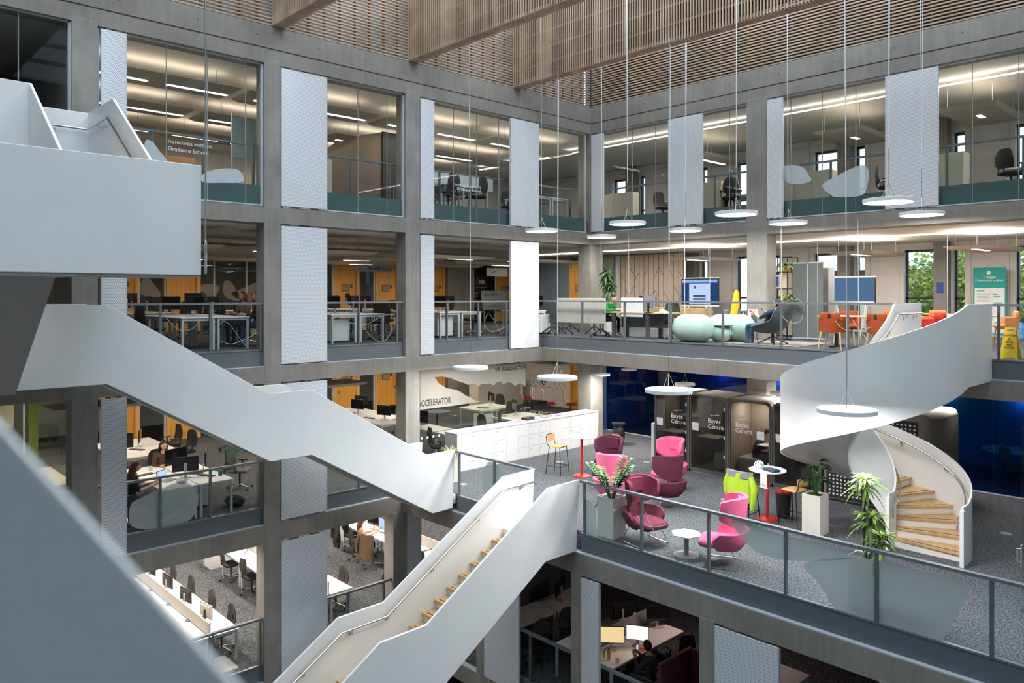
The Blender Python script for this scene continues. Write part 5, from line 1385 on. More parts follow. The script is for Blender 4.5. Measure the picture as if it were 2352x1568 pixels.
# ---- lounge ----
zf = F[2]
def wing(col, label, x, y, rz): return place('wing_'+col, lambda: wing_chair(None, col), label, (x, y, zf), rz, 'high backed wing chairs in the lounge')
wing('mauve', 'mauve and plum wing chair nearest the glass balustrade', -9.0, 12.02, 1.35)
wing('pink', 'pink wing chair at the right by the hexagonal table', -7.32, 12.1, -1.15)
wing('plum', 'dark plum wing chair turned away, in front of the booths', -10.12, 14.35, PI+1.1)
wing('pink', 'bright pink wing chair facing the viewer in front of the phone booths', -11.05, 15.75, .0)
wing('pink', 'pink wing chair seen from behind next to the zamioculcas plant', -11.05, 13.55, PI+.36)
wing('plum', 'plum wing chair at the left beside the white bar table', -12.15, 14.75, .3)
bt = lambda label, x, y: place('bar', bar_table, label, (x, y, zf))
bt('white round bar table on a red stem by the lockers', -13.43, 15.2); bt('white round bar table on a red stem holding a cycling helmet', -8.12, 15.18)
bs = lambda label, x, y, rz: place('stool', bar_stool, label, (x, y, zf), rz, 'yellow plywood bar stools')
bs('yellow plywood bar stool left of the bar table by the lockers', -14.05, 14.93, PI/2+.2+PI*0); bs('yellow plywood bar stool behind the bar table by the lockers', -13.1, 15.95, -.3)
bs('yellow plywood bar stool right of the helmet table beside the dark leafy planter', -7.5, 15.15, -PI/2-.2); bs('bar stool under the yellow high visibility jacket', -8.35, 14.65, PI)
t = thing('hexagonal_table', 'low white hexagonal side table on a grey disc base', 'table', (-8.02, 11.98, zf)); make('tabletop', MB().prism([(.29*math.cos(PI/3*k+.2), .29*math.sin(PI/3*k+.2)) for k in range(6)], 'z', .385, .405), M['white'], t, bevel=.004)
make('column', MB().cyl((0,0,.015), .045, .37, 20), M['greymid'], t, smooth=40); make('base_plate', MB().lathe([(0,0),(.235,0),(.235,.01),(.06,.02),(0,.02)], n=36), M['greymid'], t, smooth=30)
# hi-vis jacket over the stool
M['hv'] = mat('hi_vis_yellow', (.34,.50,.02), .75, var=.1, scale=8); M['hvg'] = mat('jacket_grey', (.20,.20,.22), .8)
o = thing('jacket', 'yellow and grey high visibility jacket hung on a bar stool', 'jacket', (-8.35, 14.65, zf), PI)
g = [[(.25*q*(1+.1*(1.05-z)), .28+.03*math.sin(6*q+z*8)+(.05*(1.05-z))-.06*q*q, z) for q in (-1.1,-.7,-.3,0,.3,.7,1.1)] for z in (1.08,1.0,.9,.75,.6,.48)]
make('body', MB().sheet(g, .05), M['hv'], o, smooth=70); g = [[(.27*q, .27+.02*math.sin(6*q)-.06*q*q+.01, z) for q in (-1.1,-.6,0,.6,1.1)] for z in (1.11,1.06,.98)]
make('shoulder_panel', MB().sheet(g, .07), M['hvg'], o, smooth=70); make('sleeve', MB().tube([(-.27,.24,1.02),(-.36,.27,.8),(-.36,.3,.55),(-.33,.3,.36)], [.055,.07,.06,.045], 10), M['hv'], o, smooth=70); make('sleeve', MB().tube([(.27,.22,1.0),(.33,.2,.8),(.33,.2,.6)], [.05,.06,.05], 10), M['hv'], o, smooth=70)
t = thing('bin', 'dark waste bin with a red liner beside the red stem of the helmet table', 'bin', (-7.95, 15.55, zf)); make('body', MB().lathe([(0,0),(.13,0),(.17,.55),(.16,.55),(.12,.02),(0,.02)], n=24), M['black'], t, smooth=40); make('liner_rim', MB().lathe([(.168,.53),(.176,.53),(.176,.57),(.162,.57)], n=24), M['red'], t, smooth=40)
# helmet and folded jumper on the table
t = thing('cycle_helmet', 'white cycling helmet with dark vents on the bar table', 'helmet', (-8.33, 15.2, zf+1.066), .4)
b = MB().ball((0,0,.05), (.105,.14,.10), 20, 10); b.v = [(x,y,max(z,.0)) for x,y,z in b.v]; make('shell', b, M['white'], t, smooth=60)
b = MB()
for k in range(-2,3):
    for q in (-1,0,1):
        a = k*.5; e = .9-.0*abs(q); p = Vector((.107*math.sin(a)*math.cos(q*.75), .142*math.sin(q*.75), .05+.10*math.cos(a)*math.cos(q*.75))); b.ball(p, (.011,.03,.011), 8, 5)
make('vent', b, M['black'], t, smooth=60); make('strap', MB().tube([(.06,.05,.02),(.1,.1,.004),(.05,.16,.004)], .005, 5), M['black'], t)
t = thing('folded_jumper', 'folded navy garment with a brown leather patch on the bar table', 'garment', (-7.98, 15.08, zf+1.066), -.3); make('fold', MB().rbox(-.17,.17,-.11,.11,0,.035,.03).rbox(-.15,.16,-.1,.09,.035,.05,.03), M['navy'], t, smooth=50); make('patch', MB().box(-.02,.09,-.112,-.06,.051,.053), mat('leather', (.35,.13,.05), .6), t)
# sign plate clipped by the stool
t = thing('table_sign', 'small white acrylic sign standing on the stool by the helmet table', 'sign', (-7.98, 14.75, zf+.77), -.4); make('plate', MB().box(-.1,.1,-.004,.004,0,.36), M['white'], t); make('foot', MB().box(-.1,.1,-.04,.04,0,.006), M['white'], t)
# plants
rnd = random.Random(5)
t = planter(.40, .80); t.location = (-9.68, 11.85, zf); t['label'] = 'square white planter with glossy zamioculcas behind the balustrade end'
st = MB(); lf = MB()
for k in range(20):
    a = rnd.random()*2*PI; L_ = rnd.uniform(.5,.85); tip = Vector((math.cos(a)*L_*.6, math.sin(a)*L_*.6, .8+L_*.8)); base = Vector((math.cos(a)*.05, math.sin(a)*.05, .77)); mid = base.lerp(tip,.5)+Vector((0,0,.08))
    st.tube([base, mid, tip], [.012,.009,.004], 5)
    for i in range(9):
        q = .3+.7*i/8; p = base.lerp(mid, q*2) if q < .5 else mid.lerp(tip, q*2-1); dd = (tip-base).normalized(); sd = dd.cross(Vector((0,0,1))).normalized()
        for s in (-1,1): blade(lf, p, sd*s+dd*.5+Vector((0,0,.2)), .125, .07, .3, 3)
make('stem', st, M['lf1'], t, smooth=60); make('foliage', lf, leafmat('leaf_zz', (.03,.12,.03), (.25,.38,.16)), t)
t = planter(.38, .80); t.location = (-6.98, 14.98, zf); t['label'] = 'square white planter with broad dark leaves beside the bar stool'
st = MB(); lf = MB()
for k in range(16):
    a = rnd.random()*2*PI; L_ = rnd.uniform(.25,.65); tip = Vector((math.cos(a)*.13, math.sin(a)*.13, .8+L_)); st.tube([(math.cos(a)*.03,math.sin(a)*.03,.77), tip], .008, 5); blade(lf, tip, (math.cos(a), math.sin(a), .7), .25, .13, .7)
make('stem', st, M['lf1'], t, smooth=60); make('foliage', lf, leafmat('leaf_broad_dark', (.01,.05,.012), (.02,.085,.02)), t)
cane_plant('tall lime green dracaena in a white planter behind the frosted glass leaf', (-4.82, 11.98, zf), [(.0,.05,1.95),(.12,-.02,1.42),(.22,.1,1.1)], .38, .045, M['lf2'], 3)
PROTO_G = planter(.36, .72); PROTO_G.location = (-15.35, 12.3, zf); PROTO_G['label'] = 'white planter with spiky grassy plant left of the lockers'
lf = MB(); rosette(lf, (0,0,.70), 70, .42, .02, rnd, 1.0, .5); rosette(lf, (.08,.05,.70), 40, .36, .02, rnd, .6, .7); make('foliage', lf, M['lf4'], PROTO_G)
t = planter(.36, .72); t.location = (-13.3, 20.2, zf); t['label'] = 'dark leafy plant beside the blue glass left of the first booth'
lf = MB(); rosette(lf, (0,0,.75), 30, .5, .09, rnd, 1.2, .5); make('foliage', lf, M['lf1'], t)
t = thing('refuse_bag', 'black refuse sack against the concrete column behind the lockers', 'bag', (-15.4, 19.2, zf)); make('body', MB().ball((0,0,.33), (.22,.2,.36), 14, 8), mat('black_sack', (.01,.01,.012), .3), t, smooth=60); make('rim', MB().lathe([(.19,.62),(.22,.70),(.20,.70)], n=16), M['black'], t)
# floor boxes (round outlets in the carpet)
for k, (u, v) in enumerate(((1064,1112),(1060,1060),(1286,1061),(1485,1061),(1664,1147),(1638,1283),(2311,1225))):
    p = atz(u, v, zf+.001); o = place('fbox', lambda: (lambda t: (make('rim', MB().lathe([(.085,0),(.10,0),(.10,.006),(.085,.006)], n=28), M['greymid'], t), make('lid', MB().cyl((0,0,0), .085, .004, 28), M['carpet'], t), t)[-1])(thing('floor_outlet', '', 'floor outlet')),
        'round floor outlet ' + ['left behind the short balustrade','near the lockers behind the short balustrade','by the stool and lockers','between the pink chairs and the booths','behind the pink chair by the helmet table','below the pink chair by the balustrade','right of the spiral stair'][k], p, 0, 'round outlets in the carpet')
# ---- phone booths ----
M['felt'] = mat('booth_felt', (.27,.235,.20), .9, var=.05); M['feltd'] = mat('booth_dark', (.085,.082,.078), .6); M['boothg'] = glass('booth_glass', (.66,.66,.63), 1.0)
def booth(label, x0, x1, y0, y1, lit, num):
    t = thing('phone_booth', label, 'phone booth', (x0, y0, zf), 0, 'phone booths at the back of the lounge'); w_ = x1-x0; d = y1-y0; h = 2.12; r = .07
    out = [(r,0),(w_-r,0),(w_,r),(w_,h-r*1.6),(w_-r*1.6,h),(r*1.6,h),(0,h-r*1.6),(0,r)]
    inn = [(.07,.12),(w_-.07,.12),(w_-.07,.13),(w_-.07,h-.17),(w_-.14,h-.09),(.14,h-.09),(.07,h-.17),(.07,.13)]
    n = 8; vs = [(a,0,b) for a,b in out]+[(a,0,b) for a,b in inn]+[(a,d,b) for a,b in out]+[(a,d,b) for a,b in inn]
    fs = []
    for i in range(n):
        j = (i+1)%n; fs += [(i,j,n+j,n+i),(2*n+j,2*n+i,3*n+i,3*n+j),(i,2*n+i,2*n+j,j),(n+j,3*n+j,3*n+i,n+i)]
    fs.append(tuple(range(3*n,4*n)))
    make('shell', MB().add(vs, fs), M['felt'], t, smooth=30)
    make('plinth', MB().box(.03,w_-.03,-.01,.05,.03,.13), M['feltd'], t)
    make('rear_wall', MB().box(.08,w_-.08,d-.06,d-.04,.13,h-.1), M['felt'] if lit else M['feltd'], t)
    g = make('glass_door', MB().box(.02,w_-.02,-.012,-.004,.13,h-.03), M['boothg'], t)
    [make('door_frame', MB().box(a_,a_+.04,-.02,.0,.13,h-.1), M['feltd'], t) for a_ in (.02, w_-.06)]
    make('handle', MB().tube([(.10,-.05,1.0),(.10,-.05,1.2)], .008, 6).bar((.10,-.05,1.0),(.10,-.01,1.0),.01,.01).bar((.10,-.05,1.2),(.10,-.01,1.2),.01,.01), M['black'], g)
    make('bench', MB().rbox(w_*.08 if num == 3 else w_*.5,w_*.62 if num == 3 else w_-.08,.25,d-.1,.13,.56,.06), M['felt'], t, smooth=40)
    make('desk_shelf', MB().box(.09 if num != 3 else w_*.55, w_*.62 if num != 3 else w_-.09, .25, .7, .92, .945), M['wallw'], t)
    nx = w_*.06 if num != 3 else w_*.66
    nt_ = make('notice', MB().box(nx,nx+.24,-.018,-.0125,1.12,1.36), M['black'], g); make('sheet', MB().box(nx+.015,nx+.225,-.0195,-.0185,1.135,1.345), M['wht'], nt_)
    ft = M['wht']
    xo = w_*.5 if num != 3 else w_*.17
    text('lettering', 'Bayes', .17, ft, (xo, -.016, 1.44), (PI/2,0,0), g, bold=True); text('lettering', 'Centre', .165, ft, (xo, -.016, 1.29), (PI/2,0,0), g)
    make('wave_mark', MB().tube([(xo+.08,-.015,1.60),(xo+.14,-.015,1.585),(xo+.22,-.015,1.60),(xo+.30,-.015,1.625),(xo+.36,-.015,1.61)], .008, 5), ft, g)
    for zz in (.5, 1.0, 1.75): make('hinge', MB().box(w_-.1,w_-.04,-.02,-.01,zz,zz+.08), M['white'], g)
    area('booth_light', (w_/2, d/2, h-.12), w_*.5, .3, 30 if lit else 3, (1,.86,.74), (0,0,0), t)
    return t
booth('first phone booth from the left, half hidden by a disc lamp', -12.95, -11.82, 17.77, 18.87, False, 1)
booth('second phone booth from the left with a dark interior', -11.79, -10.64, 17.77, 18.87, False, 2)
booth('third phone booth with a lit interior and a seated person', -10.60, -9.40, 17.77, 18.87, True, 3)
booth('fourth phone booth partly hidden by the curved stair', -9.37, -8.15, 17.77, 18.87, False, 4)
# perforated booth side panel behind the spiral stair
t = thing('meeting_pod', 'rounded beige pod with a black dotted glass side behind the spiral stair', 'pod', (-8.05, 17.6, zf))
make('shell', MB().rbox(.0,2.35,0,2.0,0,2.2,.16,seg=5), M['felt'], t, smooth=50)
make('glass_side', MB().box(.12,2.12,-.012,-.004,.1,2.05), M['blk'], t)
b = MB()
for i in range(22):
    for k in range(22):
        x = .2+i*.088; z = .18+k*.085; r_ = .021+.006*((i+k)%2); b.add([(x+r_*math.cos(a*PI/3), -.0135, z+r_*math.sin(a*PI/3)) for a in range(6)], [tuple(range(6))[::-1]])
make('dot', b, M['wht'], t)
# chairs inside the blue room
for k, (x, y) in enumerate(((-16.2,21.9),(-15.3,22.2),(-5.2,22.0),(-3.8,22.3))): chair(['dark chair behind the blue glass by the column, left','dark chair behind the blue glass by the column, right','dark chair behind the blue glass right of the spiral stair','dark chair behind the blue glass at the right edge'][k], x, y, 2, .5+k)
t = thing('round_table', 'dark table glowing blue behind the glass at the right', 'table', (-5.6, 23.2, zf)); make('tabletop', MB().cyl((0,0,.71),.6,.03,32), M['greymid'], t); make('column', MB().cyl((0,0,.02),.04,.69,12), M['black'], t); make('base_plate', MB().cyl((0,0,0),.3,.02,24), M['black'], t)
t = thing('door_handle', 'chrome pull handle at the far right edge of the lounge', 'handle'); p = aty(2345,1275,13.6); make('grip', MB().tube([p+Vector((0,0,.1)), p+Vector((-.04,-.03,.1)), p+Vector((-.04,-.03,-.1)), p+Vector((0,0,-.1))], .012, 8), M['chrome'], t, smooth=60); make('plate', MB().box(p.x,p.x+.02,p.y-.03,p.y+.03,p.z-.16,p.z+.16), M['greymid'], t)
struct('partition', MB().box(p.x+.02, p.x+.06, p.y-.1, 21.0, zf, 9.98), M['glassg'])
# ================= balcony office (third level), top floor, dark office =================
z3 = F[3]+.73
bays = {'in the first bay': (6.52, 7.31), 'in the middle bay': (10.2, 11.03), 'in the third bay': (13.63, 14.43)}
for bi, (nm, (ya, yb2)) in enumerate(bays.items()):
    for r_, x in enumerate((-17.72, -19.15, -22.3, -23.75)):
        rr = ['front row','second row','third row','rear row'][r_]
        desk(f'white desk {nm}, {rr}, left, balcony office', x, ya, 3, 0, 1.4, .78); desk(f'white desk {nm}, {rr}, right, balcony office', x, yb2, 3, 0, 1.4, .78)
        if r_ != 1 or bi != 1: mon(f'monitor {nm}, {rr}, left, balcony office', x+rj.uniform(-.2,.2), ya+.18, z3, rj.uniform(-.5,.5)+(PI/2 if r_ == 0 and bi == 0 else 0), 'mon')
        mon(f'monitor {nm}, {rr}, right, balcony office', x+rj.uniform(-.2,.2), yb2-.18, z3, PI+rj.uniform(-.5,.5), 'mon_l' if r_ % 2 else 'mon', **(dict(w_=.62,h=.37,z0=.16) if r_ % 2 else {}))
        chair(f'black chair {nm}, {rr}, left, balcony office', x+rj.uniform(-.15,.1), ya-.78, 3, PI+rj.uniform(-.6,.6)); chair(f'black chair {nm}, {rr}, right, balcony office', x-.1, yb2+.72, 3, rj.uniform(-.5,.5))
        if r_ == 0 and bi > 0 or r_ == 2: ped(f'white pedestal {nm}, {rr}, balcony office', x+.3, ya-.02, 3, 0)
desk('white desk behind the bright white panel, balcony office', -17.4, 16.9, 3, 0, 1.3, .76); ped('white pedestal just right of the bright white panel', -16.75, 17.05, 3, 0); mon('monitor just right of the bright white panel', -16.95, 17.0, z3, .3, 'mon'); mon('monitor behind the folded tables by the corner', -17.6, 17.3, z3, .2, 'mon_l')
# hanging signs, posters, signs on the office front
t = thing('hanging_sign', 'grey hanging sign with dark lettering below the ceiling of the balcony office', 'sign', (-23.2, 15.3, 12.92)); make('board', MB().box(-.01,.01,-.95,.55,-.12,.12), M['greymid'], t); make('wire', MB().tube([(0,-.8,.12),(0,-.8,.69)], .004, 4), M['greymid'], t); make('wire', MB().tube([(0,.4,.12),(0,.4,.69)], .004, 4), M['greymid'], t)
text('lettering', 'Bookable Desks', .15, M['blk'], (.013,-.45,0), (PI/2,0,PI/2), t, bold=True)
t = thing('hanging_sign', 'grey hanging sign left of the bright white panel, partly hidden', 'sign', (-23.2, 20.9, 12.9)); make('board', MB().box(-.01,.01,-.45,.7,-.17,.17), M['greymid'], t); make('wire', MB().tube([(0,-.3,.17),(0,-.3,.71)], .004, 4), M['greymid'], t); make('wire', MB().tube([(0,.5,.17),(0,.5,.71)], .004, 4), M['greymid'], t); make('tick_mark', MB().tube([(.013,-.2,-.02),(.013,-.1,.0),(.013,.1,.07)], .012, 5), M['blk'], t)
t = thing('poster', 'dark brown software poster with white lettering behind the balcony desks', 'poster', (-25.918, 21.95, F[3])); make('board', MB().box(-.02,0,0,1.05,.5,2.05), mat('dark_poster', (.05,.03,.03), .3, var=.3, scale=2), t)
text('lettering', 'sas', .30, M['wht'], (.004,.42,1.83), (PI/2,0,PI/2), t, bold=True)
make('swirl', MB().tube([(.004,.36+.05*math.cos(a*.5),1.83+.09*math.sin(a*.5)) for a in range(1,11)], .012, 5), M['wht'], t)
b = MB()
for k, z in enumerate((1.55,1.32,1.26,1.20,1.14,.98,.90,.84,.78,.72)): b.box(.001,.003,.12,.9-.13*(k%3),z-.012,z+.008)
make('small_print', b, mat('faded_print', (.45,.43,.43), .6), t)
t = thing('whiteboard', 'pale board reading ANALYTICS INNOVATION beside the dark poster', 'whiteboard', (-25.60, 23.0, F[3]+.55)); make('board', MB().box(-.02,0,-.75,.75,0,.85), mat('pale_board', (.42,.43,.45), .4), t); make('stand_leg', MB().box(-.02,0,-.6,-.56,-.55,0), M['greymid'], t); make('stand_leg', MB().box(-.02,0,.56,.6,-.55,0), M['greymid'], t); text('lettering', '& SHARED', .17, M['greydark'], (.003,-.55,.65), (PI/2,0,PI/2), t); text('lettering', 'CS INNOVATION', .15, M['greydark'], (.003,-.68,.14), (PI/2,0,PI/2), t)
t = thing('wall_screen', 'narrow dark wall screen left of the rightmost oak door', 'screen', (-25.8, 23.05, F[3]+1.3)); make('panel', MB().box(-.03,0,-.18,.18,0,.85), M['scroff'], t)
# leaf shaped frosted films on the office front
for k, pts in enumerate(([(-.3,.2),(-.1,.45),(.15,.2),(.35,-.15),(.0,-.2),(-.25,-.1)], [(-.35,.1),(-.1,.25),(.3,.2),(.35,0),(.1,-.3),(-.1,-.1)], [(-.2,.35),(.05,.3),(.3,-.1),(.35,-.35),(-.1,-.25),(-.25,.0)], [(-.5,-.1),(-.1,.1),(.4,.3),(.5,.1),(.3,-.3),(.0,-.35)])):
    y = (8.35, 10.25, 11.0, 11.55)[k]; b = MB().prism(blob(pts, lambda a, c: (y+a, F[3]+1.35+c)), 'x', XW+.03, XW+.034); tag(make('frosted_film', b, M['film']), ['frosted leaf film left of the wide oak door, office front','frosted heart film just right of the wide oak door, office front','frosted seed shaped film on the office front above the seated women','large frosted wing film on the office front above the seated women'][k], 'film graphic', 'frosted film graphics on the glass')
# folded mobile tables at the balcony corner
def folded(label, u0, u1, v0, v1, y, key):
    a = aty(u0, v0, y); c = aty(u1, v1, y); t = thing('folding_table', label, 'table', ((a.x+c.x)/2, y, F[3]), 0, 'folded mobile tables'); w_ = c.x-a.x; zt, zb = a.z-F[3], c.z-F[3]
    make('tabletop', MB().rbox(-w_/2, w_/2, -.015, .015, zb, zt, .014), M[key], t)
    for s in (-1,1):
        b = MB().box(s*w_*.38-.03, s*w_*.38+.03, .02,.06, .1, zb+.3); make('upright', b, M['greydark'], t)
        b = MB().bar((s*w_*.38,.05,.25),(s*w_*.38-.05,-.30,.06),.04,.03).bar((s*w_*.38,.05,.25),(s*w_*.38+.05,.38,.06),.04,.03); f_ = make('foot', b, M['black'], t)
        for q in ((-.05,-.30),(.05,.38)): make('caster', MB().ball((s*w_*.38+q[0], q[1], .032), .032, 10, 6), M['black'], f_)
M['felt2'] = mat('table_pale', (.60,.56,.50), .6)
folded('pale folded mobile table standing upright behind the balcony corner glass', 1280, 1391, 684, 744, 17.0, 'felt2'); folded('brown folded mobile table edge behind the pale one at the corner', 1262, 1279, 690, 742, 17.15, 'greydark'); folded('second folded table behind the pale one by the column', 1300, 1372, 700, 742, 18.2, 'felt2')
# desk of the man in green
t = thing('desk', 'light wood desk with dark legs where the man in green works', 'desk', (-13.25, 17.55, F[3])); make('tabletop', MB().box(-1.35,1.05,-.38,.38,.705,.73), M['oakl'], t)
for x in (-.75,.45):
    for y in (-.3,.3): make('leg', MB().box(x-.05,x+.05,y-.04,y+.04,0,.705), M['greydark'], t)
make('modesty_panel', MB().box(-.7,1.0,-.02,.02,.3,.68), M['greydark'], t)
t = thing('desk_screen', 'pale upright desk screen in front of the man in green', 'desk divider', (-13.3, 17.22, F[3])); make('panel', MB().rbox(-.42,.35,-.015,.015,.60,1.14,.014), M['wht'], t)
mon('monitor with white back rim facing the viewer beside the pale desk screen', -12.75, 17.25, z3, PI-.1, 'mon_s', w_=.42, h=.34, z0=.12, backc=M['greymid']); mon('black monitor behind the pale desk screen', -13.2, 17.78, z3, .2, 'mon')
chair('black chair right of the light wood desk on the balcony', -12.35, 17.8, 3, -.9+PI*.5); chair('black chair under the man in green', -14.72, 17.62, 3, PI/2)
t = thing('telephone', 'white desk telephone at the right end of the light wood desk', 'telephone', (-12.45, 17.5, z3)); make('body', MB().prism([(-.1,0),(.1,0),(.1,.03),(-.1,.08)], 'x', -.09, .09), M['white'], t); make('handset', MB().rbox(-.08,-.03,-.09,.09,.06,.10,.02), M['white'], t)
cane_plant('tall green cane plant in front of the corner column on the balcony', (-15.4, 18.6, F[3]), [(0,.0,1.95),(.1,.05,1.5),(-.05,.1,1.65)], .34, .06, M['lf1'], 9, base=.45, h=.5)
# sofa
M['mint'] = mat('mint_fabric', (.42,.57,.51), .85, var=.06, scale=20, bump=.08, bscale=160)
def capsule(mb, c, L_, r, rz, sz=1.0):
    n, k = 24, 12; R = Matrix.Rotation(rz,3,'Z'); vs = []
    for i in range(k+1):
        t_ = PI*i/k
        for j in range(n):
            a = 2*PI*j/n; x = -math.cos(t_)*r + (L_/2 if i > k/2 else (-L_/2 if i < k/2 else 0)); rr = r*math.sin(t_)**.75
            p = R @ Vector((x, rr*math.cos(a), rr*math.sin(a)*sz)); vs.append(Vector(c)+p)
    mb.add(vs, [(i*n+j, (i+1)*n+j, (i+1)*n+(j+1)%n, i*n+(j+1)%n) for i in range(k) for j in range(n)]); return mb
t = thing('pouf_sofa', 'pale mint green bulbous sofa made of rounded cushions on the balcony', 'sofa', (-11.2, 17.4, F[3]))
make('cushion', capsule(MB(), (.0,-.35,.365), .42, .37, -.1, .98), M['mint'], t, smooth=80); make('cushion', capsule(MB(), (.55,.55,.36), .55, .37, .1, .97), M['mint'], t, smooth=80); make('cushion', MB().ball((.62,-.05,.235), (.30,.27,.235), 24, 12), M['mint'], t, smooth=80)
# interactive screens
def tv(label, u0, u1, v0, v1, y, face, easel):
    a = aty(u0, v0, y); c = aty(u1, v1, y); t = thing('presentation_screen', label, 'screen', ((a.x+c.x)/2, y, F[3])); w_ = c.x-a.x; zt, zb = a.z-F[3], c.z-F[3]
    h_ = make('housing', MB().box(-w_/2, w_/2, 0, .06, zb, zt), M['black'], t, bevel=.005); face(t, w_, zb, zt)
    make('top_trim', MB().box(-w_/2-.01, w_/2+.01, -.01, .07, zt, zt+.03), M['white'], t); make('bottom_trim', MB().box(-w_/2-.01, w_/2+.01, -.02, .07, zb-.06, zb), M['white'], t)
    for s in (-1,1):
        make('leg', MB().tube([(s*w_*.3,0,zb-.06),(s*w_*.3-.12,-.12,0)], .02, 8).tube([(s*w_*.3,0,zb-.06),(s*w_*.3+.12,-.12,0)], .02, 8).tube([(s*w_*.3,.03,zb-.06),(s*w_*.3,.45,0)], .02, 8), M['white'], t, smooth=50)
def face1(t, w_, zb, zt):
    y = -.004
    make('display', MB().box(-w_/2+.03, w_/2-.03, y, 0, zb+.02, zt-.04), M['scr_n'], t)
    make('browser_bar', MB().box(-w_/2+.04, w_/2-.04, y-.003, y-.001, zt-.15, zt-.05), emit('scr_bar', (.35,.60,.95), .8), t)
    pg = make('web_page', MB().box(-w_*.28, w_*.28, y-.003, y-.001, zb+.02, zt-.18), emit('scr_page', (.55,.68,1.0), 1.0), t)
    nb = mat('page_navy', (.01,.02,.08), .6)
    for k in range(5): make('page_button', MB().box(-w_*.17, w_*.17, y-.006, y-.0035, zt-.66-.105*k, zt-.60-.105*k), M['navy'], pg)
    make('crest', MB().lathe([(0,0),(.055,0),(.055,.002),(0,.002)], n=24), mat('crest_purple', (.10,.04,.25), .5), pg, rot=(PI/2,0,0), loc=(-w_*.12,y-.004,zt-.31))
    text('lettering', 'THE UNIVERSITY\nof EDINBURGH', .055, mat('page_grey_text', (.35,.42,.55), .6), (-w_*.07, y-.005, zt-.30), (PI/2,0,0), pg)
tv('presentation screen on a white easel showing a university web page', 1565, 1650, 640, 700, 23.6, face1, True)
def face2(t, w_, zb, zt):
    make('display', MB().box(-w_/2+.03, w_/2-.03, -.004, 0, zb+.05, zt-.02), emit('scr_blue', (.085,.17,.30), 1.0), t); make('bezel_bar', MB().box(-w_/2+.03, w_/2-.03, -.006, 0, zb, zb+.05), mat('bezel_silver', (.6,.62,.66), .4), t)
tv('wide blank blue presentation screen in front of the windows', 1902, 2011, 638, 696, 22.5, face2, True)
# grey folding partition, shelf unit, tall beige cabinet
t = thing('folding_screen', 'grey two panel folding screen behind the lounge chair', 'room divider', (-9.6, 20.15, F[3]))
for s in (0,1): make('panel', MB().box(-.40+s*.42, .0+s*.42, -.02+s*-.0, .02, .06, 2.08), mat('grey_green_felt', (.17,.19,.185), .9), t)
make('edge', MB().box(-.01+.01,.025,-.03,.03,.0,2.12).box(-.42,.44,-.03,.03,2.08,2.12).box(-.42,.44,-.05,.05,.02,.06), M['pale_trim'], t)
t = thing('cabinet_wall', 'tall beige storage wall behind the grey folding screen', 'cabinet', (-10.3, 21.6, F[3])); make('body', MB().prism([(-.75,0),(.42,0),(.42,2.08),(-.75,2.2)], 'y', 0, .5), mat('pale_oak_veneer', (.55,.45,.35), .6), t); make('end_shelf', MB().box(.43,.62,0,.4,0,2.0), M['greymid'], t)
t = thing('shelf_unit', 'black framed open shelf with plants right of the concrete column', 'shelf', (-10.72, 20.55, F[3]))
a, w_ = -.15, .62; b = MB()
for z in (.05,.55,.95,1.40,1.88,2.30):
    for y in (0,.35): b.bar((a,y,z),(a+w_,y,z),.02,.02)
for x in (a, a+w_*.5, a+w_):
    for y in (0,.35): b.bar((x,y,0),(x,y,2.3),.02,.02)
make('frame', b, M['blkmetal'], t)
for z in (.55,.95,1.40,1.88): make('shelf_board', MB().box(a,a+w_,0,.35,z,z+.015), M['oakl'], t)
make('box', MB().box(a+.02,a+w_*.48,.02,.33,1.42,1.80), M['wallw'], t); 
tag(make('poster', MB().box(-10.84,-10.66,20.53,20.54,F[3]+1.47,F[3]+1.75), mat('royal_blue_print', (.01,.05,.30), .4, var=.4, scale=25)), 'small blue poster on the shelf beside the column', 'poster')
rnd = random.Random(8)
def pot_leafy(label, loc, n, L_, w_, pot, mt, big=.16):
    t = thing('potted_plant', label, 'plant', loc); make('pot', MB().lathe([(0,0),(.07,0),(.10,.16),(.09,.16),(.08,.03),(0,.03)], n=20), pot, t, smooth=40); lf = MB()
    for k in range(n):
        a_ = 2*PI*k/n+rnd.uniform(-.3,.3); blade(lf, (0,0,.15), (math.cos(a_), math.sin(a_), rnd.uniform(.3,2.0)), L_*rnd.uniform(.7,1.1), w_, .9)
    make('foliage', lf, mt, t); return t
M['ylpot'] = mat('yellow_pot', (.72,.42,.06), .5)
pot_leafy('spotted plant in a yellow pot on the top of the shelf', (-10.52, 20.7, F[3]+1.90), 20, .46, .13, M['ylpot'], M['lf3']); pot_leafy('spotted plant in a yellow pot in the middle of the shelf', (-10.36, 20.7, F[3]+.97), 16, .42, .13, M['ylpot'], M['lf3'])
pot_leafy('large spotted leaf plant in a yellow pot beside the concrete column', (-10.0, 19.75, F[3]+.98), 14, .52, .21, M['ylpot'], M['lf3'])
t = thing('plant_stand', 'slim black stand holding the large spotted plant', 'stand', (-10.0, 19.75, F[3])); make('frame', MB().tube([(0,0,0.02),(0,0,.975)], .012, 6).cyl((0,0,0),.12,.02,20), M['blkmetal'], t)
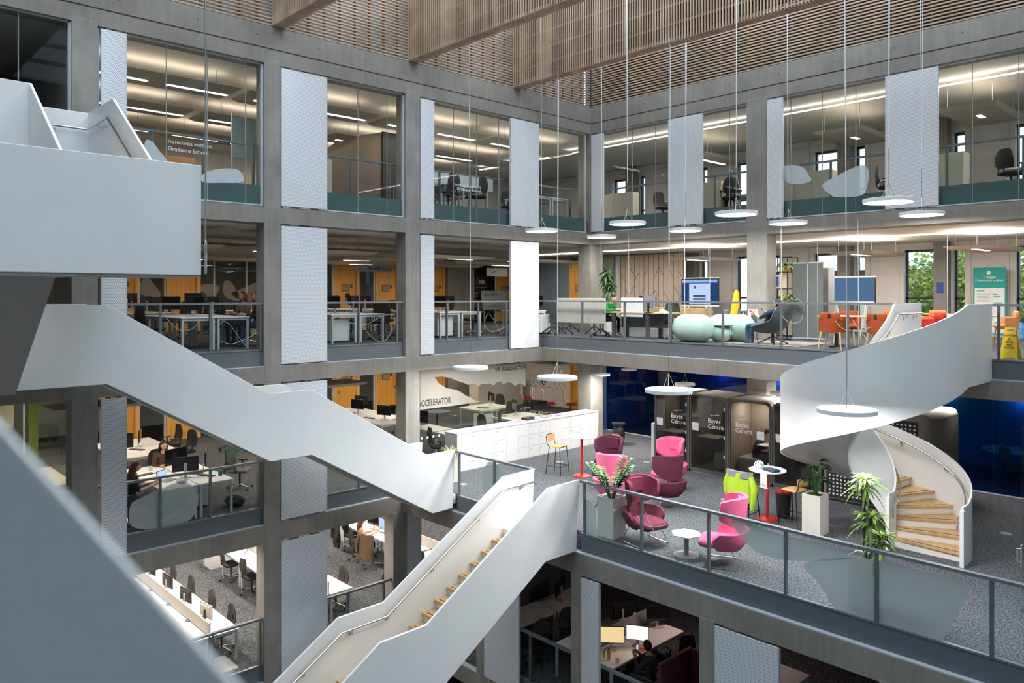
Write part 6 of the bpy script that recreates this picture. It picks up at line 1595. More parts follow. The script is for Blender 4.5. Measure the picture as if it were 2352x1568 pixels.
# instrument bag, wire tables, flyer, grey lounge chair
t = thing('instrument_bag', 'tall yellow and black instrument bag leaning against the column', 'bag', (-10.98, 18.72, F[3]))
make('body', MB().tube([(0,0,.02),(0,0,.25),(-.02,.02,.55),(0,.03,.85),(.02,.05,1.25),(.02,.05,1.36)], [.10,.17,.14,.12,.08,.04], 14), mat('bag_yellow', (.82,.42,.01), .6), t, smooth=60)
make('side_panel', MB().tube([(.13,-.02,.03),(.16,-.02,.35),(.13,-.0,.62),(.11,.02,.85)], [.05,.085,.07,.03], 10).tube([(-.15,0,.05),(-.18,0,.4),(-.13,.02,.9),(-.05,.04,1.4)], [.04,.06,.05,.03], 8), M['greydark'], t, smooth=60)
def wire_table(label, x, y): 
    t = thing('wire_table', label, 'table', (x, y, F[3])); make('tabletop', MB().lathe([(0,.43),(.24,.43),(.24,.445),(0,.445)], n=28), M['greydark'], t, smooth=30)
    for k in range(3):
        a_ = 2*PI*k/3; make('leg', MB().tube([(.2*math.cos(a_-.35),.2*math.sin(a_-.35),.43),(.24*math.cos(a_),.24*math.sin(a_),0),(.2*math.cos(a_+.35),.2*math.sin(a_+.35),.43)], .007, 5), M['blkmetal'], t)
wire_table('low black wire table in front of the yellow bag', -10.5, 17.35); wire_table('low black wire table left of the seated man on the balcony', -10.25, 18.2)
t = thing('flyer_stand', 'white and red flyer board on the low table', 'sign', (-10.2, 18.3, F[3]+.446), .1); make('board', MB().box(-.13,.13,0,.01,0,.40), M['white'], t); make('red_band', MB().box(-.1,.06,-.004,0,.33,.38).box(-.06,.08,-.004,0,.28,.30), mat('flyer_red', (.75,.06,.08), .5), t); make('dark_panel', MB().box(-.05,.12,-.004,0,.02,.26), M['greydark'], t)
t = thing('rug', 'pale patterned rug under the balcony lounge chairs', 'rug', (-9.9, 18.1, F[3]+.002)); make('pile', MB().box(-1.6,1.5,-1.0,.9,0,.012), mat('rug_pattern', (.36,.31,.27), .95, var=.45, scale=5), t)
M['gshell'] = mat('grey_shell_fabric', (.075,.09,.10), .7, var=.08)
t = thing('lounge_chair', 'dark grey angular swivel lounge chair holding a seated man', 'lounge chair', (-9.28, 17.5, F[3]+.014), PI/2+.15+PI); t.scale = (1.05,1.05,.90)
g = []
for i in range(9):
    q = (i-4)/4; e_ = q**4; g.append([(.33*q,-.34,.36+.14*e_),(.36*q,-.10-.04*e_,.32+.24*e_),(.38*q,.14-.10*e_,.33+.30*e_),(.38*q,.32-.20*e_,.50+.18*e_),(.38*q,.46-.28*e_,.85),(.34*q,.56-.24*e_,1.10),(.20*q,.60-.10*e_,1.22)])
make('shell', MB().sheet(g, .06), M['gshell'], t, smooth=60)
b = MB()
for k in range(4): a_ = PI/2*k+.4; b.bar((0,.05,.22),(.34*math.cos(a_),.05+.34*math.sin(a_),.02),.05,.03)
make('star_base', b, M['black'], t); make('pedestal', MB().cyl((0,.05,.2),.03,.12,12), M['black'], t)
# orange chairs and tables
def och(label, x, y, rz, col='orange'): return place('och_'+col, lambda: armchair_orange(col), label, (x, y, F[3]), rz, 'upholstered armchairs round the balcony tables')
och('burnt orange armchair with oak legs, left one by the balustrade', -7.5, 16.98, PI+.1); och('burnt orange armchair with oak legs, second from the left by the balustrade', -6.45, 17.0, PI-.15)
och('orange armchair behind the table, left', -8.0, 18.9, .1); och('orange armchair behind the table, right', -6.9, 19.0, -.1); och('pale orange armchair at the far table, left', -7.6, 20.6, .2, 'orange2'); och('pale orange armchair at the far table, right', -6.7, 20.9, -.2, 'orange2')
och('red armchair behind the stair arrival, left', -5.95, 18.4, -.8, 'redwool'); och('red armchair behind the stair arrival, right', -5.7, 19.15, -1.2, 'redwool'); och('pale orange armchair right of the rear table', -5.75, 21.0, .1, 'orange2'); och('brown orange chair behind the balustrade post by the banner', -5.35, 21.9, -1.2, 'orange2')
for (x, y, nm, w2) in ((-7.1,17.95,'light wood table between the orange armchairs',2.1), (-7.2,21.5,'light wood table at the far side of the lounge by the windows',1.6), (-5.75,20.2,'light wood table behind the spiral stair arrival',1.2)):
    t = thing('table', nm, 'table', (x, y, F[3])); make('tabletop', MB().box(-w2/2,w2/2,-.38,.38,.715,.74), M['oakl'], t, bevel=.006)
    for s in (-1,1): make('leg', MB().box(s*(w2/2-.3)-.03, s*(w2/2-.3)+.03, -.03, .03, .02, .715).box(s*(w2/2-.3)-.03, s*(w2/2-.3)+.03, -.34, .34, .0, .03), M['blkmetal'], t)
# desks behind the tv
desk('dark desk behind the presentation screen on the balcony', -12.6, 22.4, 3, 0, 1.5, .75); mon('silver monitor seen from behind by the window left of the column', -12.4, 22.5, z3, PI+.6, 'mon_s'); chair('dark chair by the desk left of the column', -12.2, 21.3, 3, 2.6)
t = thing('cabinet', 'pale wood low cabinet behind the light wood desk', 'cabinet', (-14.9, 22.2, F[3])); make('body', MB().box(-1.3,.9,-.22,.22,0,.78), M['oakl'], t)
for k in range(4): make('door', MB().box(-1.28+k*.545,-.75+k*.545,-.235,-.22,.03,.75), M['oakl'], t)
t = thing('coat_stand', 'pale wooden coat stand by the window left of the column', 'coat stand', (-12.05, 23.3, F[3])); make('pole', MB().tube([(0,0,0),(0,0,1.8)], .02, 8), M['oakl'], t); make('hook', MB().tube([(-.18,0,1.75),(0,0,1.6),(.18,0,1.72)], .012, 6), M['oakl'], t); make('foot', MB().bar((-.2,-.1,.02),(.2,.1,.02),.03,.03).bar((-.2,.1,.02),(.2,-.1,.02),.03,.03), M['oakl'], t)
tag(make('poster', MB().box(-7.98,-7.80,YW-.365,YW-.355,F[3]+1.27,F[3]+1.60), mat('royal_blue_print2', (.01,.06,.33), .4, var=.4, scale=25)), 'small blue poster on the concrete pier between the windows', 'poster')
# teal banner
t = thing('roller_banner', 'teal and white upright roller banner with white title lettering', 'banner', (-6.58, 25.25, F[3]+.0)); w_ = .42
make('sheet', MB().box(-w_, w_, 0, .01, .06, 2.02), mat('teal_print', (.0,.36,.33), .5, var=.06, scale=2), t); make('white_panel', MB().box(-w_+.04, w_-.04, -.003, 0, .12, 1.42), M['wht'], t); make('base', MB().box(-w_-.02, w_+.02, -.06, .07, 0, .06), M['pale_trim'], t)
b = MB()
for k in range(7): b.box(-.32, .02-.03*(k%3), -.005, -.003, 1.24-k*.035, 1.25-k*.035)
make('small_print', b, M['greymid'], t); make('tag_strip', MB().box(-.33,-.13,-.005,-.003,1.33,1.37).box(.12,.33,-.005,-.003,.97,1.01).box(.12,.33,-.005,-.003,.40,.44), mat('teal_tag', (.1,.55,.5), .5), t); make('diagram', MB().box(.08,.2,-.005,-.003,1.22,1.25).box(.1,.26,-.005,-.003,1.15,1.19), mat('green_tag', (.1,.5,.15), .5), t)
make('emblem', MB().lathe([(0,0),(.055,0),(.055,.003),(0,.003)], n=24), M['wht'], t, rot=(PI/2,0,0), loc=(-.02,-.002,1.87))
text('lettering', 'Cangjie', .105, M['wht'], (0,-.004,1.74), (PI/2,0,0), t, align='CENTER', bold=True); text('lettering', 'Programming Language', .078, M['wht'], (0,-.004,1.65), (PI/2,0,0), t, align='CENTER', bold=True)
# wet floor sign and bottles
t = thing('wet_floor_sign', 'yellow folding wet floor sign behind the balustrade at the right', 'floor sign', (-4.09, 17.05, F[3])); M['ysign'] = mat('sign_yellow', (.80,.50,.01), .45)
for s, nm in ((-1,'front_panel'),(1,'back_panel')):
    vs = []
    for (x, z) in ((-.155,0),(-.09,.60),(.09,.60),(.155,0),(.10,0),(.08,.03),(-.08,.03),(-.10,0)): vs += [(x, s*(.15-.14*z/.6), z), (x, s*(.15-.14*z/.6)+.012, z)]
    n = 8; fs = [tuple(range(0,16,2)), tuple(range(1,16,2))[::-1]]+[(2*i,2*i+1,(2*i+3)%16,(2*i+2)%16) for i in range(8)]
    make(nm, MB().add(vs, fs), M['ysign'], t)
make('hand_slot', MB().box(-.05,.05,-.026,.03,.535,.57), M['greymid'], t)
R_ = (PI/2-.229,0,0)
def on(z): return -(.15-.14*z/.6)-.003
text('lettering', 'CAUTION', .055, M['blk'], (0,on(.45),.45), R_, t, align='CENTER', bold=True); text('lettering', 'WET\nFLOOR', .05, M['blk'], (0,on(.24),.24), R_, t, align='CENTER', bold=True)
tri = [(0,on(.41),.41),(.065,on(.31),.31),(-.065,on(.31),.31)]; make('warning_triangle', MB().tube(tri, .006, 6, closed=True), M['blk'], t); make('slipping_figure', MB().tube([(-.03,on(.33),.325),(0,on(.35),.35),(.025,on(.345),.345),(.035,on(.325),.325)], .005, 5).ball((-.005,on(.375),.375),.008,8,6), M['blk'], t)
M['wbot'] = mat('blue_water_bottle', (.12,.38,.72), .15, var=.15, scale=6)
def cooler(): 
    t = thing('water_cooler_bottle', '', 'bottle'); make('body', MB().lathe([(0,0),(.13,0),(.135,.02),(.135,.10),(.128,.12),(.135,.14),(.135,.24),(.128,.26),(.135,.28),(.13,.34),(.05,.42),(.045,.47)], n=28), M['wbot'], t, smooth=50); make('cap', MB().cyl((0,0,.46),.05,.05,16), M['navy'], t); return t
for k, (x, y) in enumerate(((-5.72,24.9),(-5.35,24.95),(-5.0,24.8))): place('cooler', cooler, ['blue water cooler bottle beside the teal banner','blue water cooler bottle, second from the banner','blue water cooler bottle, third from the banner'][k], (x, y, F[3]), 0, 'blue water cooler bottles')

# ---- top floor furniture ----
z4 = F[4]+.73
def cab4(label, x0, x1, y0, y1, h): 
    t = thing('cabinet', label, 'cabinet', ((x0+x1)/2, (y0+y1)/2, F[4]), 0, 'cream office cabinets of the top floor'); a, c = (x1-x0)/2, (y1-y0)/2; make('body', MB().box(-a,a,-c,c,0,h), M['beige'], t, bevel=.004); n = max(1, round(2*a/.45)) if a > c else max(1, round(2*c/.45))
    for k in range(n):
        if a > c: d = make('door', MB().box(-a+2*a*k/n+.004,-a+2*a*(k+1)/n-.004,-c-.012,-c,.03,h-.02), M['beige'], t); make('lock', MB().box(-a+2*a*k/n+.05,-a+2*a*k/n+.075,-c-.018,-c-.012,h*.45,h*.45+.025), M['greydark'], d)
        else: make('door', MB().box(a,a+.012,-c+2*c*k/n+.004,-c+2*c*(k+1)/n-.004,.03,h-.02), M['beige'], t)
cab4('cream cabinet row near the corner of the right wall, top floor', -16.8, -15.6, 20.2, 20.65, 1.02); cab4('cream cabinet left of the person in a blue headscarf, top floor', -13.1, -12.3, 20.2, 20.65, 1.02); cab4('long cream cabinet behind the frosted leaf film, top floor', -10.5, -9.0, 20.2, 20.65, .98); cab4('cream cabinet behind the right end railing, top floor', -7.0, -5.8, 20.2, 20.65, 1.02)
cab4('cream cabinet in front of the brown cabin, top floor left wall', -18.0, -17.3, 9.4, 10.0, 1.05); cab4('low white cabinets behind the railing of the lettered glass, top floor', -20.0, -18.0, 4.6, 5.1, .8)
for k, (x, y, rz) in enumerate(((-14.9,20.9,1.2),(-11.3,20.6,2.2),(-7.9,21.2,2.0),(-5.0,20.9,2.8),(-4.4,21.6,1.0))): chair(['black mesh chair near the white oval back, top floor right wall','light mesh chair by the window left of the column, top floor','black chair right of the frosted leaf film, top floor','black chair behind the right end cabinet, top floor','second black chair behind the right end cabinet, top floor'][k], x, y, 4, rz)
def oval_chair(): 
    t = thing('shell_chair', '', 'chair'); g = [[(.24*q*math.sin(PI*min(.97,.12+i*.14)), .2+.05*i*.3-.06*q*q, .45+i*.12) for q in (-1,-.6,-.2,.2,.6,1)] for i in range(7)]; make('backrest', MB().sheet(g, .03), M['white'], t, smooth=70); make('seat', MB().rbox(-.23,.23,-.25,.2,.42,.47,.06), M['white'], t, smooth=50); make('gas_lift', MB().cyl((0,0,.1),.025,.32,10), M['black'], t); make('star_base', sum_star(), M['black'], t); return t
place('oval', oval_chair, 'white egg shaped chair beside the wide panel, top floor right wall', (-14.1, 21.1, F[4]), .3)
for k, (x, y) in enumerate(((-14.7,21.6),(-12.1,21.8),(-7.6,22.0),(-4.6,22.2))): desk(['white desk near the white egg chair, top floor','white desk by the window left of the column, top floor','white desk right of the frosted leaf film, top floor','white desk behind the right end cabinet, top floor'][k], x, y, 4, 0, 1.5, .75)
for k, (x, y) in enumerate(((-17.6,12.9),(-17.6,13.7),(-17.6,14.6),(-19.0,14.4),(-19.0,15.2),(-17.6,17.3),(-17.6,18.1))): desk('white desk of the top floor left wing, ' + ['right of the third column, left end','right of the third column, second','right of the third column, third','rear left end','rear second','by the corner, first','by the corner, second'][k], x, y, 4, 0, 1.4, .78)
for k, (x, y, rz) in enumerate(((-16.95,13.5,PI/2+PI),(-16.95,14.55,PI/2+PI+.2),(-18.2,17.0,1.0))): chair(['black mesh chair behind the second institute lettering, top floor','black mesh chair left of the wide pale panel, top floor','black mesh chair seen through the corner glass, top floor'][k], x, y, 4, rz)
place('divw', lambda: divider(3.0, .42, M['white']), 'white desk screen along the desks right of the third column, top floor', (-17.3, 14.0, F[4]), PI/2, 'desk screens'); place('divw2', lambda: divider(2.6, .42, M['white']), 'second white desk screen behind the first, top floor', (-19.6, 13.6, F[4]), PI/2, 'desk screens')
t = thing('whiteboard', 'pale green whiteboard on a stand behind the lettered glass, top floor', 'whiteboard', (-17.8, 8.15, F[4])); make('board', MB().box(-.01,.01,-.55,.55,.9,1.85), mat('whiteboard_green', (.42,.50,.48), .3, var=.08, scale=4), t); make('stand', MB().bar((0,-.55,0),(0,-.55,1.95),.03,.03).bar((0,.55,0),(0,.55,1.95),.03,.03).bar((-.25,-.55,.03),(.25,-.55,.03),.03,.03).bar((-.25,.55,.03),(.25,.55,.03),.03,.03), M['pale_trim'], t)
t = thing('oak_cupboard', 'oak fronted cupboard wall behind the institute lettering, top floor', 'cupboard', (-24.6, 8.0, F[4])); make('body', MB().box(-.3,.3,-2,1.2,0,1.9), wood('brown_oak', (.30,.15,.06), (.42,.24,.11)), t)
t = thing('whiteboard', 'cream board at the back of the top floor office beside the oak cupboard', 'whiteboard', (-25.935, 11.0, F[4]+.7)); make('board', MB().box(-.01,.01,-1.0,1.0,0,1.2), M['beige'], t)
# frosted films on the top glazing
f4 = lambda u, v: aty(u, v, YB+.11)
def film4(pts, wall, label):
    f_ = (lambda u, v: aty(u, v, YB+.115)) if wall == 'B' else (lambda u, v: atx(u, v, XA-.115)); pl = blob(pts, f_)
    b = MB().prism([(p[0],p[2]) for p in pl], 'y', YB+.113, YB+.117) if wall == 'B' else MB().prism([(p[1],p[2]) for p in pl], 'x', XA-.113, XA-.117)
    tag(make('frosted_film', b, M['frostw']), label, 'film graphic', 'frosted film graphics on the glass')
M['frostw'] = glass('frost_film_white', (.75,.8,.82), .6, .1, .62, (.70,.76,.80))
film4([(1889,425),(1920,405),(1960,385),(1985,380),(1996,395),(1993,420),(1980,448),(1925,453),(1905,445)], 'B', 'large pale frosted leaf on the top floor glass right of the column')
film4([(1800,382),(1840,382),(1856,400),(1863,414),(1840,422),(1810,420),(1800,405)], 'B', 'smaller frosted leaf touching the railing, top floor right wall')
film4([(335,322),(350,325),(365,345),(385,372),(360,372),(340,360),(332,340)], 'A', 'frosted leaf beside the stair parapet, top floor lettered glass')
film4([(466,400),(500,388),(540,388),(556,400),(556,418),(510,420),(466,418)], 'A', 'pale frosted oval low on the lettered glass, top floor')

# ---- dark office under the lounge ----
z1 = F[1]+.73
M['dimdesk'] = M['desk']
for k, (x, y) in enumerate(((-10.28,12.75),(-10.28,14.05),(-11.12,12.75),(-11.12,14.05),(-13.0,12.75),(-13.0,14.05),(-7.4,12.9),(-7.4,14.2))):
    desk('desk in the dark office under the lounge, ' + ['in front of the seated man','behind the glowing screens','left of the long desk screen, front','left of the long desk screen, rear','left of the slim column, front','left of the slim column, rear','right side, front','right side, rear'][k], x, y, 1, PI/2, 1.28, .78)
mon('glowing yellow document screen in the dark office', -10.45, 12.78, z1, .75, 'mon_y', lit=M['scr_y'], w_=.56, h=.36, z0=.14); mon('bright white screen behind the seated man in the dark office', -10.15, 13.3, z1, .55, 'mon_wh', lit=M['scr_w'], w_=.48, h=.32, z0=.14)
for k, (x, y, r) in enumerate(((-11.05,13.9,-1.9),(-10.4,14.4,1.2),(-13.0,13.9,-1.2),(-7.4,13.6,-1.3))): mon(['black monitor left of the long desk screen, dark office','large black monitor at the rear of the seated man bench','large black monitor left of the slim column in the dark office','black monitor at the right side of the dark office'][k], x, y, z1, r, 'mon_l')
for k, (x, y, r) in enumerate(((-12.2,13.5,-1.3),(-12.25,12.3,-1.9),(-9.6,14.1,-1.9),(-8.1,13.3,1.7),(-8.2,14.4,1.5),(-11.85,13.1,1.3))): chair(['black chair left of the slim column in the dark office','black chair at the left edge of the dark office','black chair behind the seated man in the dark office','black chair right of the maroon sofa in the dark office','black chair at the far right of the dark office','black chair partly behind the slim panel in the dark office'][k], x, y, 1, r)
place('divd', lambda: divider(2.6, .35, M['greymid']), 'desk screen running back from the rail behind the glowing screens', (-10.7, 13.4, F[1]), PI/2, 'desk screens')
place('bt2', lambda: bottle(mat('peach_bottle', (.75,.32,.20), .4), .035, .2), 'peach coloured bottle on the dark office desk', (-10.2, 12.4, z1)); place('cn2', lambda: bottle(mat('yellow_can', (.65,.55,.03), .4), .03, .1), 'yellow can beside the peach bottle', (-10.33, 12.4, z1)); place('mg4', lambda: mug(M['white'], .04, .09), 'white mug on the dark office desk', (-9.98, 12.4, z1), 1)
tag(make('notebook', MB().box(-10.05,-9.92,13.05,13.3,z1+.001,z1+.02), M['red']), 'red notebook on the dark office desk beside the man', 'notebook')
t = thing('booth_sofa', 'dark maroon high sided sofa at the right of the dark office', 'sofa', (-7.9, 11.98, F[1])); 
make('side', MB().rbox(-.05,.05,.0,1.1,.0,1.25,.04).rbox(.05,.9,1.0,1.1,0,1.25,.04), mat('maroon_felt', (.10,.012,.03), .9), t, smooth=40); make('seat_cushion', MB().rbox(.08,.85,.1,.95,.2,.45,.05), mat('maroon_seat', (.08,.01,.025), .9), t, smooth=40); t.location = (-8.72, 12.1, F[1])

# ================= people =================
SK = {}
def skin(name, col): 
    if name not in SK: SK[name] = mat(name, col, .55, var=.05, scale=8)
    return SK[name]
DEF = dict(pelvis=(0,.02,.52), waist=(0,.02,.66), chest=(0,-.02,.86), neck=(0,-.03,1.03), head0=(0,-.05,1.10),
    sl=(-.17,-.02,.98), el=(-.23,-.10,.72), wl=(-.15,-.34,.76), sr=(.17,-.02,.98), er=(.23,-.10,.72), wr=(.15,-.34,.76),
    hl=(-.09,0,.51), kl=(-.12,-.42,.53), al=(-.12,-.40,.09), tl=(-.12,-.55,.04), hr=(.09,0,.51), kr=(.12,-.42,.53), ar=(.12,-.40,.09), tr=(.12,-.55,.04))
def hand(mb, w_, d, side, m):
    """palm with five bent fingers, at wrist w_, pointing along d"""
    w_ = Vector(w_); d = Vector(d).normalized(); up = Vector((0,0,1)); s = d.cross(up).normalized()*side; up = s.cross(d)*side
    mb.tube([w_, w_+d*.04, w_+d*.085], [.024,.036,.034], 8, m)
    for i, L_ in enumerate((.062,.072,.068,.052)):
        b0 = w_+d*.08+s*(-.028+.019*i); b1 = b0+d*L_*.55-up*.006; b2 = b1+d*L_*.4-up*.022; mb.tube([b0,b1,b2], [.0095,.0085,.007], 6, m)
    t0 = w_+d*.02-s*.026; t1 = t0+d*.03-s*.028; mb.tube([t0,t1,t1+d*.028-up*.006], [.012,.011,.008], 6, m)
def person(label, loc, rz, top, bottom, shoe, sk, hair, pose={}, long=0, sleeve=True, cover=None, bulk=1.0, headtilt=0, headyaw=0):
    J = dict(DEF); J.update(pose); keys = list(J); V = [Vector(J[k]) for k in keys]; ix = {k:i for i,k in enumerate(keys)}
    R = dict(pelvis=.135, waist=.12, chest=.145, neck=.055, head0=.05, sl=.068, el=.048, wl=.030, sr=.068, er=.048, wr=.030, hl=.10, kl=.068, al=.042, tl=.032, hr=.10, kr=.068, ar=.042, tr=.032)
    E_ = [('pelvis','waist',1),('waist','chest',1),('chest','neck',1),('neck','head0',0),('chest','sl',1),('sl','el',1),('el','wl',1 if sleeve else 0),('chest','sr',1),('sr','er',1),('er','wr',1 if sleeve else 0),
          ('pelvis','hl',2),('hl','kl',2),('kl','al',2),('al','tl',3),('pelvis','hr',2),('hr','kr',2),('kr','ar',2),('ar','tr',3)]
    me = bpy.data.meshes.new('tmp'); me.from_pydata([tuple(v) for v in V], [(ix[a],ix[b]) for a,b,_ in E_], []); o = bpy.data.objects.new('tmp', me); COL.objects.link(o)
    md = o.modifiers.new('skin','SKIN'); md.use_smooth_shade = True; o.modifiers.new('sub','SUBSURF').levels = 2
    for k in keys: me.skin_vertices[0].data[ix[k]].radius = (R[k]*bulk*(1.12 if k in ('chest','pelvis','waist') else 1), R[k]*bulk*(.80 if k in ('chest','waist') else 1))
    me.skin_vertices[0].data[ix['pelvis']].use_root = True
    dg = bpy.context.evaluated_depsgraph_get(); dg.update(); ev = o.evaluated_get(dg).to_mesh()
    mb = MB(); vs = [v.co.copy() for v in ev.vertices]; mb.v = [tuple(v) for v in vs]
    segs = [(Vector(J[a]), Vector(J[b]), m) for a,b,m in E_]
    for p in ev.polygons:
        c = sum((vs[i] for i in p.vertices), Vector())/len(p.vertices); best = (9,1)
        for a,b,m in segs:
            ab = b-a; t_ = max(0,min(1,(c-a).dot(ab)/ab.length_squared)); d = (c-(a+ab*t_)).length
            if d < best[0]: best = (d,m)
        m = best[1]
        if m == 1 and c.z > J['neck'][2]+.01 and (Vector((c.x,c.y))-Vector((J['neck'][0],J['neck'][1]))).length < .07: m = 0
        mb.f.append(tuple(p.vertices)); mb.m.append(m)
    o.evaluated_get(dg).to_mesh_clear(); bpy.data.objects.remove(o)
    H = Vector(J['head0'])+Vector((0,-.02,.10)); RH = Matrix.Rotation(headyaw,3,'Z') @ Matrix.Rotation(headtilt,3,'X')
    def hd(fn):
        q = MB(); fn(q); mb.add([H+RH@Vector(v) for v in q.v], q.f, 0) if not getattr(fn,'m',0) else mb.add([H+RH@Vector(v) for v in q.v], q.f, fn.m)
    q = MB()
    q.ball((0,0,0), (.074,.092,.112), 18, 12); q.v = [(x*(1-.22*max(0,-z-.03)/.08), y, z) for x,y,z in q.v]
    q.tube([(0,-.088,.012),(0,-.108,-.018),(0,-.092,-.026)], [.008,.014,.008], 8); q.tube([(-.024,-.086,-.052),(0,-.091,-.050),(.024,-.086,-.052)], .006, 6)
    for s in (-1,1): q.ball((s*.076,.0,-.005), (.010,.020,.030), 8, 6)
    mb.add([H+RH@Vector(v) for v in q.v], q.f, 0)
    q = MB()
    for s in (-1,1): q.ball((s*.030,-.083,.012), (.011,.007,.008), 8, 6)
    mb.add([H+RH@Vector(v) for v in q.v], q.f, 4)
    for sd, a, b in ((1,'el','wl'),(-1,'er','wr')): hand(mb, J[b], Vector(J[b])-Vector(J[a]), sd, 0)
    ob = make('person', mb, [sk, top, bottom, shoe, M['black']], smooth=60, loc=loc, rot=(0,0,rz)); tag(ob, label, 'person')
    hb = MB(); hb.ball((0,.016,.018), (.084,.098,.110), 18, 12)
    hb.v = [(x, y if y > -.045 else -.045-(.045+y)*-.9 if z < .055 else y, z) for x,y,z in hb.v]
    hb.f = [f for f in hb.f if sum(hb.v[i][2] for i in f)/len(f) > -.045 or sum(hb.v[i][1] for i in f)/len(f) > .02]
    hb.f = [f for f in hb.f if not (sum(hb.v[i][1] for i in f)/len(f) < -.02 and sum(hb.v[i][2] for i in f)/len(f) < .05)]; hb.m = [0]*len(hb.f)
    if long:
        g = []
        for i in range(11):
            a_ = -.35 + (PI+.7)*i/10; g.append([(.086*math.cos(a_), .02+.088*math.sin(a_), .02), (.095*math.cos(a_), .03+.09*math.sin(a_), -.08), (.098*math.cos(a_), .045+.075*math.sin(a_), -.08-long*.5), (.08*math.cos(a_), .055+.05*math.sin(a_), -.08-long)])
        hb.sheet(g, .025)
    hb.v = [tuple(H+RH@Vector(v)) for v in hb.v]
    make('headscarf' if cover else 'hair', hb, hair, ob, smooth=70)
    return ob
S1 = skin('skin_light', (.62,.36,.25)); S2 = skin('skin_tan', (.42,.23,.14)); S3 = skin('skin_brown', (.22,.11,.065))
HB = mat('hair_black', (.012,.009,.008), .45, var=.3, scale=30, stretch=(8,8,1)); HBR = mat('hair_brown', (.09,.035,.015), .45, var=.35, scale=30, stretch=(8,8,1)); HLB = mat('hair_light_brown', (.20,.10,.05), .45, var=.3, scale=30, stretch=(8,8,1))
JN = mat('denim', (.03,.055,.12), .8, var=.15, scale=30); SH = mat('dark_shoe', (.02,.02,.025), .5)
plaid = mat('plaid_brown_shirt', (.07,.04,.028), .8, var=.7, scale=9, stretch=(.3,.3,6))
person('woman with dark hair in a brown plaid shirt facing the viewer behind a monitor', (-19.12, 6.45, F[2]), PI/2, plaid, JN, SH, S1, HB, long=.12, headtilt=.25, pose=dict(head0=(0,-.08,1.09)))
chair('black chair under the woman in the plaid shirt', -19.25, 6.45, 2, PI/2)
person('woman with long brown hair in a black shirt seen in profile at the near bench', (-17.05, 5.15, F[2]), PI-.2, M['blackf'], JN, SH, S1, HBR, long=.22, sleeve=False, headtilt=.15, pose=dict(wl=(-.10,-.42,.80), wr=(.12,-.42,.80)))
chair('black chair under the woman in the black shirt', -17.03, 5.08, 2, PI-.2)
person('woman with long hair and a brown cardigan seated at the balcony desks, left of two', (-18.3, 8.15, F[3]), .2, mat('taupe_cardigan', (.20,.15,.12), .9), JN, SH, S1, HBR, long=.2)
person('woman with light brown hair in black seated beside the second column, balcony office', (-17.3, 8.05, F[3]), -.2, M['blackf'], JN, SH, S1, HLB, long=.1)
person('person with brown hair half hidden behind monitors, balcony office middle bay', (-22.4, 11.9, F[3]), .2, M['blackf'], JN, SH, S1, HBR, pose=dict(head0=(0,-.05,1.14)))
grn = mat('green_sweatshirt', (.005,.22,.055), .85, var=.06, scale=12)
person('man in a bright green sweatshirt leaning over the light wood desk', (-14.62, 17.6, F[3]), PI/2, grn, mat('dark_trousers', (.02,.035,.05), .8), mat('grey_shoe', (.35,.34,.32), .7), S1, HB, headtilt=.5, pose=dict(chest=(0,-.14,.84), neck=(0,-.22,.99), head0=(0,-.29,1.04), sl=(-.17,-.14,.95), sr=(.17,-.14,.95), el=(-.24,-.28,.76), er=(.24,-.28,.76), wl=(-.10,-.50,.79), wr=(.10,-.50,.79)))
person('man in jeans and a dark t-shirt reclining in the grey lounge chair', (-9.42, 17.5, F[3]-.07), -PI/2+.05, mat('navy_tshirt', (.015,.03,.07), .8), mat('blue_jeans', (.06,.12,.25), .8, var=.15, scale=20), SH, S1, HB, sleeve=False, headtilt=-.1,
    pose=dict(waist=(0,.10,.64), chest=(0,.20,.79), neck=(0,.31,.93), head0=(0,.32,.985), sl=(-.18,.24,.90), sr=(.18,.24,.90), el=(-.27,-.02,.72), er=(.27,-.02,.72), wl=(-.18,-.14,.92), wr=(.15,-.22,.86)))
person('person in a cream coat with a blue patterned headscarf, top floor right wall', (-11.95, 20.15, F[4]-.02), -2.6, mat('cream_coat', (.62,.52,.42), .8), M['blackf'], SH, S1, mat('blue_headscarf', (.10,.20,.32), .8, var=.6, scale=25), cover=True, long=.12)
chair('dark chair under the person in the cream coat', -11.95, 20.15, 4, -2.6)
person('person with short brown hair at a desk beside the third column, top floor', (-17.35, 12.2, F[4]), PI, mat('striped_top', (.30,.30,.30), .8, var=.5, scale=9, stretch=(.2,.2,5)), JN, SH, S1, HBR)
person('woman with long brown hair in a beige jumper working at a lower office desk', (-20.8, 13.0, F[1]), PI-.3, mat('beige_jumper', (.52,.36,.24), .9), JN, SH, S1, HBR, long=.2, headtilt=.2, pose=dict(wl=(-.10,-.44,.80), wr=(.12,-.44,.80)))
M['coat'] = mat('black_padded_coat', (.012,.013,.016), .7); M['bcoat'] = mat('brown_wool_coat', (.13,.085,.05), .9)
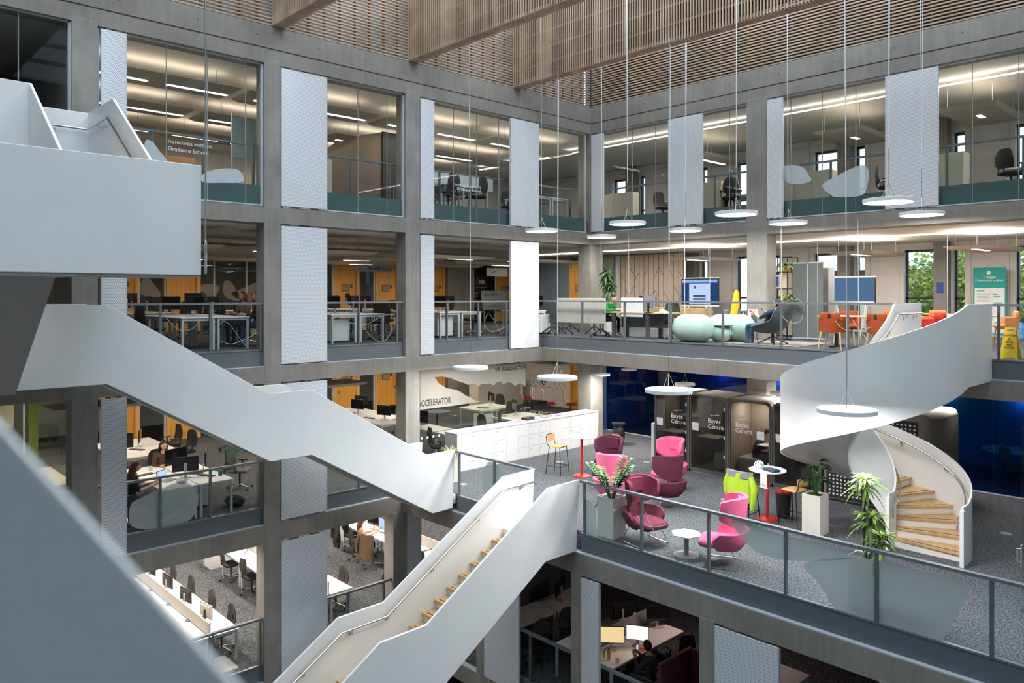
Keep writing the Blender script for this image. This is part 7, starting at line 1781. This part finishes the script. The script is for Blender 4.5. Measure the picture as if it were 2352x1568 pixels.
for (x, y, rz, mm, nm) in ((-21.55, 12.92, PI-.3, 'coat', 'black padded coat hung over a chair behind the woman in beige'), (-19.95, 12.9, PI+.2, 'bcoat', 'brown wool coat hung over a chair right of the woman in beige')):
    o = thing('coat', nm, 'coat', (x, y, F[1]), rz, None); g = [[(.27*q, .29+.035*math.sin(6*q+z*9)+(.05*(1.05-z))-.05*q*q, z) for q in (-1.1,-.7,-.3,0,.3,.7,1.1)] for z in (1.06,1.0,.88,.7,.5,.3)]
    make('body', MB().sheet(g, .06), M[mm], o, smooth=70); make('sleeve', MB().tube([(.25,.27,1.0),(.33,.33,.75),(.30,.35,.5)], [.05,.06,.045], 10), M[mm], o, smooth=70)
    make('sleeve', MB().tube([(-.25,.27,1.0),(-.33,.33,.75),(-.30,.35,.5)], [.05,.06,.045], 10), M[mm], o, smooth=70)
chair('black chair under the woman in beige', -20.8, 12.95, 1, PI-.3); chair('black chair carrying the brown wool coat', -19.95, 12.9, 1, PI+.2)
o = thing('rucksack', 'black rucksack on the carpet by the slim column, lower office', 'bag', (-18.4, 12.4, F[1])); make('body', MB().ball((0,0,.2), (.17,.14,.21), 14, 8), M['blackf'], o, smooth=60); make('pocket', MB().ball((0,-.11,.13), (.12,.06,.1), 12, 6), M['blackf'], o, smooth=60)
person('man with dark hair and beard in black looking at a phone in the dark office', (-9.33, 12.65, F[1]), -PI/2+.1, M['blackf'], M['blackf'], SH, S2, HB, headtilt=.3, headyaw=-.3, pose=dict(wl=(-.04,-.30,.98), wr=(.10,-.30,.95), el=(-.22,-.16,.76), er=(.24,-.14,.76)))
chair('black chair under the man in the dark office', -9.25, 12.65, 1, -PI/2+.1)
t = thing('mobile_phone', 'dark mobile phone held up by the man in the dark office', 'phone', (-9.70, 12.70, F[1]+.98), -PI/2); make('body', MB().rbox(-.035,.035,-.005,.005,0,.14,.005), M['black'], t); make('display', MB().box(-.03,.03,.0051,.0055,.01,.13), M['scr_b'], t)
person('person in a dark top bent over a desk inside the lit phone booth', (-10.12, 18.35, F[2]+.1), PI/2+.2, M['navy'], mat('dark_teal_trousers', (.02,.04,.05), .8), SH, S1, HB, headtilt=.6, pose=dict(chest=(0,-.12,.84), neck=(0,-.2,.98), head0=(0,-.28,1.02), sl=(-.17,-.12,.94), sr=(.17,-.12,.94)))
person('person with bare lower legs seated in the fourth phone booth', (-8.75, 18.3, F[2]+.08), -PI/2-.2+PI, M['wallw'], M['blackf'], S1, S1, HB, pose=dict())
# thin line graphics on the balustrade glass
M['line'] = mat('white_line_film', (.55,.56,.55), .6)
def loops(wall, lv, pts, label):
    if wall == 'A': P = [atx(u, v, XA-.118) for u, v in pts]
    else: P = [aty(u, v, EDGE[lv]+.118) for u, v in pts]
    out = []
    for i in range(len(P)-1):
        p0, p1, p2, p3 = P[max(i-1,0)], P[i], P[i+1], P[min(i+2,len(P)-1)]
        for q in range(6):
            t_ = q/6; out.append(.5*((2*p1)+(p2-p0)*t_+(2*p0-5*p1+4*p2-p3)*t_*t_+(3*p1-p0-3*p2+p3)*t_**3))
    tag(make('line_graphic', MB().tube(out+[P[-1]], .004, 4), M['line']), label, 'film graphic', 'thin looped line graphics on the glass')
loops('A', 3, [(372,716),(395,745),(420,760),(445,752),(462,730),(468,702)], 'thin white loop on the balcony glass left of the second column, left one'); loops('A', 3, [(505,745),(515,738),(530,748),(550,775),(573,806)], 'thin white curve on the balcony glass beside the second column')
loops('A', 3, [(505,782),(530,790),(560,780),(596,762)], 'thin white arc low on the balcony glass beside the second column'); loops('A', 3, [(795,720),(800,704),(815,710),(830,740),(850,770),(880,785),(905,750),(905,725),(880,725),(840,745),(800,740)], 'thin white double loop on the balcony glass between the columns')
loops('A', 3, [(1112,755),(1116,728),(1125,722),(1140,745),(1155,775)], 'thin white hook on the balcony glass left of the bright panel'); loops('A', 3, [(1113,745),(1130,762),(1165,748)], 'thin white arc on the balcony glass left of the bright panel')
loops('B', 3, [(1918,702),(1917,730),(1930,750),(1960,760),(2025,745)], 'thin white loop on the balcony glass in front of the orange chairs'); loops('B', 3, [(1945,710),(1965,745),(2000,790)], 'thin white straight line on the balcony glass in front of the orange chairs')
loops('B', 3, [(1795,710),(1800,730),(1820,742),(1840,735),(1845,710)], 'thin white bowl shaped line over the grey lounge chair'); loops('A', 2, [(335,1215),(312,1200),(310,1180),(325,1170),(345,1185),(370,1215)], 'thin dark loop on the glass below the two women'); loops('A', 2, [(370,1200),(400,1180),(425,1170),(433,1180),(430,1205)], 'thin arc on the glass right of the dark loop below the two women')
loops('B', 2, [(1462,1180),(1475,1200),(1500,1210),(1530,1205)], 'thin arc on the lounge glass in front of the mauve chair'); loops('B', 2, [(1480,1170),(1500,1215),(1530,1250)], 'thin slanted line on the lounge glass in front of the mauve chair')
